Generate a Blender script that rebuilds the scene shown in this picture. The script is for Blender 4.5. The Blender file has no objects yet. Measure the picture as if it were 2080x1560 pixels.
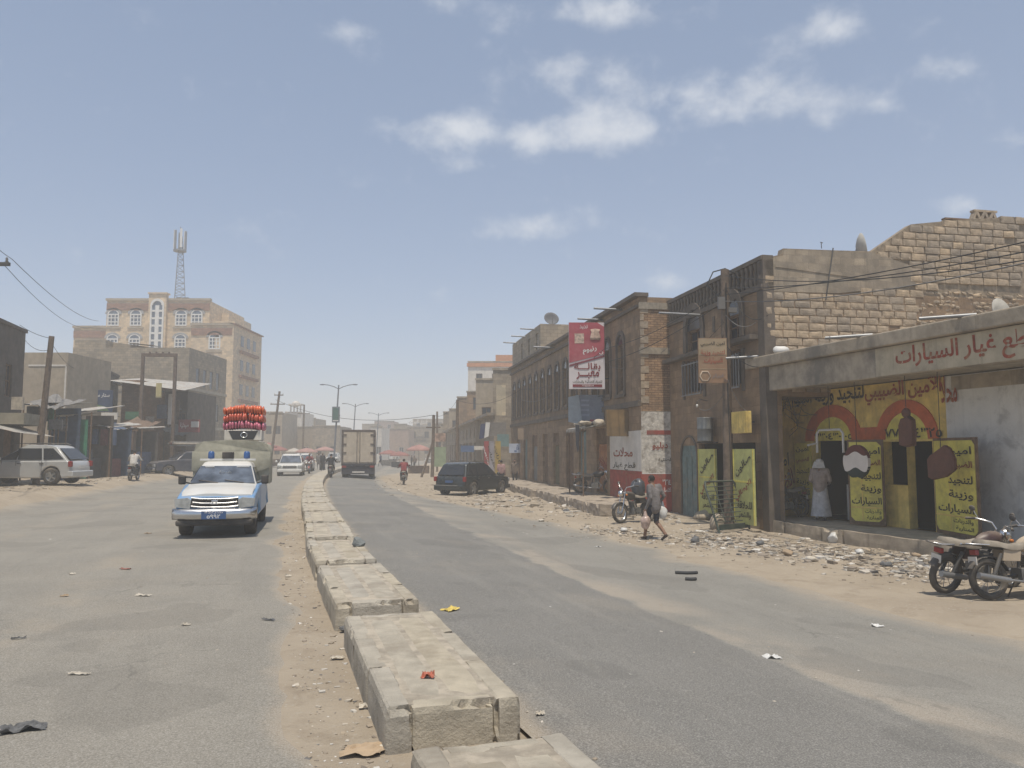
import bpy, bmesh, math, random
from mathutils import Vector, Matrix, noise as mnoise
R = math.radians
random.seed(7)
SC = bpy.context.scene
COL = SC.collection
# ------------------------------------------------------------------ camera
CAM_H, FPX, CX, CY, HOR = 1.8, 1600.0, 1040.0, 780.0, 917.0
PITCH = math.atan((HOR - CY) / FPX)
cam = bpy.data.objects.new('camera', bpy.data.cameras.new('camera'))
COL.objects.link(cam)
cam.data.sensor_width = 36.0
cam.data.lens = 36.0 * FPX / 2080.0
cam.data.clip_end = 5000
cam.location = (0, 0, CAM_H)
cam.rotation_euler = (math.pi / 2 + PITCH, 0, 0)
SC.camera = cam
SC.render.resolution_x, SC.render.resolution_y = 1024, 768
# ------------------------------------------------------------------ sky, sun, exposure
SUN_EL, SUN_AZ = R(73), R(188)          # azimuth from +Y clockwise: behind the camera
sunv = Vector((math.cos(SUN_EL) * math.sin(SUN_AZ) * -1, math.cos(SUN_EL) * math.cos(SUN_AZ), math.sin(SUN_EL)))
W = bpy.data.worlds.new('World'); SC.world = W; W.use_nodes = True
nt = W.node_tree; nt.nodes.clear()
def N(nt, t, **kw):
    n = nt.nodes.new(t)
    for k, v in kw.items():
        if k.startswith('i_'):
            key = k[2:]
            n.inputs[int(key) if key.isdigit() else key].default_value = v
        else:
            setattr(n, k, v)
    return n
def mth(nt, op, a, b=None, c=None):
    n = nt.nodes.new('ShaderNodeMath'); n.operation = op
    for i, x in enumerate((a, b, c)):
        if x is None: continue
        if isinstance(x, (int, float)): n.inputs[i].default_value = x
        else: nt.links.new(x, n.inputs[i])
    return n.outputs[0]
def mixc(nt, fac, a, b, mode='MIX'):
    n = nt.nodes.new('ShaderNodeMix'); n.data_type = 'RGBA'; n.blend_type = mode
    for s, x in ((n.inputs['Factor'], fac), (n.inputs['A'], a), (n.inputs['B'], b)) if False else ((n.inputs[0], fac), (n.inputs[6], a), (n.inputs[7], b)):
        if isinstance(x, (int, float)): s.default_value = x
        elif isinstance(x, (tuple, list)): s.default_value = tuple(x) + ((1,) if len(x) == 3 else ())
        else: nt.links.new(x, s)
    return n.outputs[2]
def sstep(nt, x, a, b):
    n = nt.nodes.new('ShaderNodeMapRange'); n.interpolation_type = 'SMOOTHSTEP'
    n.inputs[1].default_value = a; n.inputs[2].default_value = b
    nt.links.new(x, n.inputs[0]); return n.outputs[0]
out = N(nt, 'ShaderNodeOutputWorld'); bg = N(nt, 'ShaderNodeBackground', i_1=0.1)
sky = N(nt, 'ShaderNodeTexSky', sky_type='NISHITA', sun_disc=False, sun_elevation=SUN_EL, sun_rotation=math.pi + R(8),
        altitude=2300, air_density=1.0, dust_density=3.0, ozone_density=1.0)
geo = N(nt, 'ShaderNodeTexCoord')
sep = N(nt, 'ShaderNodeSeparateXYZ'); nt.links.new(geo.outputs['Generated'], sep.inputs[0])
dy = mth(nt, 'MAXIMUM', sep.outputs[1], 0.05)
ax = mth(nt, 'DIVIDE', sep.outputs[0], dy); ez = mth(nt, 'DIVIDE', sep.outputs[2], dy)
cmb = N(nt, 'ShaderNodeCombineXYZ'); nt.links.new(ax, cmb.inputs[0]); nt.links.new(ez, cmb.inputs[1])
tot = None
# clouds as drifting puffs of the cumulus field: (bearing, height) tangents, size, weight
def pdir(px, py):
    a = (px - CX) / FPX; b = (CY - py) / FPX
    y = math.cos(PITCH) - b * math.sin(PITCH); z = math.sin(PITCH) + b * math.cos(PITCH)
    return a / y, z / y
PUFFS = [(930, 262, 105, 48, 1.0), (1225, 268, 130, 52, 1.25), (1075, 285, 50, 34, .85), (1180, 150, 150, 62, .72), (935, 335, 70, 24, .62),
         (1640, 200, 120, 66, .85), (1420, 190, 140, 60, .6), (1690, 60, 85, 46, .8), (1585, 95, 60, 35, .5), (1230, 20, 160, 40, .8), (900, 10, 60, 36, .72),
         (1020, 30, 60, 40, .5), (695, 66, 62, 28, .6), (1110, 455, 120, 36, .72), (945, 478, 50, 16, .4), (1310, 478, 60, 20, .45), (1090, 402, 36, 14, .38),
         (1345, 574, 75, 20, .62), (1960, 418, 60, 30, .85), (1940, 140, 90, 50, .45), (2050, 290, 80, 36, .4), (790, 262, 50, 26, .42), (1800, 210, 50, 26, .42), (1840,150,120,40,.35), (1480,230,60,30,.4)]
for px, py, sx, sy, w in PUFFS:
    a, e = pdir(px, py)
    v1 = N(nt, 'ShaderNodeVectorMath', operation='SUBTRACT'); nt.links.new(cmb.outputs[0], v1.inputs[0]); v1.inputs[1].default_value = (a, e, 0)
    v2 = N(nt, 'ShaderNodeVectorMath', operation='MULTIPLY'); nt.links.new(v1.outputs[0], v2.inputs[0]); v2.inputs[1].default_value = (FPX / sx, FPX / sy, 0)
    v3 = N(nt, 'ShaderNodeVectorMath', operation='DOT_PRODUCT'); nt.links.new(v2.outputs[0], v3.inputs[0]); nt.links.new(v2.outputs[0], v3.inputs[1])
    g = mth(nt, 'MULTIPLY', mth(nt, 'EXPONENT', mth(nt, 'MULTIPLY', v3.outputs['Value'], -1.0)), w)
    tot = g if tot is None else mth(nt, 'ADD', tot, g)
front = mth(nt, 'GREATER_THAN', sep.outputs[1], 0.06)
tot = mth(nt, 'MULTIPLY', tot, front)
nz = N(nt, 'ShaderNodeTexNoise', i_Scale=19.0, i_Detail=8.0, i_Roughness=0.58, i_Distortion=0.12)
mp = N(nt, 'ShaderNodeVectorMath', operation='MULTIPLY'); nt.links.new(geo.outputs['Generated'], mp.inputs[0]); mp.inputs[1].default_value = (1, 1, 1.35)
nt.links.new(mp.outputs[0], nz.inputs['Vector'])
nb = N(nt, 'ShaderNodeTexNoise', i_Scale=2.6, i_Detail=3.0); nt.links.new(geo.outputs['Generated'], nb.inputs['Vector'])
wide = mth(nt, 'MULTIPLY', sstep(nt, nb.outputs[0], .52, .72), mth(nt, 'SUBTRACT', 1.0, front))
dens = mth(nt, 'ADD', mth(nt, 'ADD', tot, mth(nt, 'MULTIPLY', wide, .6)), mth(nt, 'MULTIPLY', mth(nt, 'SUBTRACT', nz.outputs[0], 0.5), 2.1))
cl = mth(nt, 'MULTIPLY', sstep(nt, dens, .18, 1.4), .62)
skyc = mixc(nt, .3, sky.outputs[0], (4.3, 5.6, 7.7))         # dusty air greys the blue
cloudc = mixc(nt, cl, skyc, (8.3, 8.4, 8.5))
nt.links.new(cloudc, bg.inputs[0]); nt.links.new(bg.outputs[0], out.inputs[0])
sun = bpy.data.objects.new('sun', bpy.data.lights.new('sun', 'SUN')); COL.objects.link(sun)
sun.data.energy = 3.7; sun.data.angle = R(0.6); sun.data.color = (1, .925, .80)
sun.rotation_euler = sunv.to_track_quat('Z', 'Y').to_euler()
SC.view_settings.view_transform = 'Standard'; SC.view_settings.look = 'None'
SC.view_settings.exposure = 0.2; SC.view_settings.gamma = 1.0; SC.view_settings.use_curve_mapping = False
SC.render.engine = 'CYCLES'
SC.cycles.use_denoising = True
SC.cycles.max_bounces = 6; SC.cycles.diffuse_bounces = 5; SC.cycles.volume_bounces = 1
# ------------------------------------------------------------------ measuring helpers: a pixel's ray met with a plane of the place
CAM = Vector((0, 0, CAM_H))
def ray(px, py):
    a = (px - CX) / FPX; b = (CY - py) / FPX
    return Vector((a, math.cos(PITCH) - b * math.sin(PITCH), math.sin(PITCH) + b * math.cos(PITCH)))
def on_z(px, py, z):
    d = ray(px, py); return CAM + d * ((z - CAM_H) / d.z)
def on_y(px, py, y):
    d = ray(px, py); return CAM + d * (y / d.y)
class Fr:
    """a facade's frame: x along it (as seen from outside left to right), y into the building, z up"""
    def __init__(s, A, B):
        s.A = Vector((A[0], A[1])); e = Vector((B[0], B[1])) - s.A
        s.L = e.length; s.d = e.normalized(); s.n = Vector((-s.d.y, s.d.x)); s.rz = math.atan2(s.d.y, s.d.x)
    def uv(s, px, py, y=0.0):
        D = ray(px, py); O = s.A + s.n * y
        t = (O.dot(s.n)) / (D.x * s.n.x + D.y * s.n.y)
        p = CAM + D * t
        return ((Vector((p.x, p.y)) - O).dot(s.d), p.z)
    def P(s, x, y, z):
        q = s.A + s.d * x + s.n * y; return Vector((q.x, q.y, z))
    def loc(s): return (s.A.x, s.A.y, 0)
# ------------------------------------------------------------------ mesh helpers
class MB:
    def __init__(s): s.v = []; s.f = []; s.sm = []; s.mi = []; s.cur = 0; s.colr = []
    def add(s, vs, fs, smooth=False, M=None):
        o = len(s.v)
        s.v += [tuple(M @ Vector(p)) if M is not None else tuple(p) for p in vs]
        for f in fs:
            s.f.append([i + o for i in f]); s.sm.append(smooth); s.mi.append(s.cur)
        return s
    def box(s, x0, x1, y0, y1, z0, z1, M=None):
        return s.add([(x0, y0, z0), (x1, y0, z0), (x1, y1, z0), (x0, y1, z0), (x0, y0, z1), (x1, y0, z1), (x1, y1, z1), (x0, y1, z1)],
                     [(0, 3, 2, 1), (4, 5, 6, 7), (0, 1, 5, 4), (1, 2, 6, 5), (2, 3, 7, 6), (3, 0, 4, 7)], False, M)
    def cbox(s, c, sz, rot=(0, 0, 0)):
        from mathutils import Euler
        M = Matrix.Translation(c) @ Euler(rot).to_matrix().to_4x4()
        a, b, d = sz[0] / 2, sz[1] / 2, sz[2] / 2
        return s.box(-a, a, -b, b, -d, d, M)
    def cyl(s, p0, p1, r0, r1=None, n=8, cap=True, smooth=True):
        p0 = Vector(p0); p1 = Vector(p1); r1 = r0 if r1 is None else r1
        q = (p1 - p0).to_track_quat('Z', 'Y')
        vs = []
        for p, r in ((p0, r0), (p1, r1)):
            for k in range(n):
                a = 2 * math.pi * k / n
                vs.append(p + q @ Vector((r * math.cos(a), r * math.sin(a), 0)))
        s.add(vs, [(k, (k + 1) % n, n + (k + 1) % n, n + k) for k in range(n)], smooth)
        if cap:
            s.add(vs[:n], [tuple(reversed(range(n)))]); s.add(vs[n:], [tuple(range(n))])
        return s
    def tube(s, pts, r, n=6, cap=True):
        pts = [Vector(p) for p in pts]; rr = r if isinstance(r, (list, tuple)) else [r] * len(pts)
        vs = []; up = None
        for i, p in enumerate(pts):
            t = (pts[min(i + 1, len(pts) - 1)] - pts[max(i - 1, 0)]).normalized()
            if up is None:
                up = Vector((0, 0, 1)) if abs(t.z) < .9 else Vector((1, 0, 0))
            a = t.cross(up).normalized(); up = a.cross(t).normalized()
            for k in range(n):
                g = 2 * math.pi * k / n
                vs.append(p + (a * math.cos(g) + up * math.sin(g)) * rr[i])
        fs = []
        for i in range(len(pts) - 1):
            for k in range(n):
                fs.append((i * n + k, i * n + (k + 1) % n, (i + 1) * n + (k + 1) % n, (i + 1) * n + k))
        s.add(vs, fs, True)
        if cap: s.add(vs[:n], [tuple(range(n))]); s.add(vs[-n:], [tuple(range(n))])
        return s
    def lathe(s, prof, n=16, M=None, smooth=True):
        vs = []
        for r, z in prof:
            for k in range(n):
                a = 2 * math.pi * k / n; vs.append((r * math.cos(a), r * math.sin(a), z))
        fs = [(i * n + k, i * n + (k + 1) % n, (i + 1) * n + (k + 1) % n, (i + 1) * n + k) for i in range(len(prof) - 1) for k in range(n)]
        return s.add(vs, fs, smooth, M)
    def ell(s, c, rad, nu=10, nv=6, M=None):
        prof = []
        vs = []; c = Vector(c)
        for j in range(nv + 1):
            t = math.pi * j / nv
            for k in range(nu):
                a = 2 * math.pi * k / nu
                vs.append(c + Vector((rad[0] * math.sin(t) * math.cos(a), rad[1] * math.sin(t) * math.sin(a), -rad[2] * math.cos(t))))
        fs = [(j * nu + k, j * nu + (k + 1) % nu, (j + 1) * nu + (k + 1) % nu, (j + 1) * nu + k) for j in range(nv) for k in range(nu)]
        return s.add(vs, fs, True, M)
    def prism(s, poly, a, b, fn, smooth=False):
        """poly (p,q) swept from t=a to t=b; fn(p,q,t)->xyz"""
        n = len(poly)
        vs = [fn(p, q, a) for p, q in poly] + [fn(p, q, b) for p, q in poly]
        s.add(vs, [tuple(range(n)), tuple(reversed(range(n, 2 * n)))])
        return s.add(vs, [(k, (k + 1) % n, n + (k + 1) % n, n + k) for k in range(n)], smooth)
    def build(s, name, mat, parent=None, bevel=0, seg=2, mats=None, col=None):
        me = bpy.data.meshes.new(name)
        me.from_pydata(s.v, [], s.f); me.polygons.foreach_set('use_smooth', s.sm)
        for m in (mats or [mat]): me.materials.append(m)
        if mats: me.polygons.foreach_set('material_index', s.mi)
        if col is not None:
            at = me.color_attributes.new('Col', 'FLOAT_COLOR', 'POINT')
            at.data.foreach_set('color', [c for q in col for c in (q[0], q[1], q[2], 1)])
        bm = bmesh.new(); bm.from_mesh(me); bmesh.ops.recalc_face_normals(bm, faces=bm.faces)
        if bevel: bmesh.ops.remove_doubles(bm, verts=bm.verts, dist=1e-5)
        bm.to_mesh(me); bm.free(); me.update()
        o = bpy.data.objects.new(name, me); COL.objects.link(o)
        if parent is not None: o.parent = parent
        if bevel:
            b = o.modifiers.new('bevel', 'BEVEL'); b.width = bevel; b.segments = seg; b.limit_method = 'ANGLE'; b.angle_limit = R(35); b.harden_normals = False
        return o
def tag(o, label=None, cat=None, group=None, kind=None):
    if label: o['label'] = label
    if cat: o['category'] = cat
    if group: o['group'] = group
    if kind: o['kind'] = kind
    return o
def thing(name, label, cat, loc=(0, 0, 0), rz=0, group=None):
    o = bpy.data.objects.new(name, None); COL.objects.link(o); o.empty_display_size = .2
    o.location = loc; o.rotation_euler = (0, 0, rz)
    return tag(o, label, cat, group)
KIDS = {}
def copy_tree(o, parent=None):
    c = o.copy(); COL.objects.link(c)
    if parent is not None: c.parent = parent
    for ch in o.children: copy_tree(ch, c)
    return c
def clone(o, label, loc, rz, group=None):
    c = copy_tree(o); c.location = loc; c.rotation_euler = (0, 0, rz); c['label'] = label
    if group: c['group'] = group
    return c
def link_mesh(name, me, parent, loc=(0, 0, 0), rot=(0, 0, 0), sc=(1, 1, 1)):
    o = bpy.data.objects.new(name, me); COL.objects.link(o); o.parent = parent
    o.location = loc; o.rotation_euler = rot; o.scale = sc
    return o
def head(dx, dy): return math.atan2(-dx, dy)
# ------------------------------------------------------------------ materials
MATS = {}
def mat(name, col, rough=.85, var=.16, scale=2.0, col2=None, f2=.5, s2=.6, bump=.0, bscale=30, metal=0, rand=0, streak=0, spec=.3, dust=0, brick=None, attr=False, coat=0, trans=0):
    if name in MATS: return MATS[name]
    m = bpy.data.materials.new(name); m.use_nodes = True; nt = m.node_tree
    b = nt.nodes['Principled BSDF']; L = nt.links
    b.inputs['Roughness'].default_value = rough; b.inputs['Metallic'].default_value = metal
    b.inputs['Specular IOR Level'].default_value = spec
    if coat: b.inputs['Coat Weight'].default_value = coat; b.inputs['Coat Roughness'].default_value = .15
    if trans: b.inputs['Transmission Weight'].default_value = trans
    g = N(nt, 'ShaderNodeNewGeometry'); pos = g.outputs['Position']
    n1 = N(nt, 'ShaderNodeTexNoise', i_Scale=scale, i_Detail=6.0, i_Roughness=.62); L.new(pos, n1.inputs['Vector'])
    if attr:
        a = N(nt, 'ShaderNodeVertexColor', layer_name='Col'); base = a.outputs[0]
    else:
        base = None
    hi = tuple(min(1, c * (1 + var)) for c in col); lo = tuple(c * (1 - var) for c in col)
    c = mixc(nt, sstep(nt, n1.outputs[0], .3, .7), lo, hi)
    if base is not None: c = mixc(nt, 1.0, base, mixc(nt, sstep(nt, n1.outputs[0], .3, .7), (1 - var,) * 3, (1 + var * .5,) * 3), 'MULTIPLY')
    if brick:
        bw, bh, mort, mc = brick
        tc = N(nt, 'ShaderNodeTexCoord'); sp = N(nt, 'ShaderNodeSeparateXYZ'); L.new(tc.outputs['Object'], sp.inputs[0])
        cb = N(nt, 'ShaderNodeCombineXYZ'); L.new(mth(nt, 'ADD', sp.outputs[0], sp.outputs[1]), cb.inputs[0]); L.new(sp.outputs[2], cb.inputs[1])
        br = N(nt, 'ShaderNodeTexBrick', i_Scale=1.0); br.inputs['Brick Width'].default_value = bw; br.inputs['Row Height'].default_value = bh
        br.inputs['Mortar Size'].default_value = mort; br.inputs['Mortar Smooth'].default_value = .3
        br.inputs['Color1'].default_value = (.78, .78, .78, 1); br.inputs['Color2'].default_value = (1.16, 1.12, 1.06, 1); br.inputs['Mortar'].default_value = tuple(mc) + (1,)
        nd = N(nt, 'ShaderNodeTexNoise', i_Scale=6.0, i_Detail=3.0); L.new(pos, nd.inputs['Vector'])
        dv = N(nt, 'ShaderNodeVectorMath', operation='MULTIPLY_ADD'); L.new(nd.outputs['Color'], dv.inputs[0]); dv.inputs[1].default_value = (bh * .35,) * 3; L.new(cb.outputs[0], dv.inputs[2])
        L.new(dv.outputs[0], br.inputs['Vector'])
        c = mixc(nt, 1.0, c, br.outputs['Color'], 'MULTIPLY')
    if col2 is not None:
        n2 = N(nt, 'ShaderNodeTexNoise', i_Scale=s2, i_Detail=7.0, i_Roughness=.68, i_Distortion=.4); L.new(pos, n2.inputs['Vector'])
        c = mixc(nt, mth(nt, 'MULTIPLY', sstep(nt, n2.outputs[0], .47, .66), f2), c, col2)
    if streak:
        mpn = N(nt, 'ShaderNodeVectorMath', operation='MULTIPLY'); L.new(pos, mpn.inputs[0]); mpn.inputs[1].default_value = (3.2, 3.2, .35)
        n3 = N(nt, 'ShaderNodeTexNoise', i_Scale=1.6, i_Detail=6.0, i_Roughness=.7); L.new(mpn.outputs[0], n3.inputs['Vector'])
        c = mixc(nt, mth(nt, 'MULTIPLY', sstep(nt, n3.outputs[0], .5, .75), streak), c, tuple(x * .45 for x in col))
    if rand:
        oi = N(nt, 'ShaderNodeObjectInfo'); hv = N(nt, 'ShaderNodeHueSaturation'); L.new(c, hv.inputs['Color'])
        L.new(mth(nt, 'MULTIPLY_ADD', oi.outputs['Random'], rand * 2, 1 - rand), hv.inputs['Value'])
        L.new(mth(nt, 'MULTIPLY_ADD', oi.outputs['Random'], .3, .85), hv.inputs['Saturation']); c = hv.outputs[0]
    if dust:      # pale road dust that settles on upward faces
        sp = N(nt, 'ShaderNodeSeparateXYZ'); L.new(g.outputs['Normal'], sp.inputs[0])
        nd2 = N(nt, 'ShaderNodeTexNoise', i_Scale=4.0, i_Detail=5.0); L.new(pos, nd2.inputs['Vector'])
        f = mth(nt, 'MULTIPLY', mth(nt, 'MULTIPLY_ADD', sstep(nt, sp.outputs[2], .1, .9), .7, .3), mth(nt, 'MULTIPLY', sstep(nt, nd2.outputs[0], .2, .75), dust))
        c = mixc(nt, f, c, (.40, .33, .25))
        rr = mixc(nt, f, (rough,) * 3, (.85,) * 3); L.new(rr, b.inputs['Roughness'])
    L.new(c, b.inputs['Base Color'])
    if bump:
        nbp = N(nt, 'ShaderNodeTexNoise', i_Scale=bscale, i_Detail=6.0, i_Roughness=.7); L.new(pos, nbp.inputs['Vector'])
        bp = N(nt, 'ShaderNodeBump', i_Strength=min(1, bump), i_Distance=.02); L.new(nbp.outputs[0], bp.inputs['Height']); L.new(bp.outputs[0], b.inputs['Normal'])
    MATS[name] = m
    return m
DUST = (.355, .30, .235)
PLASTER = mat('brown plaster', (.285, .197, .125), var=.2, col2=(.17, .125, .09), f2=.7, s2=.5, bump=.8, bscale=14, streak=.5, brick=(.5, .26, .012, (.78, .76, .74)))
PLASTER_DK = mat('dark plaster trim', (.135, .11, .088), var=.25, col2=(.16, .13, .1), s2=1.2, bump=.5)
PLASTER_GY = mat('grey plaster', (.31, .26, .20), var=.2, col2=(.2, .165, .13), f2=.7, s2=.6, bump=.6, streak=.5, brick=(.4, .215, .012, (.86, .85, .84)))
CONC = mat('dusty concrete', (.42, .375, .30), var=.16, scale=4, col2=(.29, .25, .195), f2=.75, s2=1.6, bump=.9, bscale=38, rand=.05)
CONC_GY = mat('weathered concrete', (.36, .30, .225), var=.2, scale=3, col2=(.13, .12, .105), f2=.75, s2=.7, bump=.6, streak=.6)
BLOCK = mat('sandstone block', (.38, .30, .215), var=.2, scale=7, col2=(.25, .2, .15), f2=.55, s2=1.3, bump=.9, bscale=22, rand=.22)
MORTAR = mat('block joint mortar', (.265, .21, .15), var=.3, scale=6, bump=.6)
BRICK = mat('brown brick', (.33, .215, .13), var=.2, scale=5, col2=(.2, .14, .09), f2=.6, s2=.9, bump=.7, brick=(.24, .085, .014, (.55, .5, .45)))
HOTEL = mat('hotel stone', (.60, .47, .32), var=.1, scale=1.5, col2=(.46, .37, .27), f2=.5, s2=.3, brick=(.5, .25, .012, (.82, .8, .78)))
HOTEL_RED = mat('hotel red stone', (.27, .15, .105), var=.15, brick=(.4, .2, .02, (.7, .65, .6)))
GREYBLOCK = mat('grey block wall', (.34, .285, .215), var=.14, col2=(.19, .165, .135), f2=.6, s2=.4, bump=.4, brick=(.42, .21, .014, (.68, .66, .64)), streak=.4)
BEIGE_W = mat('beige render', (.36, .3, .225), var=.14, col2=(.27, .225, .17), s2=.5, streak=.4)
DARKWALL = mat('dark brown wall', (.115, .095, .078), var=.25, col2=(.07, .062, .056), f2=.7, s2=.6, bump=.4, streak=.4)  # dark brown base with darker blotches at random
WHITE_W = mat('white wall paint', (.62, .58, .52), var=.1, col2=(.42, .38, .32), f2=.5, s2=.8, streak=.4)
WHITE_R = mat('rough white limewash', (.56, .52, .46), var=.22, scale=9, col2=(.24, .2, .16), f2=.8, s2=3.2, bump=1, bscale=12)
RED_P = mat('red wall paint', (.33, .07, .05), var=.2, scale=4, col2=(.22, .12, .09), f2=.7, s2=1.6, bump=.4)
YEL_W = mat('ochre wall paint', (.74, .54, .16), var=.2, scale=3, col2=(.36, .26, .12), f2=.7, s2=.9, bump=.4, streak=.5)
YEL = mat('yellow door paint', (.68, .58, .12), var=.12, scale=5, col2=(.33, .26, .1), f2=.5, s2=2.2, rough=.6)
YEL_G = mat('yellow green door paint', (.50, .50, .17), var=.12, scale=5, col2=(.32, .3, .14), f2=.5, s2=2.2, rough=.6)
ORANGE_R = mat('red arch paint', (.50, .12, .045), var=.15, scale=5, col2=(.25, .1, .05), s2=2)
GREYWHITE = mat('grey white wall', (.66, .64, .6), var=.08, scale=2, col2=(.31, .29, .27), f2=.6, s2=1.5, bump=.3, streak=.3)
WOODB = mat('brown weathered wood', (.16, .10, .062), var=.3, scale=6, bump=.4, col2=(.25, .18, .12), s2=2)
WOODP = mat('grey brown pole wood', (.155, .115, .085), var=.25, scale=5, bump=.6, bscale=18)
TEAL = mat('faded teal paint', (.13, .19, .185), var=.25, scale=4, col2=(.2, .19, .15), f2=.7, s2=2, rough=.6)
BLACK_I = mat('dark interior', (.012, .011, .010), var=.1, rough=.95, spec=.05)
GLASS_D = mat('dark window glass', (.03, .035, .045), var=.3, rough=.15, spec=.6)
GLASS_B = mat('blue window glass', (.09, .12, .17), var=.3, rough=.2, spec=.6)
WHITE_M = mat('white metal paint', (.68, .66, .62), var=.08, rough=.4)
STEEL = mat('grey steel', (.28, .28, .28), var=.2, metal=.7, rough=.5)
STEEL_D = mat('dark steel', (.06, .06, .06), var=.3, rough=.55, dust=.4)
CHROME = mat('dull chrome', (.62, .62, .62), metal=1, rough=.22, var=.05, dust=.25)
RUBBER = mat('tyre rubber', (.028, .027, .026), var=.2, rough=.9, dust=.75)
GREEN_ST = mat('dark green steel', (.03, .05, .042), var=.25, rough=.5, dust=.3)
TIN = mat('corrugated tin', (.42, .40, .36), var=.25, scale=3, rough=.55, col2=(.25, .16, .1), f2=.6, s2=1.5)
INK_BLACK = mat('black lettering', (.03, .026, .02), var=.35, scale=8, col2=(.26, .21, .08), f2=.55, s2=5)
INK_RED = mat('red lettering', (.28, .055, .03), var=.3, scale=8, col2=(.36, .26, .14), f2=.5, s2=5)
INK_MAROON = mat('maroon lettering', (.2, .03, .035), var=.1)
INK_WHITE = mat('white lettering', (.7, .68, .65), var=.1)
CABLE = mat('black cable', (.03, .03, .03), var=.1, rough=.6)
CABLE_G = mat('grey cable', (.16, .15, .14), var=.1, rough=.6)
# ------------------------------------------------------------------ Arabic lettering (joined letter forms, set as real flat letters)
_AR = {}
_c = 0xFE80
for ch, n in (('ء', 1), ('آ', 2), ('أ', 2), ('ؤ', 2), ('إ', 2), ('ئ', 4), ('ا', 2), ('ب', 4), ('ة', 2), ('ت', 4), ('ث', 4), ('ج', 4), ('ح', 4), ('خ', 4), ('د', 2), ('ذ', 2), ('ر', 2), ('ز', 2), ('س', 4), ('ش', 4), ('ص', 4), ('ض', 4), ('ط', 4), ('ظ', 4), ('ع', 4), ('غ', 4), ('ف', 4), ('ق', 4), ('ك', 4), ('ل', 4), ('م', 4), ('ن', 4), ('ه', 4), ('و', 2), ('ى', 2), ('ي', 4)):
    _AR[ch] = (_c, n); _c += n
def shape(t):
    if not any(c in _AR for c in t): return t
    r = []; i = 0
    while i < len(t):
        c = t[i]
        prev = t[i - 1] if i else ' '
        pj = (prev in _AR and _AR[prev][1] == 4) or prev == 'ـ'
        if c == 'ل' and i + 1 < len(t) and t[i + 1] in 'اأ':
            r.append(chr((0xFEFB if t[i + 1] == 'ا' else 0xFEF7) + (1 if pj else 0))); i += 2; continue
        if c in _AR:
            k, n = _AR[c]; nx = t[i + 1] if i + 1 < len(t) else ' '
            nj = n == 4 and ((nx in _AR and _AR[nx][1] > 1) or nx == 'ـ')
            r.append(chr(k + (3 if pj and nj else 2 if nj else 1 if pj and n > 1 else 0)))
        else: r.append(c)
        i += 1
    return ''.join(reversed(r))
_TX = {}; _GL = {}
def _tmesh(body, bold):
    cu = bpy.data.curves.new('txt', 'FONT'); cu.body = body; cu.size = 1; cu.offset = bold; cu.resolution_u = 3
    t = bpy.data.objects.new('txt', cu); COL.objects.link(t)
    me = bpy.data.meshes.new_from_object(t.evaluated_get(bpy.context.evaluated_depsgraph_get()))
    r = ([tuple(v.co) for v in me.vertices], [tuple(p.vertices) for p in me.polygons])
    bpy.data.objects.remove(t); bpy.data.curves.remove(cu); bpy.data.meshes.remove(me)
    return r
def glyph(ch, bold):
    k = (ch, bold)
    if k not in _GL:
        if '|' not in _GL: _GL['|'] = min(v[0] for v in _tmesh('|', 0)[0])
        if ('adv', ch) not in _GL: _GL[('adv', ch)] = max(v[0] for v in _tmesh(ch + '|', 0)[0]) - max(v[0] for v in _tmesh('|', 0)[0])
        _GL[k] = (_tmesh(ch, bold) if ch != ' ' else ([], []), _GL[('adv', ch)])
    return _GL[k]
def lettering(parent, text, x0, x1, z0, z1, y, m, bold=.02, slant=0, name='lettering', M=None, rot=0):
    bold = round(min(bold, .022), 3)
    key = (text, bold)
    if key not in _TX:
        vs, fs, x = [], [], 0
        for i, ch in enumerate(shape(text)):
            (gv, gf), adv = glyph(ch, bold); o = len(vs)
            vs += [(v[0] + x, v[1], (i % 2) * .001) for v in gv]; fs += [tuple(k + o for k in f) for f in gf]; x += adv
        _TX[key] = (vs, fs)
    vs, fs = _TX[key]
    if not vs: return None
    ax0 = min(v[0] for v in vs); ax1 = max(v[0] for v in vs); ay0 = min(v[1] for v in vs); ay1 = max(v[1] for v in vs)
    sx = (x1 - x0) / max(1e-6, ax1 - ax0); sz = (z1 - z0) / max(1e-6, ay1 - ay0)
    mb = MB(); q = []
    cx, cz = (x0 + x1) / 2, (z0 + z1) / 2
    for v in vs:
        a = x0 + (v[0] - ax0) * sx; b = z0 + (v[1] - ay0) * sz
        a += (b - z0) * slant
        if rot:
            da, db = a - cx, b - cz; a, b = cx + da * math.cos(rot) - db * math.sin(rot), cz + da * math.sin(rot) + db * math.cos(rot)
        q.append((a, y - v[2], b))
    mb.add(q, fs, False, M)
    return mb.build(name, m, parent)
HAZE = 0.0033
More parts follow.
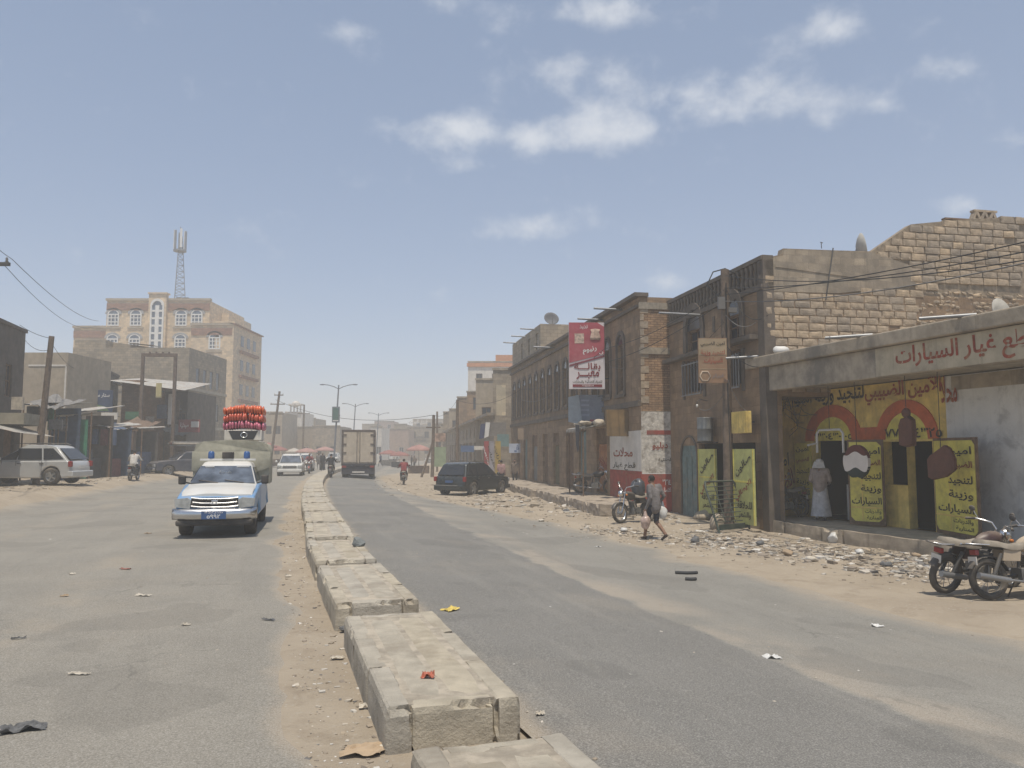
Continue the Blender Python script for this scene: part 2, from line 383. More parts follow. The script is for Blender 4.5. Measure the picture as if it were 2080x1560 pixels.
# ================================================================== the setting: ground, roads, median
MED = [(-40, 15.2), (0, 1.35), (3, .33), (4.9, -.31), (8.16, -1.34), (11.2, -2.31), (14.2, -3.2), (17.5, -4.1), (26.6, -6.6), (41, -10.2), (56, -13.4), (70, -15.7), (98, -19.2), (122, -20.9), (160, -22), (900, -30)]
def xm(Y):
    for i in range(len(MED) - 1):
        if Y <= MED[i + 1][0] or i == len(MED) - 2: break
    (y0, x0), (y1, x1) = MED[i], MED[i + 1]
    def sl(k):
        k0, k1 = max(0, k - 1), min(len(MED) - 1, k + 1)
        return (MED[k1][1] - MED[k0][1]) / (MED[k1][0] - MED[k0][0])
    h = y1 - y0; t = (Y - y0) / h; m0, m1 = sl(i) * h, sl(i + 1) * h
    return (2 * t**3 - 3 * t**2 + 1) * x0 + (t**3 - 2 * t**2 + t) * m0 + (-2 * t**3 + 3 * t**2) * x1 + (t**3 - t**2) * m1
def ss(a, b, x):
    t = max(0, min(1, (x - a) / (b - a))); return t * t * (3 - 2 * t)
def gzu(u): return -.35 * ss(.6, 7.0, u) + .35 * ss(8.6, 10.4, -u)
def bumps(X, Y, u):
    a = ss(6.6, 8.0, u) + ss(9.0, 10.2, -u)
    if a <= 0 or Y > 90: return 0
    k = ss(90, 50, Y)
    return a * k * (.075 * mnoise.noise((X * .55, Y * .4, 1.3)) + .035 * mnoise.noise((X * 1.7, Y * 1.3, 4.1)) + .015 * mnoise.noise((X * 4.5, Y * 4, 9)))
def gz(X, Y):
    u = X - xm(Y); return gzu(u) + bumps(X, Y, u)
def on_g(px, py):
    p = on_z(px, py, 0)
    for _ in range(12): p = on_z(px, py, gz(p.x, p.y))
    return p
def ur(Y): return 7.3 - 3.0 * ss(21, 44, Y) + 2.5 * ss(60, 90, Y)
def rows(y0, y1):
    ys = []; y = y0
    while y < y1:
        ys.append(y); y += .3 if 3 < y < 30 else .6 if 0 <= y < 60 else 2.5 if y < 180 else 60
    ys.append(y1); return ys
def dirt_mat():
    m = bpy.data.materials.new('dry dirt'); m.use_nodes = True; nt = m.node_tree; b = nt.nodes['Principled BSDF']; L = nt.links
    b.inputs['Roughness'].default_value = .95; b.inputs['Specular IOR Level'].default_value = .1
    p = N(nt, 'ShaderNodeNewGeometry').outputs['Position']
    def nz(s, d=7, r=.65, ds=0):
        n = N(nt, 'ShaderNodeTexNoise', i_Scale=s, i_Detail=d, i_Roughness=r, i_Distortion=ds); L.new(p, n.inputs['Vector']); return n.outputs[0]
    c = mixc(nt, sstep(nt, nz(.5), .35, .65), (.325, .27, .205), (.385, .325, .25))
    c = mixc(nt, mth(nt, 'MULTIPLY', sstep(nt, nz(2.2, 8, .7, .6), .5, .68), .6), c, (.26, .21, .155))
    c = mixc(nt, mth(nt, 'MULTIPLY', sstep(nt, nz(9, 6, .7), .55, .75), .55), c, (.43, .385, .32))
    vo = N(nt, 'ShaderNodeTexVoronoi', i_Scale=16.0); L.new(p, vo.inputs['Vector'])
    c = mixc(nt, mth(nt, 'MULTIPLY', sstep(nt, vo.outputs['Distance'], .22, .08), sstep(nt, nz(1.1), .48, .62)), c, (.44, .40, .34))
    L.new(c, b.inputs['Base Color'])
    h = mth(nt, 'ADD', nz(7, 8, .7), mth(nt, 'MULTIPLY', nz(40, 4, .7), .4))
    bp = N(nt, 'ShaderNodeBump', i_Strength=.8, i_Distance=.04); L.new(h, bp.inputs['Height']); L.new(bp.outputs[0], b.inputs['Normal'])
    return m
DIRT = dirt_mat()
US = [-420, -200, -110, -70, -50, -40, -32, -26, -22, -19, -17, -15.5, -14, -13, -12, -11.3, -10.7, -10.2, -9.7, -9.2, -8.7, -8, -6, -3, -1.3, -1.05, -.8, -.5, 0, .3, .42, .6, 1, 2, 3, 4, 5, 6] + [6.5 + .3 * k for k in range(28)] + [15.5, 17, 19, 22, 26, 32, 40, 55, 80, 130, 220, 420]
ys = rows(-30, 900)
mb = MB(); 
for Y in ys:
    x0 = xm(Y)
    for u in US: mb.v.append((x0 + u, Y, gzu(u) + bumps(x0 + u, Y, u) - (.035 if -9 < u < -1.2 or .35 < u < ur(Y) - .6 else 0)))
nu = len(US)
for j in range(len(ys) - 1):
    for i in range(nu - 1):
        mb.f.append((j * nu + i, j * nu + i + 1, (j + 1) * nu + i + 1, (j + 1) * nu + i)); mb.sm.append(True); mb.mi.append(0)
tag(mb.build('ground', DIRT), 'dusty brown dirt ground of the roadsides', None, None, 'structure')
def asphalt(name, lite, dark, seam, streak):
    m = bpy.data.materials.new(name); m.use_nodes = True; nt = m.node_tree; b = nt.nodes['Principled BSDF']; L = nt.links
    b.inputs['Roughness'].default_value = .82; b.inputs['Specular IOR Level'].default_value = .25
    p = N(nt, 'ShaderNodeNewGeometry').outputs['Position']
    uv = N(nt, 'ShaderNodeUVMap', uv_map='road'); sp = N(nt, 'ShaderNodeSeparateXYZ'); L.new(uv.outputs[0], sp.inputs[0]); u = sp.outputs[0]
    ed = N(nt, 'ShaderNodeVertexColor', layer_name='Col').outputs[0]
    def nz(s, d=7, r=.65, ds=0, v=None):
        n = N(nt, 'ShaderNodeTexNoise', i_Scale=s, i_Detail=d, i_Roughness=r, i_Distortion=ds); L.new(v or p, n.inputs['Vector']); return n.outputs[0]
    lv = N(nt, 'ShaderNodeVectorMath', operation='MULTIPLY'); L.new(uv.outputs[0], lv.inputs[0]); lv.inputs[1].default_value = (1, .09, 1)
    wob = mth(nt, 'MULTIPLY_ADD', nz(.9, 5), .9, -.45)
    uw = mth(nt, 'ADD', u, wob)
    c = mixc(nt, sstep(nt, nz(.7, 6), .3, .7), tuple(x * .9 for x in lite), tuple(x * 1.08 for x in lite))
    if seam is not None:
        s = sstep(nt, uw, seam + .05, seam - .05)
        c = mixc(nt, mth(nt, 'MULTIPLY', s, .9), c, mixc(nt, sstep(nt, nz(.8, 6), .3, .7), tuple(x * .92 for x in dark), tuple(x * 1.08 for x in dark)))
        ds = mth(nt, 'MULTIPLY', sstep(nt, uw, seam, seam + .12), sstep(nt, uw, seam + 1.2, seam + .25))
        c = mixc(nt, mth(nt, 'MULTIPLY', ds, mth(nt, 'MULTIPLY', sstep(nt, nz(.5, 5), .38, .62), .75)), c, DUST)
    # long wheel-track streaks, paler and darker
    c = mixc(nt, mth(nt, 'MULTIPLY', sstep(nt, nz(2.6, 5, .6, 0, lv.outputs[0]), .5, .72), .35), c, tuple(x * 1.22 for x in lite))
    c = mixc(nt, mth(nt, 'MULTIPLY', sstep(nt, nz(1.7, 5, .6, 0, lv.outputs[0]), .54, .72), .3), c, tuple(x * .78 for x in dark))
    for su, w in streak:
        d = mth(nt, 'ABSOLUTE', mth(nt, 'SUBTRACT', uw, su))
        c = mixc(nt, mth(nt, 'MULTIPLY', sstep(nt, d, w, w * .2), mth(nt, 'MULTIPLY', sstep(nt, nz(.65, 6, .7), .42, .66), .62)), c, (.32, .27, .205))
    # dust drifting in from the edges
    c = mixc(nt, sstep(nt, mth(nt, 'ADD', ed, mth(nt, 'MULTIPLY_ADD', nz(1.3, 7, .72), 1.1, -.55)), .35, .95), c, (.325, .275, .212))
    c = mixc(nt, mth(nt, 'MULTIPLY', sstep(nt, nz(.28, 5), .5, .68), .3), c, (.31, .265, .205))
    # aggregate grain, cracks and oil spots
    g = nz(85, 3, .8); c = mixc(nt, mth(nt, 'MULTIPLY', sstep(nt, g, .45, .7), .6), c, (.44, .42, .38)); c = mixc(nt, mth(nt, 'MULTIPLY', sstep(nt, g, .5, .3), .6), c, (.09, .085, .08))
    dw = N(nt, 'ShaderNodeVectorMath', operation='MULTIPLY_ADD'); nw = N(nt, 'ShaderNodeTexNoise', i_Scale=1.8, i_Detail=5.0); L.new(p, nw.inputs['Vector']); L.new(nw.outputs['Color'], dw.inputs[0]); dw.inputs[1].default_value = (.9, .9, .9); L.new(p, dw.inputs[2])
    vc = N(nt, 'ShaderNodeTexVoronoi', feature='DISTANCE_TO_EDGE', i_Scale=.55); L.new(dw.outputs[0], vc.inputs['Vector'])
    c = mixc(nt, mth(nt, 'MULTIPLY', mth(nt, 'MULTIPLY', sstep(nt, vc.outputs['Distance'], .014, .003), sstep(nt, nz(.35, 4), .54, .64)), .5), c, (.09, .085, .075))
    pt_ = sstep(nt, nz(.42, 3, .45), .585, .6); c = mixc(nt, mth(nt, 'MULTIPLY', pt_, .2), c, tuple(x * .62 for x in dark))
    c = mixc(nt, mth(nt, 'MULTIPLY', sstep(nt, nz(70, 2, .8), .52, .36), .0), c, (.08, .08, .08))
    c = mixc(nt, mth(nt, 'MULTIPLY', sstep(nt, nz(2.3, 4, .5), .7, .78), .35), c, (.09, .085, .08))
    L.new(c, b.inputs['Base Color'])
    h = mth(nt, 'ADD', g, mth(nt, 'MULTIPLY', nz(6, 6), .8))
    bp = N(nt, 'ShaderNodeBump', i_Strength=.55, i_Distance=.012); L.new(h, bp.inputs['Height']); L.new(bp.outputs[0], b.inputs['Normal'])
    return m
def road(name, ua, ub, m, label):
    mb = MB(); cols = []; uvs = []
    ts = [0, .03, .07, .12, .18, .26, .36, .5, .64, .74, .82, .88, .93, .97, 1]
    ys = rows(-30, 420)
    for Y in ys:
        a = ua(Y); b = ub(Y); x0 = xm(Y)
        a += (.22 if ua(0) < -5 else .05) * mnoise.noise((Y * .8, 3.1, 0)) + .06 * mnoise.noise((Y * 2.5, 7.7, 0)); b += .3 * mnoise.noise((Y * .6, 9.1, 0)) + .15 * mnoise.noise((Y * 2.1, 1.7, 0))
        for t in ts:
            u = a + (b - a) * t
            e = max(1 - abs(u - a) / (1.0 if ua(0) < -5 else .35), 1 - abs(b - u) / (.4 if ub(0) < 0 else 1.0), 0)
            mb.v.append((x0 + u, Y, gzu(u) + .008 - .012 * (1 if t in (0, 1) else 0))); cols.append((e, e, e)); uvs.append((u, Y))
    n = len(ts)
    for j in range(len(ys) - 1):
        for i in range(n - 1):
            mb.f.append((j * n + i, j * n + i + 1, (j + 1) * n + i + 1, (j + 1) * n + i)); mb.sm.append(True); mb.mi.append(0)
    o = mb.build(name, m, None, col=cols)
    ul = o.data.uv_layers.new(name='road')
    for lp in o.data.loops: ul.data[lp.index].uv = uvs[lp.vertex_index]
    return tag(o, label, None, None, 'structure')
road('road', lambda Y: -9.4, lambda Y: -.85, asphalt('old asphalt', (.235, .215, .18), (.195, .182, .158), None, [(-3.55, .5), (-6.8, .5)]), 'worn dusty grey asphalt of the oncoming carriageway')
road('road', lambda Y: .52, ur, asphalt('newer asphalt', (.22, .207, .18), (.16, .153, .14), 3.55, []), 'darker resurfaced asphalt of the carriageway beside the shops')
# ---- median: a broken chain of raised concrete islands edged with kerb stones
def rough_box(name, sx, sy, sz, nx, ny, nz_, amp, m, seed, chip=0.0, rnd=0):
    bm = bmesh.new(); bmesh.ops.create_cube(bm, size=1)
    for axis, n in ((0, nx), (1, ny), (2, nz_)):
        for k in range(1, n):
            co = Vector((0, 0, 0)); co[axis] = -.5 + k / n; no = Vector((0, 0, 0)); no[axis] = 1
            bmesh.ops.bisect_plane(bm, geom=bm.verts[:] + bm.edges[:] + bm.faces[:], plane_co=co, plane_no=no)
    for v in bm.verts:
        p = Vector((v.co.x * sx, v.co.y * sy, v.co.z * sz)); q = v.co
        ext = sum(1 for a in (q.x, q.y, q.z) if abs(abs(a) - .5) < 1e-4)
        nn = mnoise.noise_vector((p.x * 6 + seed, p.y * 6, p.z * 6 + seed)) * amp
        if ext >= 2:
            pull = .008 + chip * max(0, mnoise.noise((p.x * 3.3 + seed * 2, p.y * 3.3, p.z * 5 + 3)) + .6 * mnoise.noise((p.x * 11 + seed, p.y * 11, p.z * 11)) + .35 * mnoise.noise((p.x * 27, p.y * 27 + seed, p.z * 27)))
            p -= Vector((math.copysign(1, q.x) if abs(abs(q.x) - .5) < 1e-4 else 0, math.copysign(1, q.y) if abs(abs(q.y) - .5) < 1e-4 else 0, math.copysign(1, q.z) if abs(abs(q.z) - .5) < 1e-4 else 0)) * pull
        if rnd and q.z > 0 and ext >= 2 and abs(abs(q.x) - .5) < 1e-4: p -= Vector((math.copysign(rnd, q.x), 0, rnd if abs(q.z - .5) < 1e-4 else 0)) * (1 if abs(q.z - .5) < 1e-4 else .0)
        v.co = p + nn
    bmesh.ops.recalc_face_normals(bm, faces=bm.faces)
    me = bpy.data.meshes.new(name); bm.to_mesh(me); bm.free(); me.materials.append(m)
    me.polygons.foreach_set('use_smooth', [False] * len(me.polygons))
    return me
KW = .17
kerb_me = [rough_box('kerb_stone', KW, .62, .5, 6, 26, 8, .005, CONC, s, .055, .004) for s in (1, 5, 9, 14)]
slab_me = [rough_box('paving_slab', .25, .62, .12, 4, 10, 2, .0025, CONC, s, -.004) for s in (2, 6, 11)]
end_me = [rough_box('end_wall', .53, .16, .5, 20, 3, 10, .008, CONC, s, .085) for s in (3, 8)]
core_m = mat('median rubble fill', (.385, .335, .265), var=.25, scale=6, bump=1, bscale=20)
mpos = [(.9, 4.25), (4.88, 7.5), (8.12, 10.8), (11.2, 13.82), (14.22, 17.1), (17.45, 20.25), (20.65, 23.5)]
y = 23.9
while y < 100: mpos.append((y, y + 2.75)); y += 3.15
ordn = ['nearest chipped', 'second nearest', 'third nearest', 'fourth nearest', 'fifth nearest', 'sixth nearest', 'seventh nearest']
def ORD(n):
    u = ['', 'first', 'second', 'third', 'fourth', 'fifth', 'sixth', 'seventh', 'eighth', 'ninth', 'tenth', 'eleventh', 'twelfth', 'thirteenth', 'fourteenth', 'fifteenth', 'sixteenth', 'seventeenth', 'eighteenth', 'nineteenth']
    if n < 20: return u[n]
    t = {2: 'twent', 3: 'thirt', 4: 'fort'}[n // 10]
    return t + 'ieth' if n % 10 == 0 else t + 'y-' + u[n % 10]
random.seed(3)
for k, (a, b) in enumerate(mpos):
    a += .1; b += .1; c = (a + b) / 2; dx = (xm(b) - xm(a)) / (b - a); L = math.hypot(b - a, xm(b) - xm(a))
    lab = (ordn[k] + ' concrete median block with kerb stones, between the two carriageways') if k < len(ordn) else ORD(k + 1) + ' concrete median block counted from the camera along the dwindling chain'
    t = thing('median_block', lab, 'median', (xm(c), c, 0), head(dx, 1), 'median blocks between the carriageways')
    t.rotation_euler = (random.uniform(-.006, .006), random.uniform(-.012, .004), t.rotation_euler.z + random.uniform(-.012, .012))
    t.scale = (1, 1, .92)
    n = 3; l = L / n
    if k < 11:
        for sx in (-1, 1):
            for i in range(n):
                link_mesh('kerb_stone', random.choice(kerb_me), t, (sx * (.43 - KW / 2) + random.uniform(-.005, .005), -L / 2 + (i + .5) * l, .30 - .25 + random.uniform(-.006, .006)), (random.uniform(-.006, .006), random.uniform(-.015, .015), random.uniform(-.006, .006) + (math.pi if random.random() < .5 else 0)), (1, l / .62 * 1.005, 1))
        for sx in (-.5, .5):
            for i in range(1):
                l = L - .32
                link_mesh('paving_slab', random.choice(slab_me), t, (sx * .25, 0, .30 - .062 + random.uniform(-.002, .002)), (0, 0, 0 if random.random() < .5 else math.pi), (1, l / .62 * 1.0, 1))
        for sy in (-1, 1):
            link_mesh('end_wall', random.choice(end_me), t, (0, sy * (L / 2 - .085), .046), (0, 0, 0 if sy < 0 else math.pi))
        MB().box(-.32, .32, -L / 2 + .06, L / 2 - .06, -.15, .2925).build('core', core_m, t)
    else:
        MB().box(-.43, .43, -L / 2, L / 2, -.15, .30).build('block', CONC, t, bevel=.03)
# ================================================================== buildings
def wall(mb, x0, x1, z0, z1, y, holes=(), depth=.2):
    xs = sorted(set([x0, x1] + [h[0] for h in holes] + [h[1] for h in holes])); zs = sorted(set([z0, z1] + [h[2] for h in holes] + [h[3] for h in holes]))
    xs = [a for a in xs if x0 <= a <= x1]; zs = [a for a in zs if z0 <= a <= z1]
    for i in range(len(xs) - 1):
        for j in range(len(zs) - 1):
            cx, cz = (xs[i] + xs[i + 1]) / 2, (zs[j] + zs[j + 1]) / 2
            if any(h[0] < cx < h[1] and h[2] < cz < h[3] for h in holes): continue
            mb.add([(xs[i], y, zs[j]), (xs[i + 1], y, zs[j]), (xs[i + 1], y, zs[j + 1]), (xs[i], y, zs[j + 1])], [(0, 1, 2, 3)])
    for a, b, c, d in holes:
        e = y + depth
        mb.add([(a, y, c), (b, y, c), (b, y, d), (a, y, d), (a, e, c), (b, e, c), (b, e, d), (a, e, d)], [(0, 1, 5, 4), (1, 2, 6, 5), (2, 3, 7, 6), (3, 0, 4, 7)])
def shell(mb, x0, x1, y0, y1, z0, z1, holes=(), depth=.2, side_l=(), side_r=()):
    wall(mb, x0, x1, z0, z1, y0, holes, depth)
    q = MB(); wall(q, y0, y1, z0, z1, 0, side_l, depth); mb.add([(x0 + v[1], v[0], v[2]) for v in q.v], q.f)
    q = MB(); wall(q, y0, y1, z0, z1, 0, side_r, depth); mb.add([(x1 - v[1], v[0], v[2]) for v in q.v], q.f)
    mb.add([(x0, y0, z1), (x1, y0, z1), (x1, y1, z1), (x0, y1, z1), (x0, y1, z0), (x1, y1, z0)], [(0, 1, 2, 3), (3, 2, 5, 4)])
def pane(parent, x0, x1, z0, z1, y, m=None, bars=(1, 1), fm=None, fw=.05, name='window', side=0, arch=False):
    """a window: frame bars with its pane as sub-part; side=+-1 puts it on an end wall (x const, runs along y)"""
    fm = fm or WHITE_M
    def T(mb):
        if side: mb.v = [(v[1], v[0], v[2]) if side < 0 else (v[1], v[0], v[2]) for v in mb.v]
        return mb
    f = MB()
    w = fw
    if arch:
        n = 8; cx = (x0 + x1) / 2; r = (x1 - x0) / 2; zt = z1
        for k in range(n):
            a0, a1 = math.pi * k / n, math.pi * (k + 1) / n
            pts = [(cx + (r) * math.cos(a0), zt + r * math.sin(a0) * .75), (cx + r * math.cos(a1), zt + r * math.sin(a1) * .75), (cx + (r - w) * math.cos(a1), zt + (r - w) * math.sin(a1) * .75), (cx + (r - w) * math.cos(a0), zt + (r - w) * math.sin(a0) * .75)]
            f.prism(pts, y - .03, y + .03, lambda p, q, t: (p, t, q))
    f.box(x0, x0 + w, y - .03, y + .03, z0, z1); f.box(x1 - w, x1, y - .03, y + .03, z0, z1)
    f.box(x0 + w, x1 - w, y - .028, y + .028, z0, z0 + w); f.box(x0 + w, x1 - w, y - .028, y + .028, z1 - w, z1)
    for i in range(1, bars[0] + 1):
        c = x0 + (x1 - x0) * i / (bars[0] + 1); f.box(c - w * .35, c + w * .35, y - .022, y + .022, z0 + w, z1 - w)
    for i in range(1, bars[1] + 1):
        c = z0 + (z1 - z0) * i / (bars[1] + 1); f.box(x0 + w, x1 - w, y - .018, y + .018, c - w * .35, c + w * .35)
    o = T(f).build(name, fm, parent)
    g = MB().box(x0 + .005, x1 - .005, y + .034, y + .05, z0 + .005, z1 - .005)
    if arch:
        poly = [((x0 + x1) / 2 + ((x1 - x0) / 2 - .01) * math.cos(math.pi * k / 8), z1 + ((x1 - x0) / 2 - .01) * .75 * math.sin(math.pi * k / 8)) for k in range(9)]
        g.prism(poly, y + .0, y + .02, lambda p, q, t: (p, t, q))
    T(g).build('pane', m or GLASS_D, o)
    return o
def arch_ring(mb, cx, z0, ro, ri, y0, y1, n=14, a0=0.0, a1=math.pi, sz=1.0):
    for k in range(n):
        b0 = a0 + (a1 - a0) * k / n; b1 = a0 + (a1 - a0) * (k + 1) / n
        mb.prism([(cx + ro * math.cos(b0), z0 + ro * sz * math.sin(b0)), (cx + ro * math.cos(b1), z0 + ro * sz * math.sin(b1)), (cx + ri * math.cos(b1), z0 + ri * sz * math.sin(b1)), (cx + ri * math.cos(b0), z0 + ri * sz * math.sin(b0))], y0, y1, lambda p, q, t: (p, t, q))
def arch_door(parent, x0, x1, z0, z1, y, m, name='door', panels=3):
    """a leaf with a half round head, raised boards as sub-parts"""
    cx = (x0 + x1) / 2; r = (x1 - x0) / 2; zs = z1 - r
    poly = [(x0, z0), (x1, z0)] + [(cx + r * math.cos(math.pi * k / 10), zs + r * math.sin(math.pi * k / 10)) for k in range(11)]
    o = MB().prism(poly, y, y + .05, lambda p, q, t: (p, t, q)).build(name, m, parent)
    w = (x1 - x0) / panels
    for i in range(panels):
        MB().box(x0 + i * w + .02, x0 + (i + 1) * w - .02, y - .02, y + .003, z0 + .06, zs - .03).build('board', m, o)
    fr = MB(); arch_ring(fr, cx, zs, r + .07, r, y - .06, y + .02, 10); fr.box(x0 - .07, x0, y - .06, y + .02, z0, zs); fr.box(x1, x1 + .07, y - .06, y + .02, z0, zs)
    fr.build('door_frame', PLASTER_DK, parent)
    return o
def spout(parent, x, z, y0, ln=1.0, m=None):
    MB().cyl((x, y0, z), (x + random.uniform(-.05, .05), y0 - ln, z + .02), .045, .04, 8).build('rain_spout', m or STEEL, parent)
def aerial_dish(label, loc, rz, r=.45, tilt=.5, m=None):
    t = thing('satellite_dish', label, 'satellite dish', loc, rz)
    M = Matrix.Translation((0, 0, .55)) @ Matrix.Rotation(math.pi / 2 - tilt, 4, 'X')
    mb = MB().lathe([(0.001, 0), (r * .4, .025), (r * .75, .09), (r, .17), (r, .185), (r * .75, .105), (r * .4, .04), (0.001, .015)], 20, M); mb.build('dish', m or mat('weathered dish', (.4, .38, .34)), t)
    MB().cyl((0, 0, -.05), (0, 0, .5), .03).cyl((0, 0, .5), M @ Vector((0, 0, 0)), .03).build('mast', STEEL, t)
    MB().tube([M @ Vector((0, -r * .95, .15)), M @ Vector((0, -r * .3, .5))], .012, 5).build('feed_arm', STEEL_D, t)
    return t
# ------------------------------------------------------------------ upholstery shop with the deep concrete canopy
A = on_z(1540, 1053, -.05); B = on_z(1918, 1105, -.05)
SH = Fr(A.xy, B.xy)
WY = 1.85
pf = MB()
plat = thing('shop_platform', 'cracked raised concrete platform in front of the yellow upholstery shop', 'platform', SH.loc(), SH.rz)
segs = [-1.9, 1.1, 2.6, 3.35, 6.6, 9.5, 12.5]
plat_me = [rough_box('platform_edge', 1, .3, .5, 12, 3, 5, .012, CONC_GY, s, .05) for s in (21, 33)]
for i in range(len(segs) - 1):
    l = segs[i + 1] - segs[i]
    link_mesh('kerb_stone', plat_me[i % 2], plat, ((segs[i] + segs[i + 1]) / 2, .15 + random.uniform(-.02, .03), -.30 + random.uniform(-.02, .01)), (0, random.uniform(-.008, .008), random.uniform(-.006, .006)), (l * .995, 1, 1))
MB().box(-1.9, 12.5, .28, WY + .6, -.6, -.065).build('floor_slab', CONC, plat)
sh = thing('upholstery_shop', 'yellow car upholstery shop with red arches under a deep concrete canopy', 'shop', SH.loc(), SH.rz)
def su(px, py, y=WY): return SH.uv(px, py, y)
d1 = (su(1655, 1000)[0], su(1736, 1000)[0], -.065, su(1695, 895)[1])
w2 = (su(1797, 950)[0], su(1843, 950)[0], su(1820, 985)[1], su(1820, 897)[1])
d2 = (su(1845, 1000)[0], su(1898, 1000)[0], -.065, w2[3])
xe = su(1926, 900)[0]
mb = MB(); wall(mb, su(1600, 950)[0], xe, -.065, 3.52, WY, [d1, w2, d2], .25); mb.build('front_wall', YEL_W, sh)
mb = MB(); wall(mb, xe, 13, -.065, 3.52, WY - .02, [], .25); mb.add([(xe, WY - .02, -.065), (xe, WY, -.065), (xe, WY, 3.52), (xe, WY - .02, 3.52)], [(0, 1, 2, 3)]); mb.build('front_wall', GREYWHITE, sh, )
x0, z0 = su(1935, 790); x1, z1 = su(2070, 742)
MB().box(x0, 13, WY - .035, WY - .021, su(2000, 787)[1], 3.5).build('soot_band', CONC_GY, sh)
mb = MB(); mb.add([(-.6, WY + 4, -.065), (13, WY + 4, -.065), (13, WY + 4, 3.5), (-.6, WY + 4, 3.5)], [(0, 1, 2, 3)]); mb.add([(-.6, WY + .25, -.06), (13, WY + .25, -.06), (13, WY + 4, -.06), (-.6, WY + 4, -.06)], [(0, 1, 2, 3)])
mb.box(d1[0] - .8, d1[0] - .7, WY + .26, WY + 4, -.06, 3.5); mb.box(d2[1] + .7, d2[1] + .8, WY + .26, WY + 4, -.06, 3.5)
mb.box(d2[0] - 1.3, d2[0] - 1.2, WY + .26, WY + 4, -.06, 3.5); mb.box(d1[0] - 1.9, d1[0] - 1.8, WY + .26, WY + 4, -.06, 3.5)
mb.build('dark_lining', BLACK_I, sh)  # room's dark put into the colour; partitions added to block bright sight lines
xl, zb = SH.uv(1537, 795); xl2, zt = SH.uv(1537, 722)
zb = 3.45; zt = 4.42
beam = MB(); beam.box(xl - .05, 13, 0, .28, zb, zb + .66); bo = beam.build('canopy_beam', CONC_GY, sh, bevel=.02)
MB().box(xl - .35, 13, -.14, WY + 4, zb + .665, zt).build('roof_slab', CONC_GY, sh, bevel=.03)
MB().box(-.2, 13, .285, WY + 4, zb + .1, zb + .6).build('ceiling', CONC, sh)
# light painted field on the beam that carries the shop lettering
tx0, tz0 = SH.uv(1815, 752); 
lx0 = SH.uv(1820, 720)[0]; lx1 = SH.uv(2105, 700)[0]
MB().box(lx0 - .6, 13, -.012, -.001, zb + .02, zb + .645).build('painted_band', mat('cream band paint', (.44, .37, .26), var=.15, col2=(.25, .21, .16), f2=.6, s2=1.3, streak=.5), sh)
lettering(sh, 'قطع غيار السيارات', lx0, lx1 + .1, zb + .06, zb + .6, -.018, INK_RED, .035)
for px, py, py2 in ((1545, 741, 741), (1765, 688, 684), (1975, 640, 645)):
    x, z = SH.uv(px, py); MB().cyl((x, .1, zt + .03), (x - .55, -.75, zt + .0), .04, .035, 8).build('rain_spout', STEEL, sh)
# arches over the openings
for (pl, pr, ptop, il, ir, itop, pb) in ((1637, 1752, 822, 1656, 1733, 845, 893), (1781, 1908, 811, 1802, 1890, 838, 893)):
    a = su(pl, 880)[0]; b = su(pr, 880)[0]; ia = su(il, 880)[0]; ib = su(ir, 880)[0]; zt_ = su((pl + pr) / 2, ptop)[1]; zi = su((pl + pr) / 2, itop)[1]; zs = d1[3]
    cx = (a + b) / 2; ro = (b - a) / 2; ri = (ib - ia) / 2; sz = (zt_ - zs) / ro
    r_ = MB(); arch_ring(r_, cx, zs, ro, ri, WY - .035, WY + .0, 16, sz=sz); r_.build('arch', ORANGE_R, sh)
    poly = [(cx + ri * math.cos(math.pi * k / 14), zs + ri * sz * math.sin(math.pi * k / 14) * .97) for k in range(15)]
    MB().prism(poly, WY - .012, WY, lambda p, q, t: (p, t, q)).build('tympanum', YEL, sh)
a = su(1745, 880)[0]; b = su(1788, 880)[0]
MB().box(a, b, WY - .03, WY, d1[3], su(1766, 868)[1]).build('painted_band', ORANGE_R, sh)
x0 = su(1655, 0 + 890)[0]; x1 = su(1733, 890)[0]
lettering(sh, '٧٣٠٤٣٠١٠٥', x0, x1, d1[3] + .03, d1[3] + .24, WY - .02, INK_BLACK, .02)
x0 = su(1800, 890)[0]; x1 = su(1917, 890)[0]
lettering(sh, '٧٧٠١٨٤٣٢٥', x0, x1, d1[3] + .03, d1[3] + .3, WY - .04, INK_BLACK, .02)
x0, z0 = su(1585, 825); x1, z1 = su(1755, 782)
lettering(sh, 'لتنجيد وزينة السيارات', x0, x1, su(1670, 825)[1], su(1670, 785)[1] , WY - .02, INK_BLACK, .03)
x0, z0 = su(1758, 810); x1, z1 = su(1912, 770)
lettering(sh, 'الأمين الضبيبي', x0, x1, su(1840, 818)[1], su(1840, 765)[1], WY - .02, INK_RED, .04)
x0, z0 = su(1915, 810); x1, z1 = su(1946, 770)
lettering(sh, 'محلا', x0, x1, z0 - .1, z1 + .1, WY - .05, INK_RED, .03)
# slim fixed panel painted with a list, and the painted name at the far end of the wall
x0, z0 = su(1618, 1010, WY - .06); x1, z1 = su(1646, 900, WY - .06)
p = MB().box(x0, x1, WY - .08, WY - .02, z0, z1).build('painted_panel', YEL, sh)
for i, s in enumerate(('امين', 'الضبيبي', 'لتنجيد', 'وزينة', 'السيارات')):
    h = (z1 - z0) / 5; lettering(sh, s, x0 + .06, x1 - .06, z1 - (i + .85) * h, z1 - (i + .25) * h, WY - .085, INK_RED if i == 1 else INK_BLACK, .02)
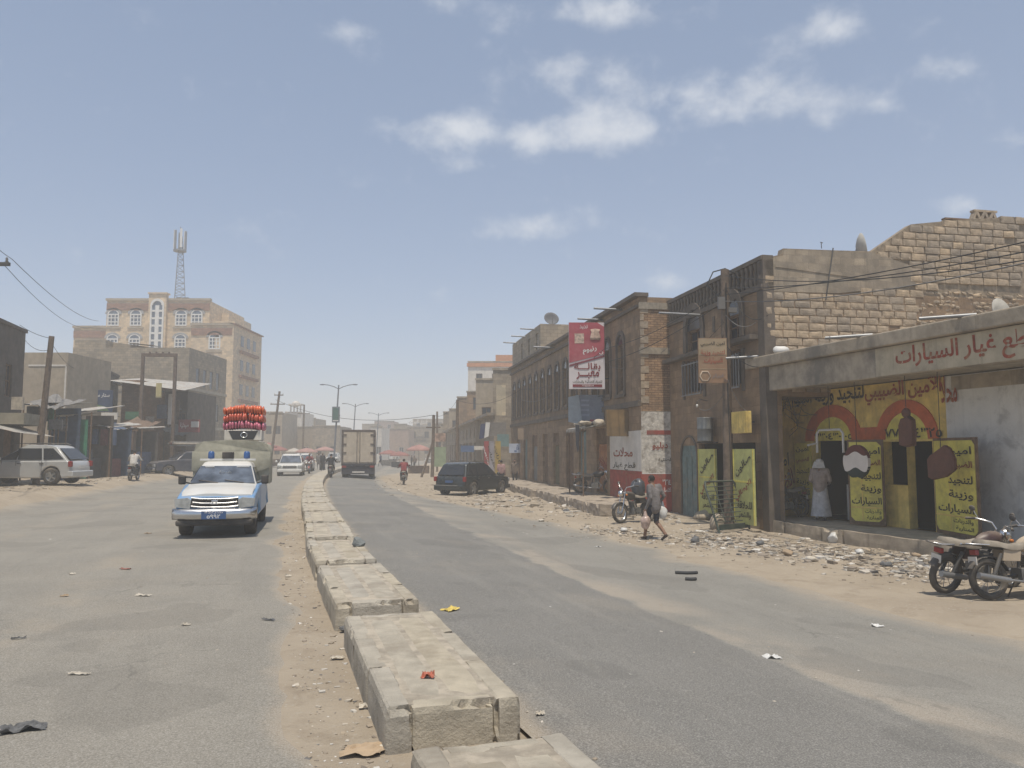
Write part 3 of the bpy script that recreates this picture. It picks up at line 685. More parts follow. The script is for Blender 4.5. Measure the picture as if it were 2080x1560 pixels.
# open door leaves
def shop_leaf(pl, pr, pt, pb, yl, yr, label):
    x0 = SH.uv(pl, 950, yl)[0]; x1 = SH.uv(pr, 950, yr)[0]
    a = SH.P(x0, yl, -.06); b = SH.P(x1, yr, -.06)
    f = Fr(a.xy, b.xy)
    t = bpy.data.objects.new('door', None); COL.objects.link(t); t.parent = sh
    t.matrix_local = Matrix.Translation((x0, yl, 0)) @ Matrix.Rotation(math.atan2(yr - yl, x1 - x0), 4, 'Z')
    Lw = f.L; z0 = -.03; z1 = f.uv((pl + pr) / 2, pt)[1]
    MB().box(0, Lw, 0, .05, z0, z1).build('door_leaf', WOODB, t)
    c = .1
    MB().prism([(.05 + c, z0 + .09), (Lw - .05 - c, z0 + .09), (Lw - .05, z0 + .09 + c), (Lw - .05, z1 - .06 - c), (Lw - .05 - c, z1 - .06), (.05, z1 - .06), (.05, z0 + .09 + c)], -.014, .0, lambda p, q, r: (p, r, q)).build('painted_panel', YEL, t)
    st = MB(); st.box(.05, Lw - .05, -.022, -.0142, z0 + .42, z0 + .45); st.box(Lw * .38, Lw * .38 + .018, -.02, -.0142, z0 + .12, z1 - .1); st.build('batten', YEL_W, t)
    hh = (z1 - z0 - .5) / 6
    for i, (s, m) in enumerate((('امين', INK_BLACK), ('الضبيبي', INK_RED), ('لتنجيد', INK_BLACK), ('وزينة', INK_BLACK), ('السيارات', INK_BLACK))):
        lettering(t, s, Lw * (.36 if i != 4 else .1), Lw * .92, z1 - .12 - (i + .92) * hh * 1.15, z1 - .12 - (i + .22) * hh * 1.15, -.024, m, .025)
    lettering(t, 'والدربات', Lw * .45, Lw * .9, z0 + .28, z0 + .40, -.024, INK_BLACK, .01)
    lettering(t, 'المنارية', Lw * .5, Lw * .9, z0 + .13, z0 + .24, -.024, INK_BLACK, .01)
shop_leaf(1722, 1795, 893, 1072, WY - .75, WY - .32, '')
shop_leaf(1897, 1984, 889, 1088, WY - .35, WY - .85, '')
# display samples hanging from the canopy
def hang(mbs, name, label, cat, x, y, z, rz=0):
    t = thing(name, label, cat, SH.P(x, y, z), SH.rz + rz)
    MB().cyl((0, 0, .1), (0, 0, zb + .1 - z), .008, n=5).build('hanging_string', CABLE, t)
    for nm, mb, m in mbs: mb.build(nm, m, t, bevel=.025, seg=3)
    return t
yh = .75
x, z = SH.uv(1741, 938, yh); ppm = FPX / SH.P(x, yh, 0).y
rr = 34 / ppm
def disc(r, y0, y1, zlo, zhi, wav=0):
    poly = []
    n = 24
    pts = []
    a = [2 * math.pi * k / 48 for k in range(48)]
    top = [(r * math.cos(t), r * math.sin(t)) for t in a]
    poly = [(p, min(max(q, zlo + wav * math.cos(p / r * 4.2)), zhi + wav * math.cos(p / r * 4.2))) for p, q in top]
    return MB().prism(poly, y0, y1, lambda p, q, t: (p, t, q))
FLAG_R = mat('dark red cover', (.1, .025, .02), var=.15); FLAG_W = mat('white cover', (.62, .56, .5), var=.08); FLAG_B = mat('dark green black cover', (.02, .03, .022), var=.15)
hang([('cover', disc(rr, -.05, .05, -rr, -rr * .22, .05 * rr / .4), FLAG_B), ('cover', disc(rr, -.055, .055, -rr * .4, rr * .42, .05 * rr / .4), FLAG_W), ('cover', disc(rr, -.05, .05, rr * .3, rr, .05 * rr / .4), FLAG_R)],
     'round_tyre_cover', 'round spare wheel cover with red white and black bands hanging in the shopfront', 'wheel cover', x, yh, z)
LEATH = mat('brown leather sample', (.105, .04, .025), var=.2, scale=5, rough=.55, bump=.3)
x, z = SH.uv(1912, 940, .65); ppm = FPX / SH.P(x, .65, 0).y
poly = [(-32, -30), (-20, -35), (12, -28), (34, -14), (35, 8), (24, 30), (12, 36), (-26, 14), (-33, 6)]
hang([('cover', MB().prism([(p / ppm, q / ppm) for p, q in poly], -.05, .05, lambda p, q, t: (p, t, q)), LEATH)], 'seat_cover', 'tilted brown leather seat cover hanging beside the open yellow door', 'seat cover', x, .65, z)
x, z = SH.uv(1842, 875, .65)
q = MB().prism([(p / ppm, q / ppm) for p, q in [(-19, -30), (-8, -33), (16, -30), (19, -8), (17, 22), (6, 30), (-12, 26), (-19, 12)]], -.06, .06, lambda p, q, t: (p, t, q))
q.ell((0, 0, 38 / ppm), (12 / ppm, .06, 11 / ppm), 12, 8)
hang([('cover', q, LEATH)], 'seat_cover', 'upright brown seat cover with headrest hanging under the second arch', 'seat cover', x, .65, z)
# counter in the first doorway and a white frame hung above the man
MB().box(d1[0] + .95, d1[1], WY + .3, WY + .9, -.06, .9).build('counter', GREYWHITE, sh)
x0, z0 = su(1660, 912, WY - .5); x1, z1 = su(1712, 872, WY - .5)
t = thing('chair_frame', 'white tubular seat frame hanging over the shop doorway', 'chair frame', SH.P((x0 + x1) / 2, WY - .5, z0), SH.rz)
w = (x1 - x0) / 2; h = z1 - z0
MB().tube([(-w, 0, -.1), (-w, 0, h * .8), (-w * .8, 0, h), (w * .8, 0, h), (w, 0, h * .8), (w, 0, -.1)], .035, 6).tube([(-w, 0, h * .3), (-w, -.3, .1)], .03, 6).build('tube_frame', WHITE_M, t)
MB().cyl((0, 0, h), (0, 0, zb + .1 - z0), .008, n=5).build('hanging_string', CABLE, t)
# bundles of tangled wiring under the canopy
random.seed(11)
cb = MB()
for k in range(26):
    x, z = SH.uv(random.uniform(1548, 1640), random.uniform(775, 800), 1.2); x2, z2 = SH.uv(random.uniform(1548, 1640), random.uniform(800, 890), 1.2)
    y0 = random.uniform(.3, 1.9); pts = [(x + (x2 - x) * t + .08 * math.sin(t * 9 + k), y0 + .1 * math.sin(t * 5 + k * 2), z + (z2 - z) * t - .3 * math.sin(math.pi * t)) for t in (0, .2, .4, .6, .8, 1)]
    cb.tube(pts, .008, 4)
for k in range(10):
    x, z = SH.uv(1580 + random.uniform(-8, 8), 855 + random.uniform(-8, 8), 1.5); r = random.uniform(.1, .24)
    cb.tube([(x + r * math.cos(a * .6), 1.5 + random.uniform(-.05, .05), z + r * math.sin(a * .6)) for a in range(12)], .012, 4)
w_ = thing('cable_tangle', 'tangled bundle of black wires hanging under the canopy corner', 'cables', SH.loc(), SH.rz); cb.build('wire_bundle', CABLE, w_)
# ------------------------------------------------------------------ tall brown house with arched windows, block side wall and baluster parapet
FA = on_z(1365, 1038, -.30)
tdir = Vector((.207, -1)).normalized()
NC = on_y(1557, 800, 21.45)
TB = Fr(FA.xy, NC.xy)
tb = thing('arched_house', 'brown two storey house with arched windows and a sandstone block side wall', 'house', TB.loc(), TB.rz)
H = 7.22
def tu(px, py, y=0): return TB.uv(px, py, y)
g1 = (tu(1393, 760)[0], tu(1428, 760)[0], tu(1410, 797)[1], tu(1410, 728)[1])
g2 = (tu(1478, 760)[0], tu(1506, 760)[0], tu(1492, 783)[1], tu(1492, 712)[1])
a1 = (tu(1397, 700)[0], tu(1427, 700)[0], tu(1412, 728)[1] + .22, tu(1412, 675)[1])
a2 = (tu(1477, 700)[0], tu(1508, 700)[0], a1[2], a1[3])
a1 = (a1[0], a1[1], g1[3] + .25, g1[3] + .95); a2 = (a2[0], a2[1], g1[3] + .25, g1[3] + .95)
dr1 = (tu(1386, 960)[0], tu(1417, 960)[0], -.5, tu(1400, 905)[1]); dr2 = (tu(1420, 960)[0], tu(1536, 960)[0], -.5, tu(1470, 900)[1])
TL = TB.L
mb = MB(); shell(mb, 0, TL, 0, .45, -.7, 3.3, [dr1, dr2], .22); shell(mb, 0, TL, 0, 9, 3.3, H - .95, [g1, g2, a1, a2], .22); mb.add([(0, .45, 3.3), (TL, .45, 3.3), (TL, 9, 3.3), (0, 9, 3.3)], [(0, 1, 2, 3)]); mb.build('front_wall', PLASTER, tb)
# ochre partition that closes the canopy recess against the house
pa = SH.uv(1553, 900, .35)[0]; pb_ = su(1614, 950)[0]
pt = bpy.data.objects.new('partition_wall', None); COL.objects.link(pt); pt.parent = sh
pt.matrix_local = Matrix.Translation((pa, .35, 0)) @ Matrix.Rotation(math.atan2(WY - .35, pb_ - pa), 4, 'Z')
PL = math.hypot(WY - .35, pb_ - pa) + .1
MB().box(0, PL, 0, .2, -.3, 3.5).build('partition', YEL_W, pt)
lettering(pt, 'امين', PL * .22, PL * .75, 1.25, 1.75, -.012, INK_BLACK, .04, rot=.05)
lettering(pt, 'الض', PL * .35, PL * .9, .55, 1.2, -.012, INK_RED, .04, rot=.35)
# parapet: rails and balusters
MB().box(-.06, TL + .0, -.08, .25, H - .945, H - .80).box(-.05, TL, -.06, .22, H - .12, H).build('parapet_rail', PLASTER_DK, tb)
MB().box(0, TL, .12, .22, H - .80, H - .12).build('parapet_wall', PLASTER, tb)
bal = MB().lathe([(.05, 0), (.075, .12), (.085, .22), (.05, .36), (.045, .48), (.075, .58), (.075, .66)], 8).build('baluster', PLASTER_DK, tb); nb_ = int(TL / .26)
for i in range(nb_):
    o = bal if i == 0 else link_mesh('baluster', bal.data, tb)
    o.location = (.15 + i * .26, .02, H - .80)
MB().box(TL - .32, TL + .03, -.03, .3, -.7, H - .95).box(TL - .3, TL + .02, -.02, .3, H - .94, H + .01).build('corner_pier', PLASTER_DK, tb)
# ledge between the storeys with its sagging wooden planks
zl = g1[3] + .04
MB().box(0, TL - .33, -.28, -.002, zl, zl + .13).build('ledge', PLASTER_DK, tb)
for (x0, x1, z0, z1) in (a1, a2):
    cx = (x0 + x1) / 2; r = (x1 - x0) / 2
    m_ = MB(); arch_ring(m_, cx, z1, r + .2, r, -.09, .1, 12, sz=1.15); m_.box(x0 - .2, x0, -.09, .0, z0, z1 + .02).box(x1, x1 + .2, -.09, .0, z0, z1 + .02); m_.build('window_arch', PLASTER_DK, tb)
    poly = [(cx + r * math.cos(math.pi * k / 12), z1 + r * 1.15 * math.sin(math.pi * k / 12)) for k in range(13)]
    MB().prism(poly, -.012, .0, lambda p, q, t: (p, t, q)).build('fanlight', GLASS_D, tb)
    pane(tb, x0, x1, z0, z1, .12, GLASS_D, (1, 1), WOODB)
for (x0, x1, z0, z1) in (g1, g2):
    pane(tb, x0, x1, z0, z1, .14, GLASS_D, (1, 0), WOODB)
    gr = bpy.data.objects.new('window_grille', None); COL.objects.link(gr); gr.parent = tb
    n = 7
    for i in range(n):
        x = x0 - .05 + (x1 - x0 + .1) * i / (n - 1)
        MB().box(x - .016, x + .016, -.12, -.09, z0 - .1, z1 - .12).build('bar', STEEL, gr)
    MB().box(x0 - .07, x1 + .07, -.14, -.121, z0 - .1, z0 - .06).box(x0 - .07, x1 + .07, -.14, -.121, z1 - .2, z1 - .16).build('rail', STEEL, gr)
    MB().box(x0 - .22, x0 - .06, -.04, .0, z0 - .2, z1 + .0).build('window_surround', PLASTER_DK, tb); MB().box(x1 + .06, x1 + .22, -.04, .0, z0 - .2, z1).build('window_surround', PLASTER_DK, tb)
x0 = tu(1449, 700)[0]
MB().box(x0, x0 + .16, -.02, .0, a1[2] + .4, a1[2] + .9).build('vent_slot', PLASTER_DK, tb)
arch_door(tb, dr1[0], dr1[1], -.42, tu(1400, 888)[1], .02, TEAL)
mb = MB().box(dr2[0], dr2[1], .21, .24, -.5, dr2[3]).build('dark_lining', BLACK_I, tb)  # near-black sheet stands in for the shade inside the salon
# salon leaves painted yellow green
def salon_leaf(pl, pr, pt, pb, y):
    x0 = tu(pl, 970, y)[0]; x1 = tu(pr, 970, y)[0]; z1 = tu((pl + pr) / 2, pt, y)[1]; z0 = tu((pl + pr) / 2, pb, y)[1]
    d = MB().box(x0, x1, y, y + .05, z0, z1).build('door', YEL_G, tb)
    Lw = x1 - x0; zm = z0 + (z1 - z0) * .56
    MB().box(x0 + .03, x1 - .03, y - .015, y, zm - .02, zm + .02).box(x0, x0 + .04, y - .015, y, z0, z1).box(x1 - .04, x1, y - .015, y, z0, z1).build('batten', YEL, d)
    zc = (zm + z1) / 2; lettering(d, 'صالون', x0 + Lw * .08, x1 - Lw * .06, zc - .13, zc + .13, y - .02, INK_BLACK, .03, rot=.5)
    lettering(d, 'الايطالي', x0 + Lw * .06, x1 - Lw * .04, zm - .36, zm - .12, y - .02, INK_RED, .03, rot=.5)
    lettering(d, 'للحلاقة', x0 + Lw * .2, x1 - Lw * .1, z0 + .42, z0 + .62, y - .02, INK_BLACK, .025)
    lettering(d, 'والشعر', x0 + Lw * .25, x1 - Lw * .15, z0 + .14, z0 + .34, y - .02, INK_BLACK, .02)
salon_leaf(1419, 1454, 912, 1042, -.06)
salon_leaf(1490, 1531, 912, 1064, -.5)
# grey drum on brackets, yellow light box, bulb
x, z0 = tu(1431, 897, -.35); _, z1 = tu(1431, 848, -.35)
t = thing('water_drum', 'grey metal drum fixed to the brown wall above the salon door', 'drum', TB.P(x, -.32, z0), TB.rz)
MB().lathe([(.001, 0), (.24, 0), (.25, .02), (.245, .04), (.245, (z1 - z0) * .5), (.255, (z1 - z0) * .52), (.245, (z1 - z0) * .55), (.245, z1 - z0 - .03), (.25, z1 - z0), (.001, z1 - z0 + .01)], 20).build('drum', mat('galvanised drum', (.2, .205, .2), metal=.4, rough=.5, var=.2), t)
MB().box(-.2, -.16, -.2, .32, -.05, -.005).box(.16, .2, -.2, .32, -.05, -.005).build('bracket', STEEL_D, t)
x, z0 = tu(1506, 880, -.4); x0 = tu(1492, 860, -.4)[0]; x1 = tu(1520, 860, -.4)[0]; z1 = tu(1506, 836, -.4)[1]
t = thing('light_box', 'small blank yellow sign box jutting over the salon door', 'sign', TB.P((x0 + x1) / 2, -.4, z0), TB.rz)
MB().box((x0 - x1) / 2, (x1 - x0) / 2, -.1, .1, 0, z1 - z0).build('box', YEL_W, t, bevel=.01)
MB().box(-.02, .02, .1, .4, .3, .34).build('bracket', STEEL_D, t)
x, z = tu(1416, 824, -.35)
t = thing('light_bulb', 'white bulb on a bracket over the teal arched door', 'light bulb', TB.P(x, -.35, z), TB.rz)
MB().ell((0, 0, 0), (.035, .035, .055), 10, 8).build('bulb', WHITE_M, t)
MB().cyl((0, 0, .05), (0, 0, .13), .02).tube([(0, 0, .13), (0, .1, .2), (0, .35, .16)], .012, 5).build('bracket', STEEL_D, t)
for px, py in ((1390, 591), (1440, 596)):
    x, z = tu(px, py); 
spout(tb, tu(1425, 575)[0], H - 1.0, 0, 1.5)
# ---- side wall of sandstone blocks, facing the camera (frame on the near corner)
SW = Fr(NC.xy, (NC.xy + Vector((TB.n.x, TB.n.y)) * 8))
sw = thing('block_wall', 'weathered sandstone block side wall with plastered top and rubble patch', 'wall', SW.loc(), SW.rz)
def wu(px, py): return SW.uv(px, py)
prof = [(0, 3.3), (9.0, 3.3)]
pts = [(2085, 446), (2058, 440), (1950, 446), (1852, 455), (1772, 510), (1700, 508), (1592, 504), (1590, 516), (1570, 520)]
prof += [wu(*p) for p in pts] + [(0.0, H - .1)]
prof[2] = (9.0, wu(2080, 446)[1])
MB().prism(prof, .03, .3, lambda p, q, t: (p, t, q)).build('wall_core', MORTAR, sw)
# plastered band along the top
bandp = [wu(1562, 592), wu(1700, 596), wu(1860, 580), wu(1850, 540), wu(1772, 513), wu(1700, 511), wu(1593, 507), wu(1591, 519), wu(1571, 523), (0.03, H - .15)]
MB().prism(bandp, -.02, .03, lambda p, q, t: (p, t, q)).build('plaster_band', PLASTER_GY, sw)
MB().prism([(0.35, H - .32), (3.2, H - .55), (3.2, H - .48), (.35, H - .25)], -.04, -.02, lambda p, q, t: (p, t, q)).build('plaster_ridge', PLASTER_GY, sw)
random.seed(21)
blk = [rough_box('block', .40, .16, .215, 4, 2, 3, .006, BLOCK, s, .016) for s in range(41, 49)]
zr = 3.42; row = 0; nblk = 0
def inpoly(x, z, poly):
    c = False; n = len(poly)
    for i in range(n):
        (x0, z0), (x1, z1) = poly[i], poly[i - 1]
        if (z0 > z) != (z1 > z) and x < (x1 - x0) * (z - z0) / (z1 - z0) + x0: c = not c
    return c
rubp = [wu(1858, 700), wu(1862, 640), wu(1872, 590), wu(1900, 583), wu(2095, 583), wu(2095, 720)]
rz0 = wu(1870, 588)[1]
while zr < 8.6:
    hh = .215 + random.uniform(-.018, .018) ; x = .05 + (row % 2) * .2 - .2
    while x < 8.9:
        w = random.choice((.36, .40, .40, .43, .48)) * random.uniform(.93, 1.07)
        cx, cz = x + w / 2, zr + hh / 2
        a, b = max(.04, x), x + w
        if inpoly(cx, cz + .08, prof) and not inpoly(cx, cz, bandp) and not inpoly(cx, cz, rubp) and b - a > .1 and cx < 8.4 and random.random() > .008:
            link_mesh('block', random.choice(blk), sw, ((a + b) / 2, .05 + random.uniform(-.012, .008), cz), (random.uniform(-.03, .03), random.uniform(-.014, .014), random.uniform(-.03, .03)), ((b - a) / .40 * .975, 1, hh / .215 * .955)); nblk += 1
        x += w
    zr += hh; row += 1
print('blocks', nblk)
# rubble stones in the patch
st = [rough_box('stone', .2, .16, .1, 3, 3, 2, .02, BLOCK, s, .04) for s in range(60, 66)]
zr = 3.6; ns = 0
while zr < rz0 - .03:
    x = wu(1860, 640)[0] - .05 + random.uniform(0, .15)
    while x < 8.3:
        w = random.uniform(.13, .3)
        if inpoly(x + w / 2, zr + .05, rubp) and zr > 3.9: link_mesh('stone', random.choice(st), sw, (x + w / 2, .06 + random.uniform(-.02, .05), zr + random.uniform(-.02, .05)), (random.uniform(-.2, .2), random.uniform(-.25, .25), random.uniform(-.3, .3)), (w / .2, 1, random.uniform(.8, 1.35))); ns += 1
        x += w
    zr += .125
print('stones', ns)
# roof bits: triangle vent, plank, dish, antenna bits
x, z = wu(2018, 446)
t = thing('roof_vent', 'openwork triangular masonry vent on top of the block wall', 'roof vent', SW.P(x, .3, z), SW.rz)
pp = FPX / SW.P(x, 0, 0).y
for i in range(3):
    c = (-26 + i * 20 + 6) / pp; hh = 24 / pp; ww = 11 / pp
    MB().prism([(c - ww, .09), (c - ww + .09, .09), (c + .01, hh - .05), (c - .05, hh)], 0, .16, lambda p, q, t: (p, t, q)).prism([(c + ww, .09), (c + ww - .09, .09), (c - .01, hh - .05), (c + .05, hh)], 0.002, .158, lambda p, q, t: (p, t, q)).build('vent_block', BLOCK, t)
MB().box(-34 / pp, 36 / pp, -.05, .3, 0, .088).build('vent_base', CONC_GY, t)
MB().box(-26 / pp, 30 / pp, .0, .18, 24 / pp - .02, 24 / pp + .04).build('vent_cap', BLOCK, t)
x, z = wu(1945, 446)
t = thing('roof_plank', 'thin plank lying on top of the high block wall', 'plank', SW.P(x, .15, z + .02), SW.rz); MB().box(-.35, 1.4, -.08, .08, 0, .05).build('plank', WOODB, t)
x, z = wu(1762, 512)
aerial_dish('tall thin white satellite dish edge on behind the block wall', SW.P(x, .5, z - .35), 1.35, .45, .15)
x, z = wu(2022, 640)
t = thing('satellite_dish', 'white dish rim rising behind the shop canopy roof', 'satellite dish', (0, 0, 0), 0)
pd = on_y(2024, 634, 16.8)
t.location = (pd.x, pd.y, zt - .02); t.rotation_euler = (0, 0, .5)
rr = .36
MB().lathe([(.001, .02), (rr * .5, .03), (rr, .14), (rr, .16), (rr * .5, .05), (.001, .04)], 18, Matrix.Translation((0, 0, .3)) @ Matrix.Rotation(1.3, 4, 'X')).build('dish', mat('weathered dish', (.4, .38, .34)), t); MB().cyl((0, 0, 0), (0, 0, .3), .03).build('mast', STEEL, t)
x, z = wu(1690, 512)
t = thing('roof_aerial', 'thin leaning steel aerial rod on the block wall', 'aerial', SW.P(x, -.06, 0), SW.rz)
x2, z2 = wu(1675, 610); MB().cyl((0, 0, z + .1), (x2 - x, 0, z2), .018, n=6).cyl((-.3, .1, z + .1), (-.3, .1, z + .28), .012, n=5).cyl((-.33, .1, z + .28), (-.25, .1, z + .26), .012, n=5).build('rod', STEEL_D, t)
pd = SH.uv(1577, 718); t = thing('white_sack', 'crumpled white sack lying on the edge of the shop canopy', 'sack', SH.P(pd[0], .15, zt), 0)
mb = MB().ell((0, 0, .1), (.22, .15, .12), 14, 10); mb.v = [tuple(Vector(v) + mnoise.noise_vector(Vector(v) * 9) * .03) for v in mb.v]; mb.build('sack', mat('white plastic', (.66, .64, .6), rough=.45, var=.1), t)
# ------------------------------------------------------------------ long brown row house with brick end wall (white and red painted base)
CN = on_y(1303, 900, 28.0).xy
RD = Vector((.18, -1)).normalized()
FARP = CN - RD * 26.2
RW = Fr(FARP, CN)
rw = thing('row_house', 'long brown two storey row house with red and white painted brick end', 'house', RW.loc(), RW.rz)
def ru(px, py, y=0): return RW.uv(px, py, y)
RL = RW.L; RH = 7.35
holes = []
uppers = [(1253, 1280, 690, 790), (1206, 1222, 700, 795)]
# upper windows in pairs along the row, ground doors
ux = []
x = RL - 2.2
while x > 1: ux.append(x); x -= 1.75
gr_ = [h for h in ux]
for i, x in enumerate(ux): holes.append((x - .38, x + .38, 4.1, 5.9))
gd = [(RL - 4.9, 1.5), (RL - 7.9, 1.3), (RL - 10.2, 1.4), (RL - 13, 1.3), (RL - 15.6, 1.2), (RL - 18.4, 1.4), (RL - 21.2, 1.2), (RL - 23.6, 1.2)]
for x, w in gd: holes.append((x - w / 2, x + w / 2, .1, 2.75))
mb = MB(); shell(mb, 0, RL, 0, 9, -.5, RH, holes, .25); mb.build('front_wall', PLASTER, rw)
MB().box(-.1, RL + .12, -.22, .3, RH + .002, RH + .14).box(0, RL, -.12, .0, RH - .38, RH - .28).build('cornice', PLASTER_DK, rw)
MB().box(0, RL - .02, -.1, -.002, 3.42, 3.62).build('ledge', PLASTER_DK, rw)
for i, x in enumerate(ux):
    pane(rw, x - .38, x + .38, 4.1, 5.9, .15, GLASS_D, (1, 2), WOODB, .06)
    m_ = MB(); arch_ring(m_, x, 5.9, .55, .40, -.06, .0, 10); m_.box(x - .55, x - .40, -.06, 0, 3.95, 5.9).box(x + .40, x + .55, -.06, 0, 3.95, 5.9).box(x - .6, x + .6, -.1, -.061, 3.86, 3.98); m_.build('window_surround', PLASTER_DK, rw)
    MB().prism([(x + .4 * math.cos(math.pi * k / 8), 5.905 + .4 * math.sin(math.pi * k / 8)) for k in range(9)], -.01, .0, lambda p, q, t: (p, t, q)).build('fanlight', GLASS_D, rw)
dmats = [mat('faded orange shutter', (.42, .19, .09), var=.25, col2=(.3, .2, .13), s2=2), TEAL, WOODB, mat('olive wood door', (.15, .13, .07), var=.3, col2=(.1, .08, .05), s2=2), WOODB, mat('grey tin shutter', (.2, .2, .19), var=.2), TEAL, WOODB]
for (x, w), m_ in zip(gd, dmats):
    for s in (-1, 1):
        a, b = (x - w / 2 + .02, x - .01) if s < 0 else (x + .01, x + w / 2 - .02)
        dd = MB().box(a, b, .12, .17, .12, 2.1 if m_ is not TEAL else 2.7).build('door', m_, rw)
        n = 3
        for k in range(n):
            c = a + (b - a) * k / n; MB().box(c + .02, c + (b - a) / n - .02, .10, .121, .2, 2.0).build('board', m_, dd)
    if m_ is not TEAL: MB().box(x - w / 2, x + w / 2, .1, .16, 2.12, 2.75).build('transom', WOODB, rw)
x0, w = gd[0]
lettering(rw, 'بقالة', x0 - w / 2 + .05, x0 - .06, .5, 1.9, .09, INK_RED, .05, rot=1.2)
lettering(rw, 'مواد', x0 + .05, x0 + w / 2 - .08, .6, 1.9, .09, INK_RED, .05, rot=.9)
# painted end wall (faces the camera)
EW = Fr(CN, CN + Vector((-RD.y, RD.x)) * 1.6)
ew = MB()
eL = 1.15
def eu(px, py): return EW.uv(px, py)
zw1 = eu(1330, 836)[1]; zr1 = eu(1330, 961)[1]; zr2 = .1
def rwall(nm, m, z0, z1, o=.012): 
    t = MB().box(RL + .001, RL + o, .0, 3.0, z0, z1).build(nm, m, rw); return t
mbx = MB(); mbx.box(RL + .001, RL + .02, .05, 3, zw1 + .02, RH - .3); mbx.build('brick_end', BRICK, rw)
rwall('white_paint', WHITE_R, zr1, zw1, .03); rwall('red_dado', RED_P, -.4, zr1 - .03, .035); rwall('white_line', WHITE_M, zr1 - .03, zr1, .037)
for zz in (eu(1330, 713)[1], eu(1330, 622)[1]): MB().box(RL + .001, RL + .07, -.05, 3, zz - .12, zz + .12).build('string_course', CONC_GY, rw)
random.seed(5)
for k in range(16):   # toothed quoins at the corner
    z = zw1 + .3 + k * .27
    if z < RH - .5: MB().box(RL + .0205, RL + .035, .0, .14 if k % 2 else .3, z, z + .24).build('quoin', BLOCK, rw)
M_end = Matrix(((0, 1, 0, 0), (1, 0, 0, 0), (0, 0, 1, 0), (0, 0, 0, 1)))
def elet(text, pl, pr, pt, pb, m, bold=.02, o=.042):
    a, z1 = eu(pl, pt); b, z0 = eu(pr, pb)
    t = lettering(rw, text, a, b, z0, z1, RL + o, m, bold, M=M_end)
elet('دبليو', 1324, 1356, 898, 914, INK_RED, .03); elet('اصلية', 1336, 1362, 930, 938, INK_BLACK); elet('٣٢٦٤', 1345, 1362, 972, 985, INK_WHITE); elet('للاتصال', 1345, 1362, 990, 1002, INK_WHITE)
a, z1 = eu(1313, 874); b, z0 = eu(1362, 883); MB().box(RL + .031, RL + .038, a, b + .1, z0, z1).build('painted_stripe', RED_P, rw)
# street side of the painted corner
zf = ru(1270, 955)[1]
x0 = ru(1240, 930)[0]
MB().box(x0, RL - .001, -.02, -.001, zf, 2.55).build('white_paint', WHITE_W, rw); MB().box(x0, RL - .001, -.025, -.001, -.3, zf - .01).build('red_dado', RED_P, rw)
lettering(rw, 'محلات', x0 + .5, RL - .9, 1.6, 1.95, -.03, INK_RED, .02); lettering(rw, 'قطع غيار', x0 + .4, RL - .6, 1.1, 1.4, -.03, INK_BLACK, .015); lettering(rw, 'م', x0 + 1.9, RL - .5, .9, 1.05, -.03, INK_RED)
for px, py in ((1262, 628), (1225, 641), (1125, 702)):
    spout(rw, ru(px, py)[0], RH - .1, 0, 1.1)
# upper storey set back at the far end of the row
xs = ru(1096, 690)[0]
up = MB(); shell(up, .2, xs, .05, 7, RH + .142, 9.1, [(xs - 1.3 - k * 2.3, xs - .6 - k * 2.3, 7.7, 8.7) for k in range(3)], .2); up.build('upper_wall', GREYBLOCK, rw)
for k in range(3): pane(rw, xs - 1.3 - k * 2.3, xs - .6 - k * 2.3, 7.7, 8.7, .2, GLASS_D, (1, 1), WHITE_M)
for k in range(3): spout(rw, xs - 1.5 - k * 3, 9.0, .05, .9)
p = on_y(1119, 668, 46.5); aerial_dish('dark satellite dish on the grey rooftop storey', (p.x, p.y, 9.05), .2, .45, .5, mat('dark dish grey', (.12, .12, .125)))
# ---- shop signs along the row
def sign_panel(name, label, frame, x, y, z0, z1, w, m, th=.12, rz=math.pi / 2, parts=None):
    t = thing(name, label, 'sign', frame.P(x, y, 0), frame.rz)
    return t
# red and white grocery sign, projecting from the row so that it faces up the street
gs = on_y(1192, 720, 31.6); gw = 73 / FPX * 31.6; zt1 = on_y(1190, 655, 31.6).z; zb1 = on_y(1190, 790, 31.6).z; zm1 = on_y(1190, 725, 31.6).z
t = thing('grocery_sign', 'tall red and white grocery sign hung out from the brown row house', 'sign', (gs.x, 31.6, 0), .03)
SIGN_R = mat('faded red print', (.36, .075, .095), var=.15, scale=2, col2=(.42, .16, .17), s2=1.5)
SIGN_W = mat('off white print', (.60, .55, .55), var=.05)
MB().box(-gw / 2, gw / 2, 0, .12, zb1, zt1).build('sign_box', SIGN_W, t)
MB().prism([(-gw / 2 + .003, zm1 - .25), (gw / 2 - .003, zm1 + .12), (gw / 2 - .003, zt1 - .18), (gw / 2 * .6, zt1 - .004), (-gw / 2 + .003, zt1 - .004)], -.012, 0, lambda p, q, r: (p, r, q)).build('red_print', SIGN_R, t)
MB().prism([(-gw / 2 + .01, zm1 - .32), (gw / 2 - .01, zm1 + .08), (gw / 2 - .01, zm1 + .0), (-gw / 2 + .01, zm1 - .4)], -.016, -.0125, lambda p, q, r: (p, r, q)).build('maroon_swoosh', mat('maroon print', (.2, .05, .07)), t)
MB().box(-gw * .34, -gw * .08, -.02, -.0125, zm1 + .55, zm1 + .95).build('picture_panel', mat('cake picture print', (.5, .38, .3), var=.4, scale=9), t)
MB().lathe([(.001, 0), (.2, 0), (.22, .1), (.16, .3), (.2, .42), (.001, .45)], 12, Matrix.Translation((gw * .24, -.03, zm1 + .7)) @ Matrix.Scale(.1, 4, (0, 1, 0))).build('picture_panel', mat('jar picture print', (.5, .36, .28), var=.3, scale=8), t)
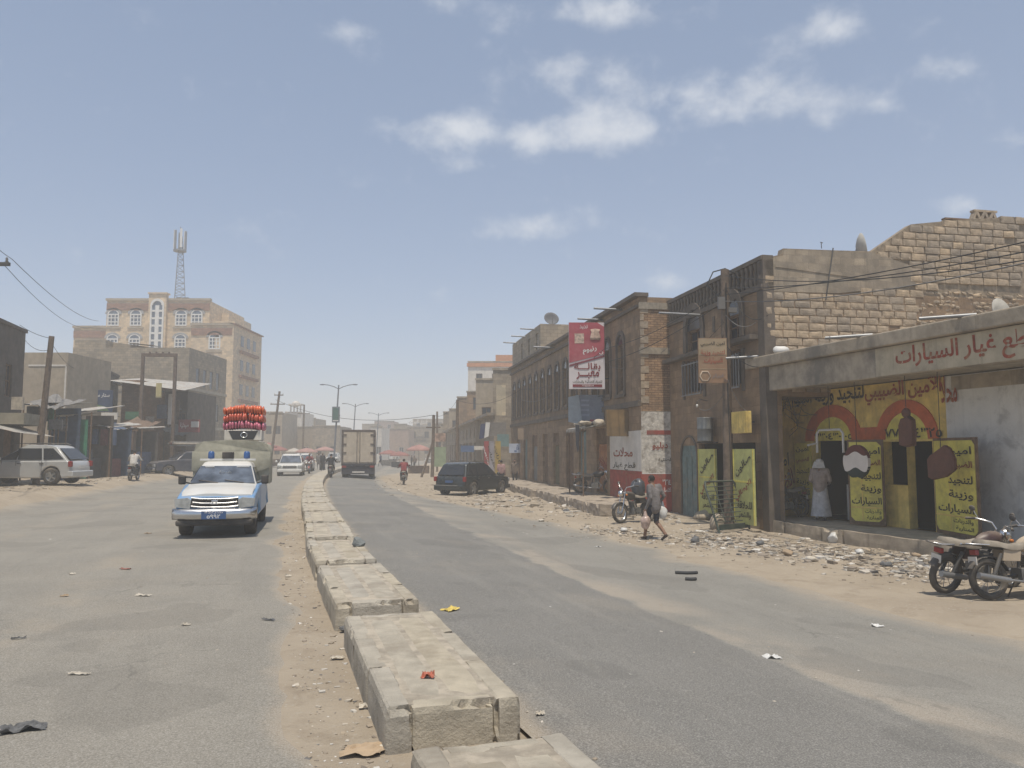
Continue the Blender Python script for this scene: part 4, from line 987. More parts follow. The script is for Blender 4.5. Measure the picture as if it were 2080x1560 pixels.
lettering(t, 'رنيوم', -gw * .12, gw * .28, zm1 + .13, zm1 + .4, -.022, INK_WHITE, .02, rot=.2); lettering(t, 'لذيذ', -gw * .2, gw * .02, zt1 - .28, zt1 - .1, -.022, INK_WHITE, .01); lettering(t, 'ن', gw * .34, gw * .46, zm1 + .1, zm1 + .25, -.022, INK_WHITE, .02)
hh = zm1 - zb1
lettering(t, 'بقالـــة', -gw * .36, gw * .38, zb1 + hh * .56, zb1 + hh * .82, -.016, INK_MAROON, .03); lettering(t, 'معبـــر', -gw * .3, gw * .34, zb1 + hh * .3, zb1 + hh * .56, -.016, INK_MAROON, .03)
lettering(t, 'للمواد الغذائية والبهارات', -gw * .4, gw * .42, zb1 + hh * .17, zb1 + hh * .27, -.016, INK_BLACK, .02)
MB().box(-gw * .4, gw * .42, -.014, -.001, zb1 + hh * .06, zb1 + hh * .14).build('maroon_strip', INK_MAROON, t); lettering(t, '772233114', -gw * .14, gw * .18, zb1 + hh * .075, zb1 + hh * .125, -.018, INK_WHITE, .01)
MB().box(gw / 2, gw / 2 + .5, .03, .07, zb1 + .4, zb1 + .45).box(gw / 2, gw / 2 + .5, .03, .07, zt1 - .7, zt1 - .65).build('bracket', STEEL_D, t)
# torn blue grey hoarding below it
hb = on_y(1192, 830, 32.4); w = 76 / FPX * 32.4; z0 = on_y(1190, 862, 32.4).z; z1 = on_y(1190, 802, 32.4).z
t = thing('torn_signboard', 'torn pale blue signboard with a red strip below the grocery sign', 'sign', (hb.x, 32.4, 0), .05)
MB().box(-w * .2, w / 2, 0, .06, z0 + .0, z1).build('board', mat('grey blue board', (.23, .26, .32), var=.15, col2=(.15, .16, .2), s2=2), t)
MB().prism([(-w / 2, z0 + .1), (-w * .12, z0 - .02), (-w * .22, z1), (-w / 2, z1 - .1)], -.05, -.02, lambda p, q, r: (p, r, q)).build('board', mat('pale blue board', (.34, .39, .43), var=.1, col2=(.25, .27, .3), s2=2), t)
MB().box(w * .08, w * .48, -.015, -.001, z0 + .02, z0 + .2).build('red_strip', SIGN_R, t); lettering(t, 'رنيوم', w * .15, w * .42, z0 + .05, z0 + .17, -.02, INK_WHITE, .01)
for k in range(4): MB().box(-w * .16, w * .06, -.02, -.001, z0 + .35 + k * .2, z0 + .42 + k * .2, Matrix.Shear('XZ', 4, (0, 0)) if False else None).build('printed_stripe', mat('faded blue print', (.3, .33, .42)), t)
# ochre box sign near the corner
bx = on_y(1262, 860, 29.3); w = 60 / FPX * 29.3; z0 = on_y(1262, 886, 29.3).z; z1 = on_y(1262, 832, 29.3).z
t = thing('box_sign', 'blank ochre box sign with a bright yellow edge at the painted corner', 'sign', (bx.x, 29.3, 0), .1)
MB().box(-w / 2, w * .3, 0, .25, z0, z1).build('sign_box', mat('ochre board', (.21, .135, .06), var=.2, col2=(.14, .1, .06)), t); MB().box(w * .3, w * .49, -.01, .26, z0 + .05, z1).build('side_panel', YEL, t)
MB().box(w * .3, w * .8, .1, .15, z0 + .6, z0 + .65).build('bracket', STEEL_D, t)
# tin porch with rags
pr = thing('shop_awning', 'ragged tin awning heaped with sacks over the red painted shutters', 'awning', RW.P(gd[0][0], 0, 0), RW.rz)
MB().add([(-1.2, -1.2, 2.75), (1.2, -1.2, 2.7), (1.2, .0, 2.95), (-1.2, .0, 3.0)], [(0, 1, 2, 3)]).add([(-1.2, -1.2, 2.72), (1.2, -1.2, 2.67), (1.2, 0, 2.92), (-1.2, 0, 2.97)], [(3, 2, 1, 0)]).build('tin_sheet', TIN, pr)
mb = MB()
for k in range(9): mb.ell((random.uniform(-1, 1), random.uniform(-1, -.3), 2.95), (random.uniform(.2, .5), .25, random.uniform(.06, .16)), 10, 6)
mb.v = [tuple(Vector(v) + mnoise.noise_vector(Vector(v) * 5) * .06) for v in mb.v]; mb.build('sacks', mat('beige sacking', (.42, .36, .28), var=.2, scale=8), pr)
for s_ in (-1.1, 1.1): MB().cyl((s_, -1.1, -.1), (s_, -1.1, 2.72), .03).build('post', WOODB, pr)
mb = MB()
for k in range(10): mb.prism([(-1.2 + k * .24, 2.72), (-.98 + k * .24, 2.72), (-1.09 + k * .24, 2.56)], -1.215, -1.205, lambda p, q, r: (p, r, q))
mb.build('valance', TIN, pr)
mb = MB().add([(.5, -1.25, 2.9), (1.25, -1.28, 2.85), (1.2, -1.3, 1.9), (.9, -1.27, 1.75), (.75, -1.3, 2.1)], [(0, 1, 2, 3, 4)]).build('hanging_cloth', mat('dark cloth', (.05, .05, .06)), pr)
# pavement of the row
pv = MB(); L_ = RL
sw_t = thing('sidewalk', 'broken raised pavement along the brown row house', None, RW.loc(), RW.rz); sw_t['kind'] = 'structure'
PAVE = mat('dirt covered pavement', (.33, .275, .215), var=.18, scale=3, col2=(.25, .205, .16), f2=.6, s2=1.3, bump=.9, bscale=14)
pv_me = [rough_box('pavement_edge', 2.2, 1.9, .5, 14, 10, 4, .045, PAVE, s, .16) for s in (71, 77)]
k = 0; x = RL + 1.1
while x > 0: link_mesh('pavement_slab', pv_me[k % 2], sw_t, (x - 1.1, -.9 + random.uniform(-.12, .12), -.21 + random.uniform(-.03, .02)), (random.uniform(-.01, .01), random.uniform(-.01, .01), math.pi * (k % 2)), (1.0, 1, 1)); x -= 2.22; k += 1
# ================================================================== opposite side and the far end of the street
def box_house(name, label, fr, w, depth, z1, m, cols=(), rows_=(), ww=.8, wh=1.2, doors=(), wm=None, fm=None, z0=-.3, trim=None, arch=False, side_cols=(), side='r', bars=(1, 1)):
    t = thing(name, label, 'building', fr.loc(), fr.rz)
    holes = [(c - ww / 2, c + ww / 2, r, r + wh) for c in cols for r in rows_]
    dh = [(a, b, .25, h) for a, b, h in doors]
    sh_ = [(c - ww / 2, c + ww / 2, r, r + wh) for c in side_cols for r in rows_]
    mb = MB(); shell(mb, 0, w, 0, depth, z0, z1, holes + dh, .18, sh_ if side == 'l' else (), sh_ if side == 'r' else ()); mb.build('wall', m, t)
    for a, b, c, d in holes: pane(t, a, b, c, d, .1, wm or GLASS_D, bars, fm or WOODB, .06, arch=arch)
    for a, b, c, d in sh_:
        o = pane(t, a, b, c, d, (w - .1) if side == 'r' else .1, wm or GLASS_D, bars, fm or WOODB, .06, side=1)
    for a, b, c, d in dh:
        MB().box(a, b, .14, .17, c, d).build('door', WOODB if random.random() < .6 else TEAL, t)
    if trim: MB().box(-.06, w + .06, -.08, .12, z1 + .002, z1 + .16).build('cornice', trim, t)
    return t
def fr_px(pa, pb, Y, Yb=None):
    a = on_y(pa, 900, Y); b = on_y(pb, 900, Yb or Y); return Fr(a.xy, b.xy)
def zat(py, Y): return on_y(300, py, Y).z
# ---- dark house at the near kerb of the oncoming side
B_ = on_y(51, 700, 38).xy; dl = Vector((-.27, 1)).normalized()
f = Fr(B_ - dl * 14, B_)
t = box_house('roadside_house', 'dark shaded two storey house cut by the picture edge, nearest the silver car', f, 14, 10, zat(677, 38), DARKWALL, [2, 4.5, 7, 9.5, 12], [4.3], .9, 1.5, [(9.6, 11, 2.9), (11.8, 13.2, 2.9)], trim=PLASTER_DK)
MB().box(4, 13.4, 3, 5, zat(677, 38) + .002, zat(640, 38)).build('roof_room', PLASTER_GY, t)
MB().box(10.4, 13.6, -1.2, -.05, 3.0, 3.5).build('awning_box', mat('beige awning board', (.28, .25, .19), var=.2), t)
MB().add([(8, -1.6, 2.6), (13.6, -1.6, 2.5), (13.6, -.05, 3.0), (8, -.05, 3.0)], [(0, 1, 2, 3)]).build('tin_awning', TIN, t)
# ---- beige rendered house behind it
f = fr_px(30, 130, 46)
t = box_house('rendered_house', 'low beige rendered house with a white outlined wall panel', f, f.L, 5, zat(716, 46), BEIGE_W)
w = f.L; zt_ = zat(744, 46)
MB().box(w * .2, w * .965, -.03, -.002, zt_, zt_ + .1).box(w * .955, w * .985, -.035, -.002, 1, zt_ - .002).build('white_border', WHITE_W, t)
# ---- shuttered house with the blue sign
A_ = on_y(160, 740, 50).xy; dd = Vector((-.3, 1)).normalized(); f = Fr(A_, A_ + dd * 13.4)
ztop = zat(728, 50)
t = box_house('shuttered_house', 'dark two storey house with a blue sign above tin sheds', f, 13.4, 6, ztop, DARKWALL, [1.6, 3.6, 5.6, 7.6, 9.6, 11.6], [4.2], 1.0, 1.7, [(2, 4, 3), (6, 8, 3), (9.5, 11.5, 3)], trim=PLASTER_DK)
MB().box(.4, 13, -.35, -.05, ztop - .7, ztop - .55).build('eave_board', PLASTER_DK, t)
MB().box(-.08, -.003, .2, .7, 4.0, 5.6).build('side_window', GLASS_D, t)
bs = on_y(198, 812, 49.5); w = 56 / FPX * 49.5; z0 = zat(836, 49.5); z1 = zat(792, 49.5)
t = thing('blue_shop_sign', 'faded dark blue shop sign with white script over green hills picture', 'sign', (bs.x, 49.5, 0), .25)
MB().box(-w / 2, w / 2, 0, .12, z0, z1).build('sign_box', mat('dark blue print', (.055, .075, .13), var=.2), t); lettering(t, 'ستار سبيكر', -w * .3, w * .4, z1 - .5, z1 - .2, -.01, INK_WHITE, .02)
MB().prism([(-w * .45, z0 + .05), (w * .4, z0 + .05), (w * .3, z0 + .3), (0, z0 + .45), (-w * .3, z0 + .6)], -.008, 0, lambda p, q, r: (p, r, q)).build('picture_panel', mat('green print', (.13, .2, .1), var=.3, scale=3), t)
MB().box(-.05, .05, .12, .6, z0 + .2, z0 + .3).build('bracket', STEEL_D, t)
# ---- rusty brick shop and dark shop behind the gantry
f = fr_px(243, 283, 58)
t = box_house('brick_shop', 'narrow rust brick shop under a sagging tin roof', f, f.L, 5, zat(772, 58), mat('rust brick', (.24, .14, .085), var=.2, brick=(.3, .1, .012, (.6, .55, .5)), col2=(.17, .12, .08)), [], [], doors=[(.2, f.L - .2, 2.4)])
MB().add([(-.6, -1.0, zat(775, 58)), (f.L + 3.6, -1.0, zat(795, 58)), (f.L + 3.6, 4, zat(770, 58)), (-.6, 4, zat(758, 58))], [(0, 1, 2, 3)]).build('tin_roof', TIN, t)
f = fr_px(283, 378, 62)
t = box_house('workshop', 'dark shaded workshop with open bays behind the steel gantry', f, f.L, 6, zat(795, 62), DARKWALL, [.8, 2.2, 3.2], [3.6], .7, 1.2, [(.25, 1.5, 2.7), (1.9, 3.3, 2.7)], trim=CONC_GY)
# ---- grey block building
f = fr_px(139, 378, 68)
zt_ = zat(706, 68)
w = f.L
t = box_house('grey_block_building', 'bare grey block building standing before the tall hotel', f, w, 9, zt_, GREYBLOCK, [], side_cols=[2.0, 3.6, 5.2, 6.8], rows_=[4.6, 7.6], ww=.8, wh=1.6, side='r')
MB().box(0, w * .27, .2, 5, zt_ + .002, zat(690, 68)).build('parapet_wall', GREYBLOCK, t)
MB().prism([(w * .2, zt_ + .01), (w * .75, zt_ + .01), (w * .2, zat(688, 68))], 1.5, 1.7, lambda p, q, r: (p, r, q)).build('stair_wall', GREYBLOCK, t)
MB().add([(w * .42, .6, zt_ + .55), (w * .66, .6, zt_ + .3), (w * .66, 2.2, zt_ + .32), (w * .42, 2.2, zt_ + .57)], [(0, 1, 2, 3)]).build('tin_sheet', TIN, t)
MB().box(-.02, w + .03, -.06, -.002, 7.0, 7.2).build('ledge', PLASTER_GY, t)
for k in range(9): MB().box(w - .5, w - .26, -.012, -.002, 2.6 + k * .55, 2.9 + k * .55).build('quoin', WHITE_W, t)
MB().box(w + .002, w + .1, .0, 9, 3.8, 4.05).box(w + .003, w + .11, .0, 9, 7.1, 7.35).build('string_course', CONC, t)
# ---- tall hotel with stepped wings
HY = 100.0
hf = fr_px(205, 417, HY)
def hx(px): return hf.uv(px, 700)[0]
def hz_(py): return zat(py, HY)
t = thing('tall_hotel', 'tall stepped beige stone hotel with white arched windows and red cornices', 'building', hf.loc(), hf.rz)
win = []
def hotel_block(x0, x1, y0, y1, z1, wins, cornice=True, tower=False):
    holes = [(a - .75, a + .75, b, b + 1.55) for a, b in wins]
    mb = MB(); shell(mb, x0, x1, y0, y1, -.3, z1, holes, .2); mb.build('wall', HOTEL, t)
    for a, b in wins:
        o = pane(t, a - .75, a + .75, b, b + 1.55, y0 - .05, GLASS_B, (2, 2), WHITE_M, .16, arch=True)
        m_ = MB(); arch_ring(m_, a, b + 1.55, 1.05, .78, y0 - .1, y0, 8, sz=.75); m_.build('window_arch', mat('grey hood stone', (.33, .33, .33)), t)
        MB().box(a - 1.0, a + 1.0, y0 - .12, y0 - .002, b - .35, b - .12).build('window_sill', BEIGE_W, t)
        MB().box(a - .95, a + .95, y0 - .05, y0 - .002, b - 1.35, b - .6).build('red_panel', HOTEL_RED, t) if x0 > 13 else None
    if cornice:
        MB().box(x0, x1, y0 - .1, y0 - .002, z1 - 1.25, z1 - .35).build('red_cornice', HOTEL_RED, t)
        MB().box(x0 - .12, x1 + .12, y0 - .2, y0 + .4, z1 + .002, z1 + .3).build('coping', BEIGE_W, t)
ztop = hz_(611)
hotel_block(0, hf.L, 0, 13, ztop, [(hx(228), hz_(662)), (hx(274), hz_(662)), (hx(366), hz_(662)), (hx(398), hz_(662)), (hx(228), hz_(712)), (hx(273), hz_(712)), (hx(366), hz_(712)), (hx(228), hz_(762)), (hx(273), hz_(762))])
mb = MB(); x0, x1 = hx(303), hx(339)
mb.box(x0, x1, -.6, .0, -.3, hz_(599)); mb.box(x0 - .1, x1 + .1, -.75, .3, hz_(599) + .002, hz_(596)); mb.build('stair_tower', HOTEL, t)
cx = (hx(311) + hx(332)) / 2; r = (hx(332) - hx(311)) / 2
m_ = MB(); arch_ring(m_, cx, hz_(622), r + .2, r - .1, -.75, -.602, 10); m_.box(cx - r - .2, cx - r, -.75, -.602, hz_(710), hz_(622)).box(cx + r, cx + r + .2, -.75, -.602, hz_(710), hz_(622)).box(cx - .25, cx + .25, -.7, -.602, hz_(710), hz_(622))
for py in (635, 650, 665, 680, 695): m_.box(cx - r, cx + r, -.68, -.602, hz_(py), hz_(py) + .25)
so = m_.build('stair_window', WHITE_M, t)
MB().box(cx - r, cx + r, -.63, -.601, hz_(710), hz_(622)).prism([(cx + r * .9 * math.cos(math.pi * k / 8), hz_(622) + r * .9 * math.sin(math.pi * k / 8)) for k in range(9)], -.63, -.601, lambda p, q, s: (p, s, q)).build('pane', GLASS_B, so)
hotel_block(hx(140), -.05, 1.0, 12, hz_(664), [])
hotel_block(hx(395) + .05, hx(478), -1.2, 9.8, hz_(664), [(hx(443), hz_(712)), (hx(443), hz_(761)), (hx(443), hz_(812)), (hx(443), hz_(862))])
mb = MB(); mb.box(hx(478) - 2.2, hx(481), -1.25, 9.9, -.3, hz_(660)); mb.box(hx(478) - 2.35, hx(481) + .15, -1.4, .3, hz_(660) + .002, hz_(656)); mb.build('corner_tower', HOTEL, t)
for z in (hz_(715), hz_(765), hz_(815)):
    MB().box(hx(481) + .002, hx(481) + .35, 1, 8, z, z + .35).build('balcony_slab', HOTEL_RED, t)
    for k in range(3): 
        y0 = 1.4 + k * 2.4
        MB().box(hx(481) + .003, hx(481) + .05, y0, y0 + 1.1, z + .9, z + 2.3).build('side_window', GLASS_D, t)
MB().box(hx(481) - .4, hx(481) + .3, -1.4, 9.9, hz_(662), hz_(660)).build('coping', HOTEL_RED, t)
mb = MB(); shell(mb, hf.L + .05, hx(440), 4, 13, hz_(664), hz_(625)); mb.build('roof_room', HOTEL, t)
MB().box(hx(340), hx(366), 2, 5, hz_(611) + .3, hz_(598)).build('roof_tank_shelter', STEEL_D, t)
# ---- telecom mast on its roof
tp = on_y(362, 600, 104)
tm = thing('telecom_mast', 'slender lattice telecom mast with panel antennas on the hotel roof', 'antenna mast', (tp.x, 104, hz_(611)), 0)
Ht = zat(480, 104) - hz_(611)
STM = mat('mast steel', (.2, .21, .23), var=.1)
for k in range(3):
    a = 2 * math.pi * k / 3 + .4; MB().cyl((.95 * math.cos(a), .95 * math.sin(a), 0), (.25 * math.cos(a), .25 * math.sin(a), Ht), .06, .05, 6).build('leg', STM, tm)
mb = MB(); nlev = 12
for j in range(nlev):
    z0, z1 = Ht * j / nlev, Ht * (j + 1) / nlev; r0 = .95 - .7 * j / nlev; r1 = .95 - .7 * (j + 1) / nlev
    for k in range(3):
        a = 2 * math.pi * k / 3 + .4; b = 2 * math.pi * (k + 1) / 3 + .4
        mb.cyl((r0 * math.cos(a), r0 * math.sin(a), z0), (r1 * math.cos(b), r1 * math.sin(b), z1), .035, n=4, cap=False).cyl((r0 * math.cos(a), r0 * math.sin(a), z0), (r0 * math.cos(b), r0 * math.sin(b), z0), .03, n=4, cap=False)
tag(mb.build('lattice', STM, tm), kind='stuff')
za = zat(508, 104) - hz_(611); zb_ = zat(470, 104) - hz_(611)
for k in range(6):
    a = 2 * math.pi * k / 6; MB().cbox((.75 * math.cos(a), .75 * math.sin(a), (za + zb_) / 2 + (k % 2) * .2), (.28, .16, zb_ - za), (0, 0, a + math.pi / 2)).build('panel_antenna', WHITE_M if k % 2 else STM, tm)
MB().cyl((0, 0, za - .2), (0, 0, za), .85, n=10).cyl((0, 0, za), (0, 0, zb_ + .6), .06, n=6).build('platform', STM, tm)
# ---- steel gantry
g = on_y(317, 900, 56)
gt = thing('steel_gantry', 'rusty empty steel gantry frame of two posts and a crossbar', 'gantry', (g.x, 56, gz(g.x, 56)), .05)
w = 65 / FPX * 56; h = zat(718, 56) - gz(g.x, 56)
RUST = mat('rusty steel', (.14, .10, .075), var=.3, scale=4)
for s in (-1, 1): MB().box(s * w / 2 - .1, s * w / 2 + .1, -.1, .1, -.3, h - .24).build('post', RUST, gt)
MB().box(-w / 2 - .1, w / 2 + .1, -.1, .1, h - .235, h).build('crossbar', RUST, gt)
for k in range(4): MB().box(-w * .3 + k * w * .2 - .05, -w * .3 + k * w * .2 + .05, -.06, .06, h + .001, h + .12).build('hook_plate', RUST, gt)
# ---- tin sheds and market clutter before the dark houses
def shed(label, pa, pb, Y, ztop_px, depth, col, drop=.25, cat='shed'):
    f = fr_px(pa, pb, Y); g0 = gz(f.A.x, Y); z = zat(ztop_px, Y)
    t = thing('tin_shed', label, cat, (f.A.x, Y, g0), 0)
    w = f.L; z -= g0
    mb = MB()
    n = max(6, int(w / .25))
    vs = []
    for j, yy in enumerate((-.9, depth)):
        for i in range(n + 1): vs.append((w * i / n - .1, yy, z + (0 if j == 0 else drop) + (.04 if i % 2 else 0) - .12 * math.sin(i * .7) * .5))
    mb.add(vs, [(i, i + 1, n + 2 + i, n + 1 + i) for i in range(n)]); mb.add([(v[0], v[1], v[2] - .025) for v in vs], [(n + 1 + i, n + 2 + i, i + 1, i) for i in range(n)])
    mb.build('tin_roof', TIN, t)
    for i in range(3):
        x = w * i / 2 * .96 + .05; MB().cyl((x, -.8, -.2), (x, -.8, z), .045, n=6).build('post', WOODB, t)
    MB().box(0, w, depth * .5, depth * .5 + .06, -.2, z - .1).build('back_wall', col, t)
    random.seed(int(pa) + 1)
    for i in range(int(w / .42)):
        x = .2 + i * .42 + random.uniform(-.1, .1); hh = random.uniform(.5, 1.25); ww = random.uniform(.22, .4)
        if random.random() < .75: MB().box(x, x + ww, -.78 + random.uniform(-.05, .4), -.74 + random.uniform(.0, .03) + .4 * 0 + .42, z - hh - .15, z - .12).build('hanging_cloth', random.choice(GOODS), t, bevel=.03)
    k = 0; x = .1
    random.seed(int(pa))
    while x < w - .4:
        ww = random.uniform(.35, .8); hh = random.uniform(.6, min(2.0, z - .5)); 
        MB().box(x, x + ww * .9, -.2 + random.uniform(-.3, .2), depth * .4, -.15, hh).build('stacked_goods', random.choice(GOODS), t, bevel=.02); x += ww
    return t
GOODS = [mat('goods ' + n, c, var=.25, scale=5) for n, c in (('dark', (.05, .05, .05)), ('blue', (.07, .1, .17)), ('brown', (.16, .11, .08)), ('grey', (.2, .19, .18)), ('green', (.06, .16, .09)), ('cream', (.4, .35, .28)), ('maroon', (.14, .05, .05)))]
CL_BLUE = mat('blue tarp', (.06, .085, .13), var=.25); CL_GREEN = mat('green tarp', (.06, .24, .14), var=.2)
shed('tin roofed stall with blue tarp beside the leaning pole', 62, 128, 40, 822, 3, CL_BLUE)
shed('tin roofed stall with a green cloth panel behind the silver car', 118, 150, 41, 846, 2.5, CL_GREEN)
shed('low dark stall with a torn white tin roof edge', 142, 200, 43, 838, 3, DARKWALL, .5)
shed('long lean-to stall whose bright roof edge slopes down', 150, 240, 45, 868, 3, CL_BLUE, .3)
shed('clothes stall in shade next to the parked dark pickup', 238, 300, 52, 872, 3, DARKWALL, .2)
def flat_sign(name, label, px0, px1, py0, py1, Y, m, text=None, tm=None, th=.1, rz=0, bold=.02, lett=(.15, .85, .2, .8), post=False):
    a = on_y(px0, py1, Y); b = on_y(px1, py0, Y); w = b.x - a.x
    t = thing(name, label, 'sign', ((a.x + b.x) / 2, Y, 0), rz)
    MB().box(-w / 2, w / 2, 0, th, a.z, b.z).build('sign_box', m, t)
    h = b.z - a.z
    if text: lettering(t, text, -w / 2 + w * lett[0], -w / 2 + w * lett[1], a.z + h * lett[2], a.z + h * lett[3], -.008, tm or INK_WHITE, bold)
    MB().box(-w * .3, -w * .3 + .05, th + .001, th + .5, a.z + h * .4, a.z + h * .5).box(w * .3, w * .3 + .05, th + .001, th + .5, a.z + h * .4, a.z + h * .5).build('bracket', STEEL_D, t)
    return t
t = flat_sign('red_shop_sign', 'red and white shop sign behind the oncoming police pickup', 362, 406, 852, 878, 60, mat('dull red print', (.24, .07, .07), var=.2), 'صيدلية', INK_WHITE, lett=(.08, .48, .3, .75))
MB().box(.15, .75, -.012, -.001, zat(868, 60), zat(856, 60)).build('white_panel', WHITE_M, t)
flat_sign('cream_banner', 'narrow cream banner hanging by the dark workshop', 340, 349, 800, 862, 58.5, WHITE_W)
t = flat_sign('yellow_sign', 'small tilted yellow sign plate on the gantry', 316, 328, 778, 808, 57, mat('pale yellow plate', (.52, .44, .22), var=.1))
flat_sign('green_white_sign', 'weathered white sign with green strip above the brick shop', 205, 238, 838, 852, 47, WHITE_W, None)
for (a, b, c, d, Y, m, lab) in ((22, 47, 806, 832, 34, 'cream', 'cream shop box sign on the dark roadside house'), (98, 126, 852, 872, 39, 'grey', 'grey board over the blue tarp stall'), (254, 282, 836, 852, 56, 'green', 'dark green board on the rust brick shop'), (290, 312, 846, 872, 58.8, 'cream', 'small cream board between the gantry posts'), (318, 338, 822, 850, 59.5, 'blue', 'slatted blue board on the dark workshop'), (352, 364, 812, 846, 61, 'brown', 'brown board at the workshop corner'), (176, 214, 846, 858, 45.5, 'brown', 'brown board above the torn tin roof'), (382, 420, 822, 838, 66, 'grey', 'grey board on the grey block building side')):
    flat_sign('shop_board', lab, a, b, c, d, Y, MATS['goods ' + m])
for k, (pa, pb, py, Y, m) in enumerate(((60, 130, 815, 38.5, 'grey'), (196, 246, 872, 50, 'blue'), (250, 300, 858, 54, 'brown'), (330, 384, 872, 60, 'grey'))):
    a = on_y(pa, py, Y); b = on_y(pb, py + 10, Y); mb = MB(); vs = []
    for i in range(9):
        q = i / 8; x = a.x + (b.x - a.x) * q
        for j in range(4): vs.append((x, Y + j * .7, a.z + (b.z - a.z) * q + j * .18 - .25 * math.sin(math.pi * q) - .08 * math.sin(i * 2.3 + j)))
    mb.add(vs, [(i * 4 + j, i * 4 + j + 1, (i + 1) * 4 + j + 1, (i + 1) * 4 + j) for i in range(8) for j in range(3)], True)
    tag(mb.build('tarpaulin', MATS['goods ' + m]), ('sagging grey', 'sagging dark blue', 'sagging brown', 'low sagging grey')[k] + ' tarpaulin strung over the ' + ('stalls by the leaning pole', 'motorcycles', 'clothes stall', 'dark workshop bays')[k], 'tarpaulin')
# low white annex right of the grey building
f = fr_px(424, 462, 84)
box_house('white_annex', 'low whitewashed annex at the foot of the hotel', f, f.L, 6, zat(838, 84), WHITE_W, [.5, 1.3], [2.4], .35, 1.0, [], fm=WHITE_M)
# ------------------------------------------------------------------ far end of the street
random.seed(31)
FARM = [BEIGE_W, PLASTER_GY, GREYBLOCK, WHITE_W, mat('pinkish stone', (.33, .24, .19), var=.15, col2=(.26, .2, .16)), mat('pale brown stone', (.3, .24, .17), var=.15)]
far = [(530, 580, 862, 178, 1, 'hazy grey block far behind the leaning pole'), (640, 668, 872, 190, 5, 'hazy brown block far behind the green banner lamp'), (668, 700, 868, 205, 0, 'faint tan block beyond the nearest lamp'), (735, 765, 862, 200, 2, 'faint grey block above the truck roof edge'), (760, 800, 856, 215, 4, 'faint pinkish block under the farthest lamp'), (838, 905, 852, 200, 0, 'faint wide tan block behind the braced pole'),
       (536, 572, 838, 128, 0, 'brown corner block beside the leaning pole'), (566, 640, 868, 138, 5, 'long low block with pale window surrounds at the street end'), (578, 612, 838, 150, 3, 'white roof pavilion block rising at the street end'), (634, 690, 866, 132, 1, 'grey flat roofed block by the lamp with a green banner'),
       (612, 640, 850, 160, 2, 'small grey rooftop block behind the utility pole'), (690, 756, 878, 170, 0, 'low hazy block hidden behind the box truck'), (752, 775, 868, 140, 3, 'slim pale block right behind the box truck'), (772, 830, 872, 155, 4, 'pinkish block above the faded parasols'),
       (826, 880, 868, 165, 1, 'hazy grey block under the rooftop letters'), (800, 826, 862, 175, 5, 'hazy brown block at the vanishing end')]
for px0, px1, top, Y, mi, lab in far:
    f = fr_px(px0, px1, Y); w = f.L; z1 = zat(top, Y); rws = [r for r in (1.3, 4.6, 7.8) if r + 1.6 < z1]
    n = max(2, int(w / 2.4)); box_house('far_building', lab, f, w, 9, z1, FARM[mi], [w * (i + .5) / n for i in range(n)], rws, .95, 1.35, trim=CONC_GY, fm=WHITE_M if mi in (5, 3, 4) else WOODB, bars=(1, 0))
# pavilion columns and sign letters on roofs
f = fr_px(586, 606, 149)
t = thing('roof_pavilion', 'white open pavilion with a domed cap on the far roof', 'pavilion', (f.A.x, 149, zat(838, 149)), 0)
w = f.L
for k in range(4): MB().cyl((w * k / 3, 1, 0), (w * k / 3, 1, 1.4), .14, n=8).build('column', WHITE_W, t)
MB().box(-.3, w + .3, .3, 2.2, 1.401, 1.7).ell((w / 2, 1.2, 1.7), (w * .4, 1, .6), 12, 8).build('cap', WHITE_W, t)
f = fr_px(832, 872, 166)
t = thing('rooftop_letters', 'pale rooftop letters along a steel frame at the street end', 'sign', (f.A.x, 164, zat(866, 164)), 0)
MB().box(0, f.L, 0, .1, 0, .15).box(0, f.L, 0.02, .12, .7, .8).build('letter_frame', STEEL, t); lettering(t, 'فندق السلام', .2, f.L - .2, .1, 1.5, -.03, WHITE_M, .03)
# ---- far part of the shop side
rf = [(966, 1006, 772, 66, 8, BEIGE_W, 'tan house with a parapet step behind the blue awning', [.9], [4.2]), (928, 970, 808, 88, 8, PLASTER, 'brown house beyond the bare pole', [.9, 1.8], [3.4]), (900, 936, 838, 110, 8, PLASTER_GY, 'grey house above the green kiosk panel', [.8, 1.9], [2.6]),
      (1001, 1039, 752, 58, 9, PLASTER_GY, 'grey house with a tall cream wall panel next along the shop side', [3.0], [4.2, 7.0]),
      (948, 1012, 797, 80, 8, PLASTER, 'brown narrow house with a rounded corner further along the shops', [1.0, 2.2], [3.6, 6.0]),
      (950, 1052, 736, 98, 9, WHITE_W, 'white upper floors with an orange cornice above the brown shops', [1.4, 3.4, 5.2], [7.4, 10.2]),
      (912, 952, 832, 104, 8, BEIGE_W, 'pale low house near the end of the shop side', [.8, 2.0], [2.2, 4.6]), (880, 915, 862, 120, 8, GREYBLOCK, 'last hazy grey house of the shop side', [.8, 2.0], [2.0])]
for px0, px1, top, Y, dp, m, lab, cols, rws in rf:
    f = fr_px(px0, px1, Y); z1 = zat(top, Y)
    t = box_house('street_house', lab, f, f.L, dp, z1, m, [c for c in cols if c < f.L - .5], [r for r in rws if r + 1.4 < z1], .8, 1.3, trim=CONC_GY, side_cols=[1.2, 3.2, 5.2], side='l')
    if 'orange' in lab:
        MB().box(-.15, f.L, -.15, -.002, z1 - .55, z1 - .1).box(f.L * .55, f.L, .5, 5, z1 + .17, z1 + 1.0).build('orange_cornice', mat('orange stone', (.5, .24, .13), var=.15), t)
    if 'cream wall' in lab:
        MB().box(.25, .95, -.06, -.002, zat(845, 58), zat(782, 58)).build('cream_panel', mat('cream panel', (.5, .43, .31), var=.08, brick=(.7, .6, .02, (.85, .85, .85))), t)
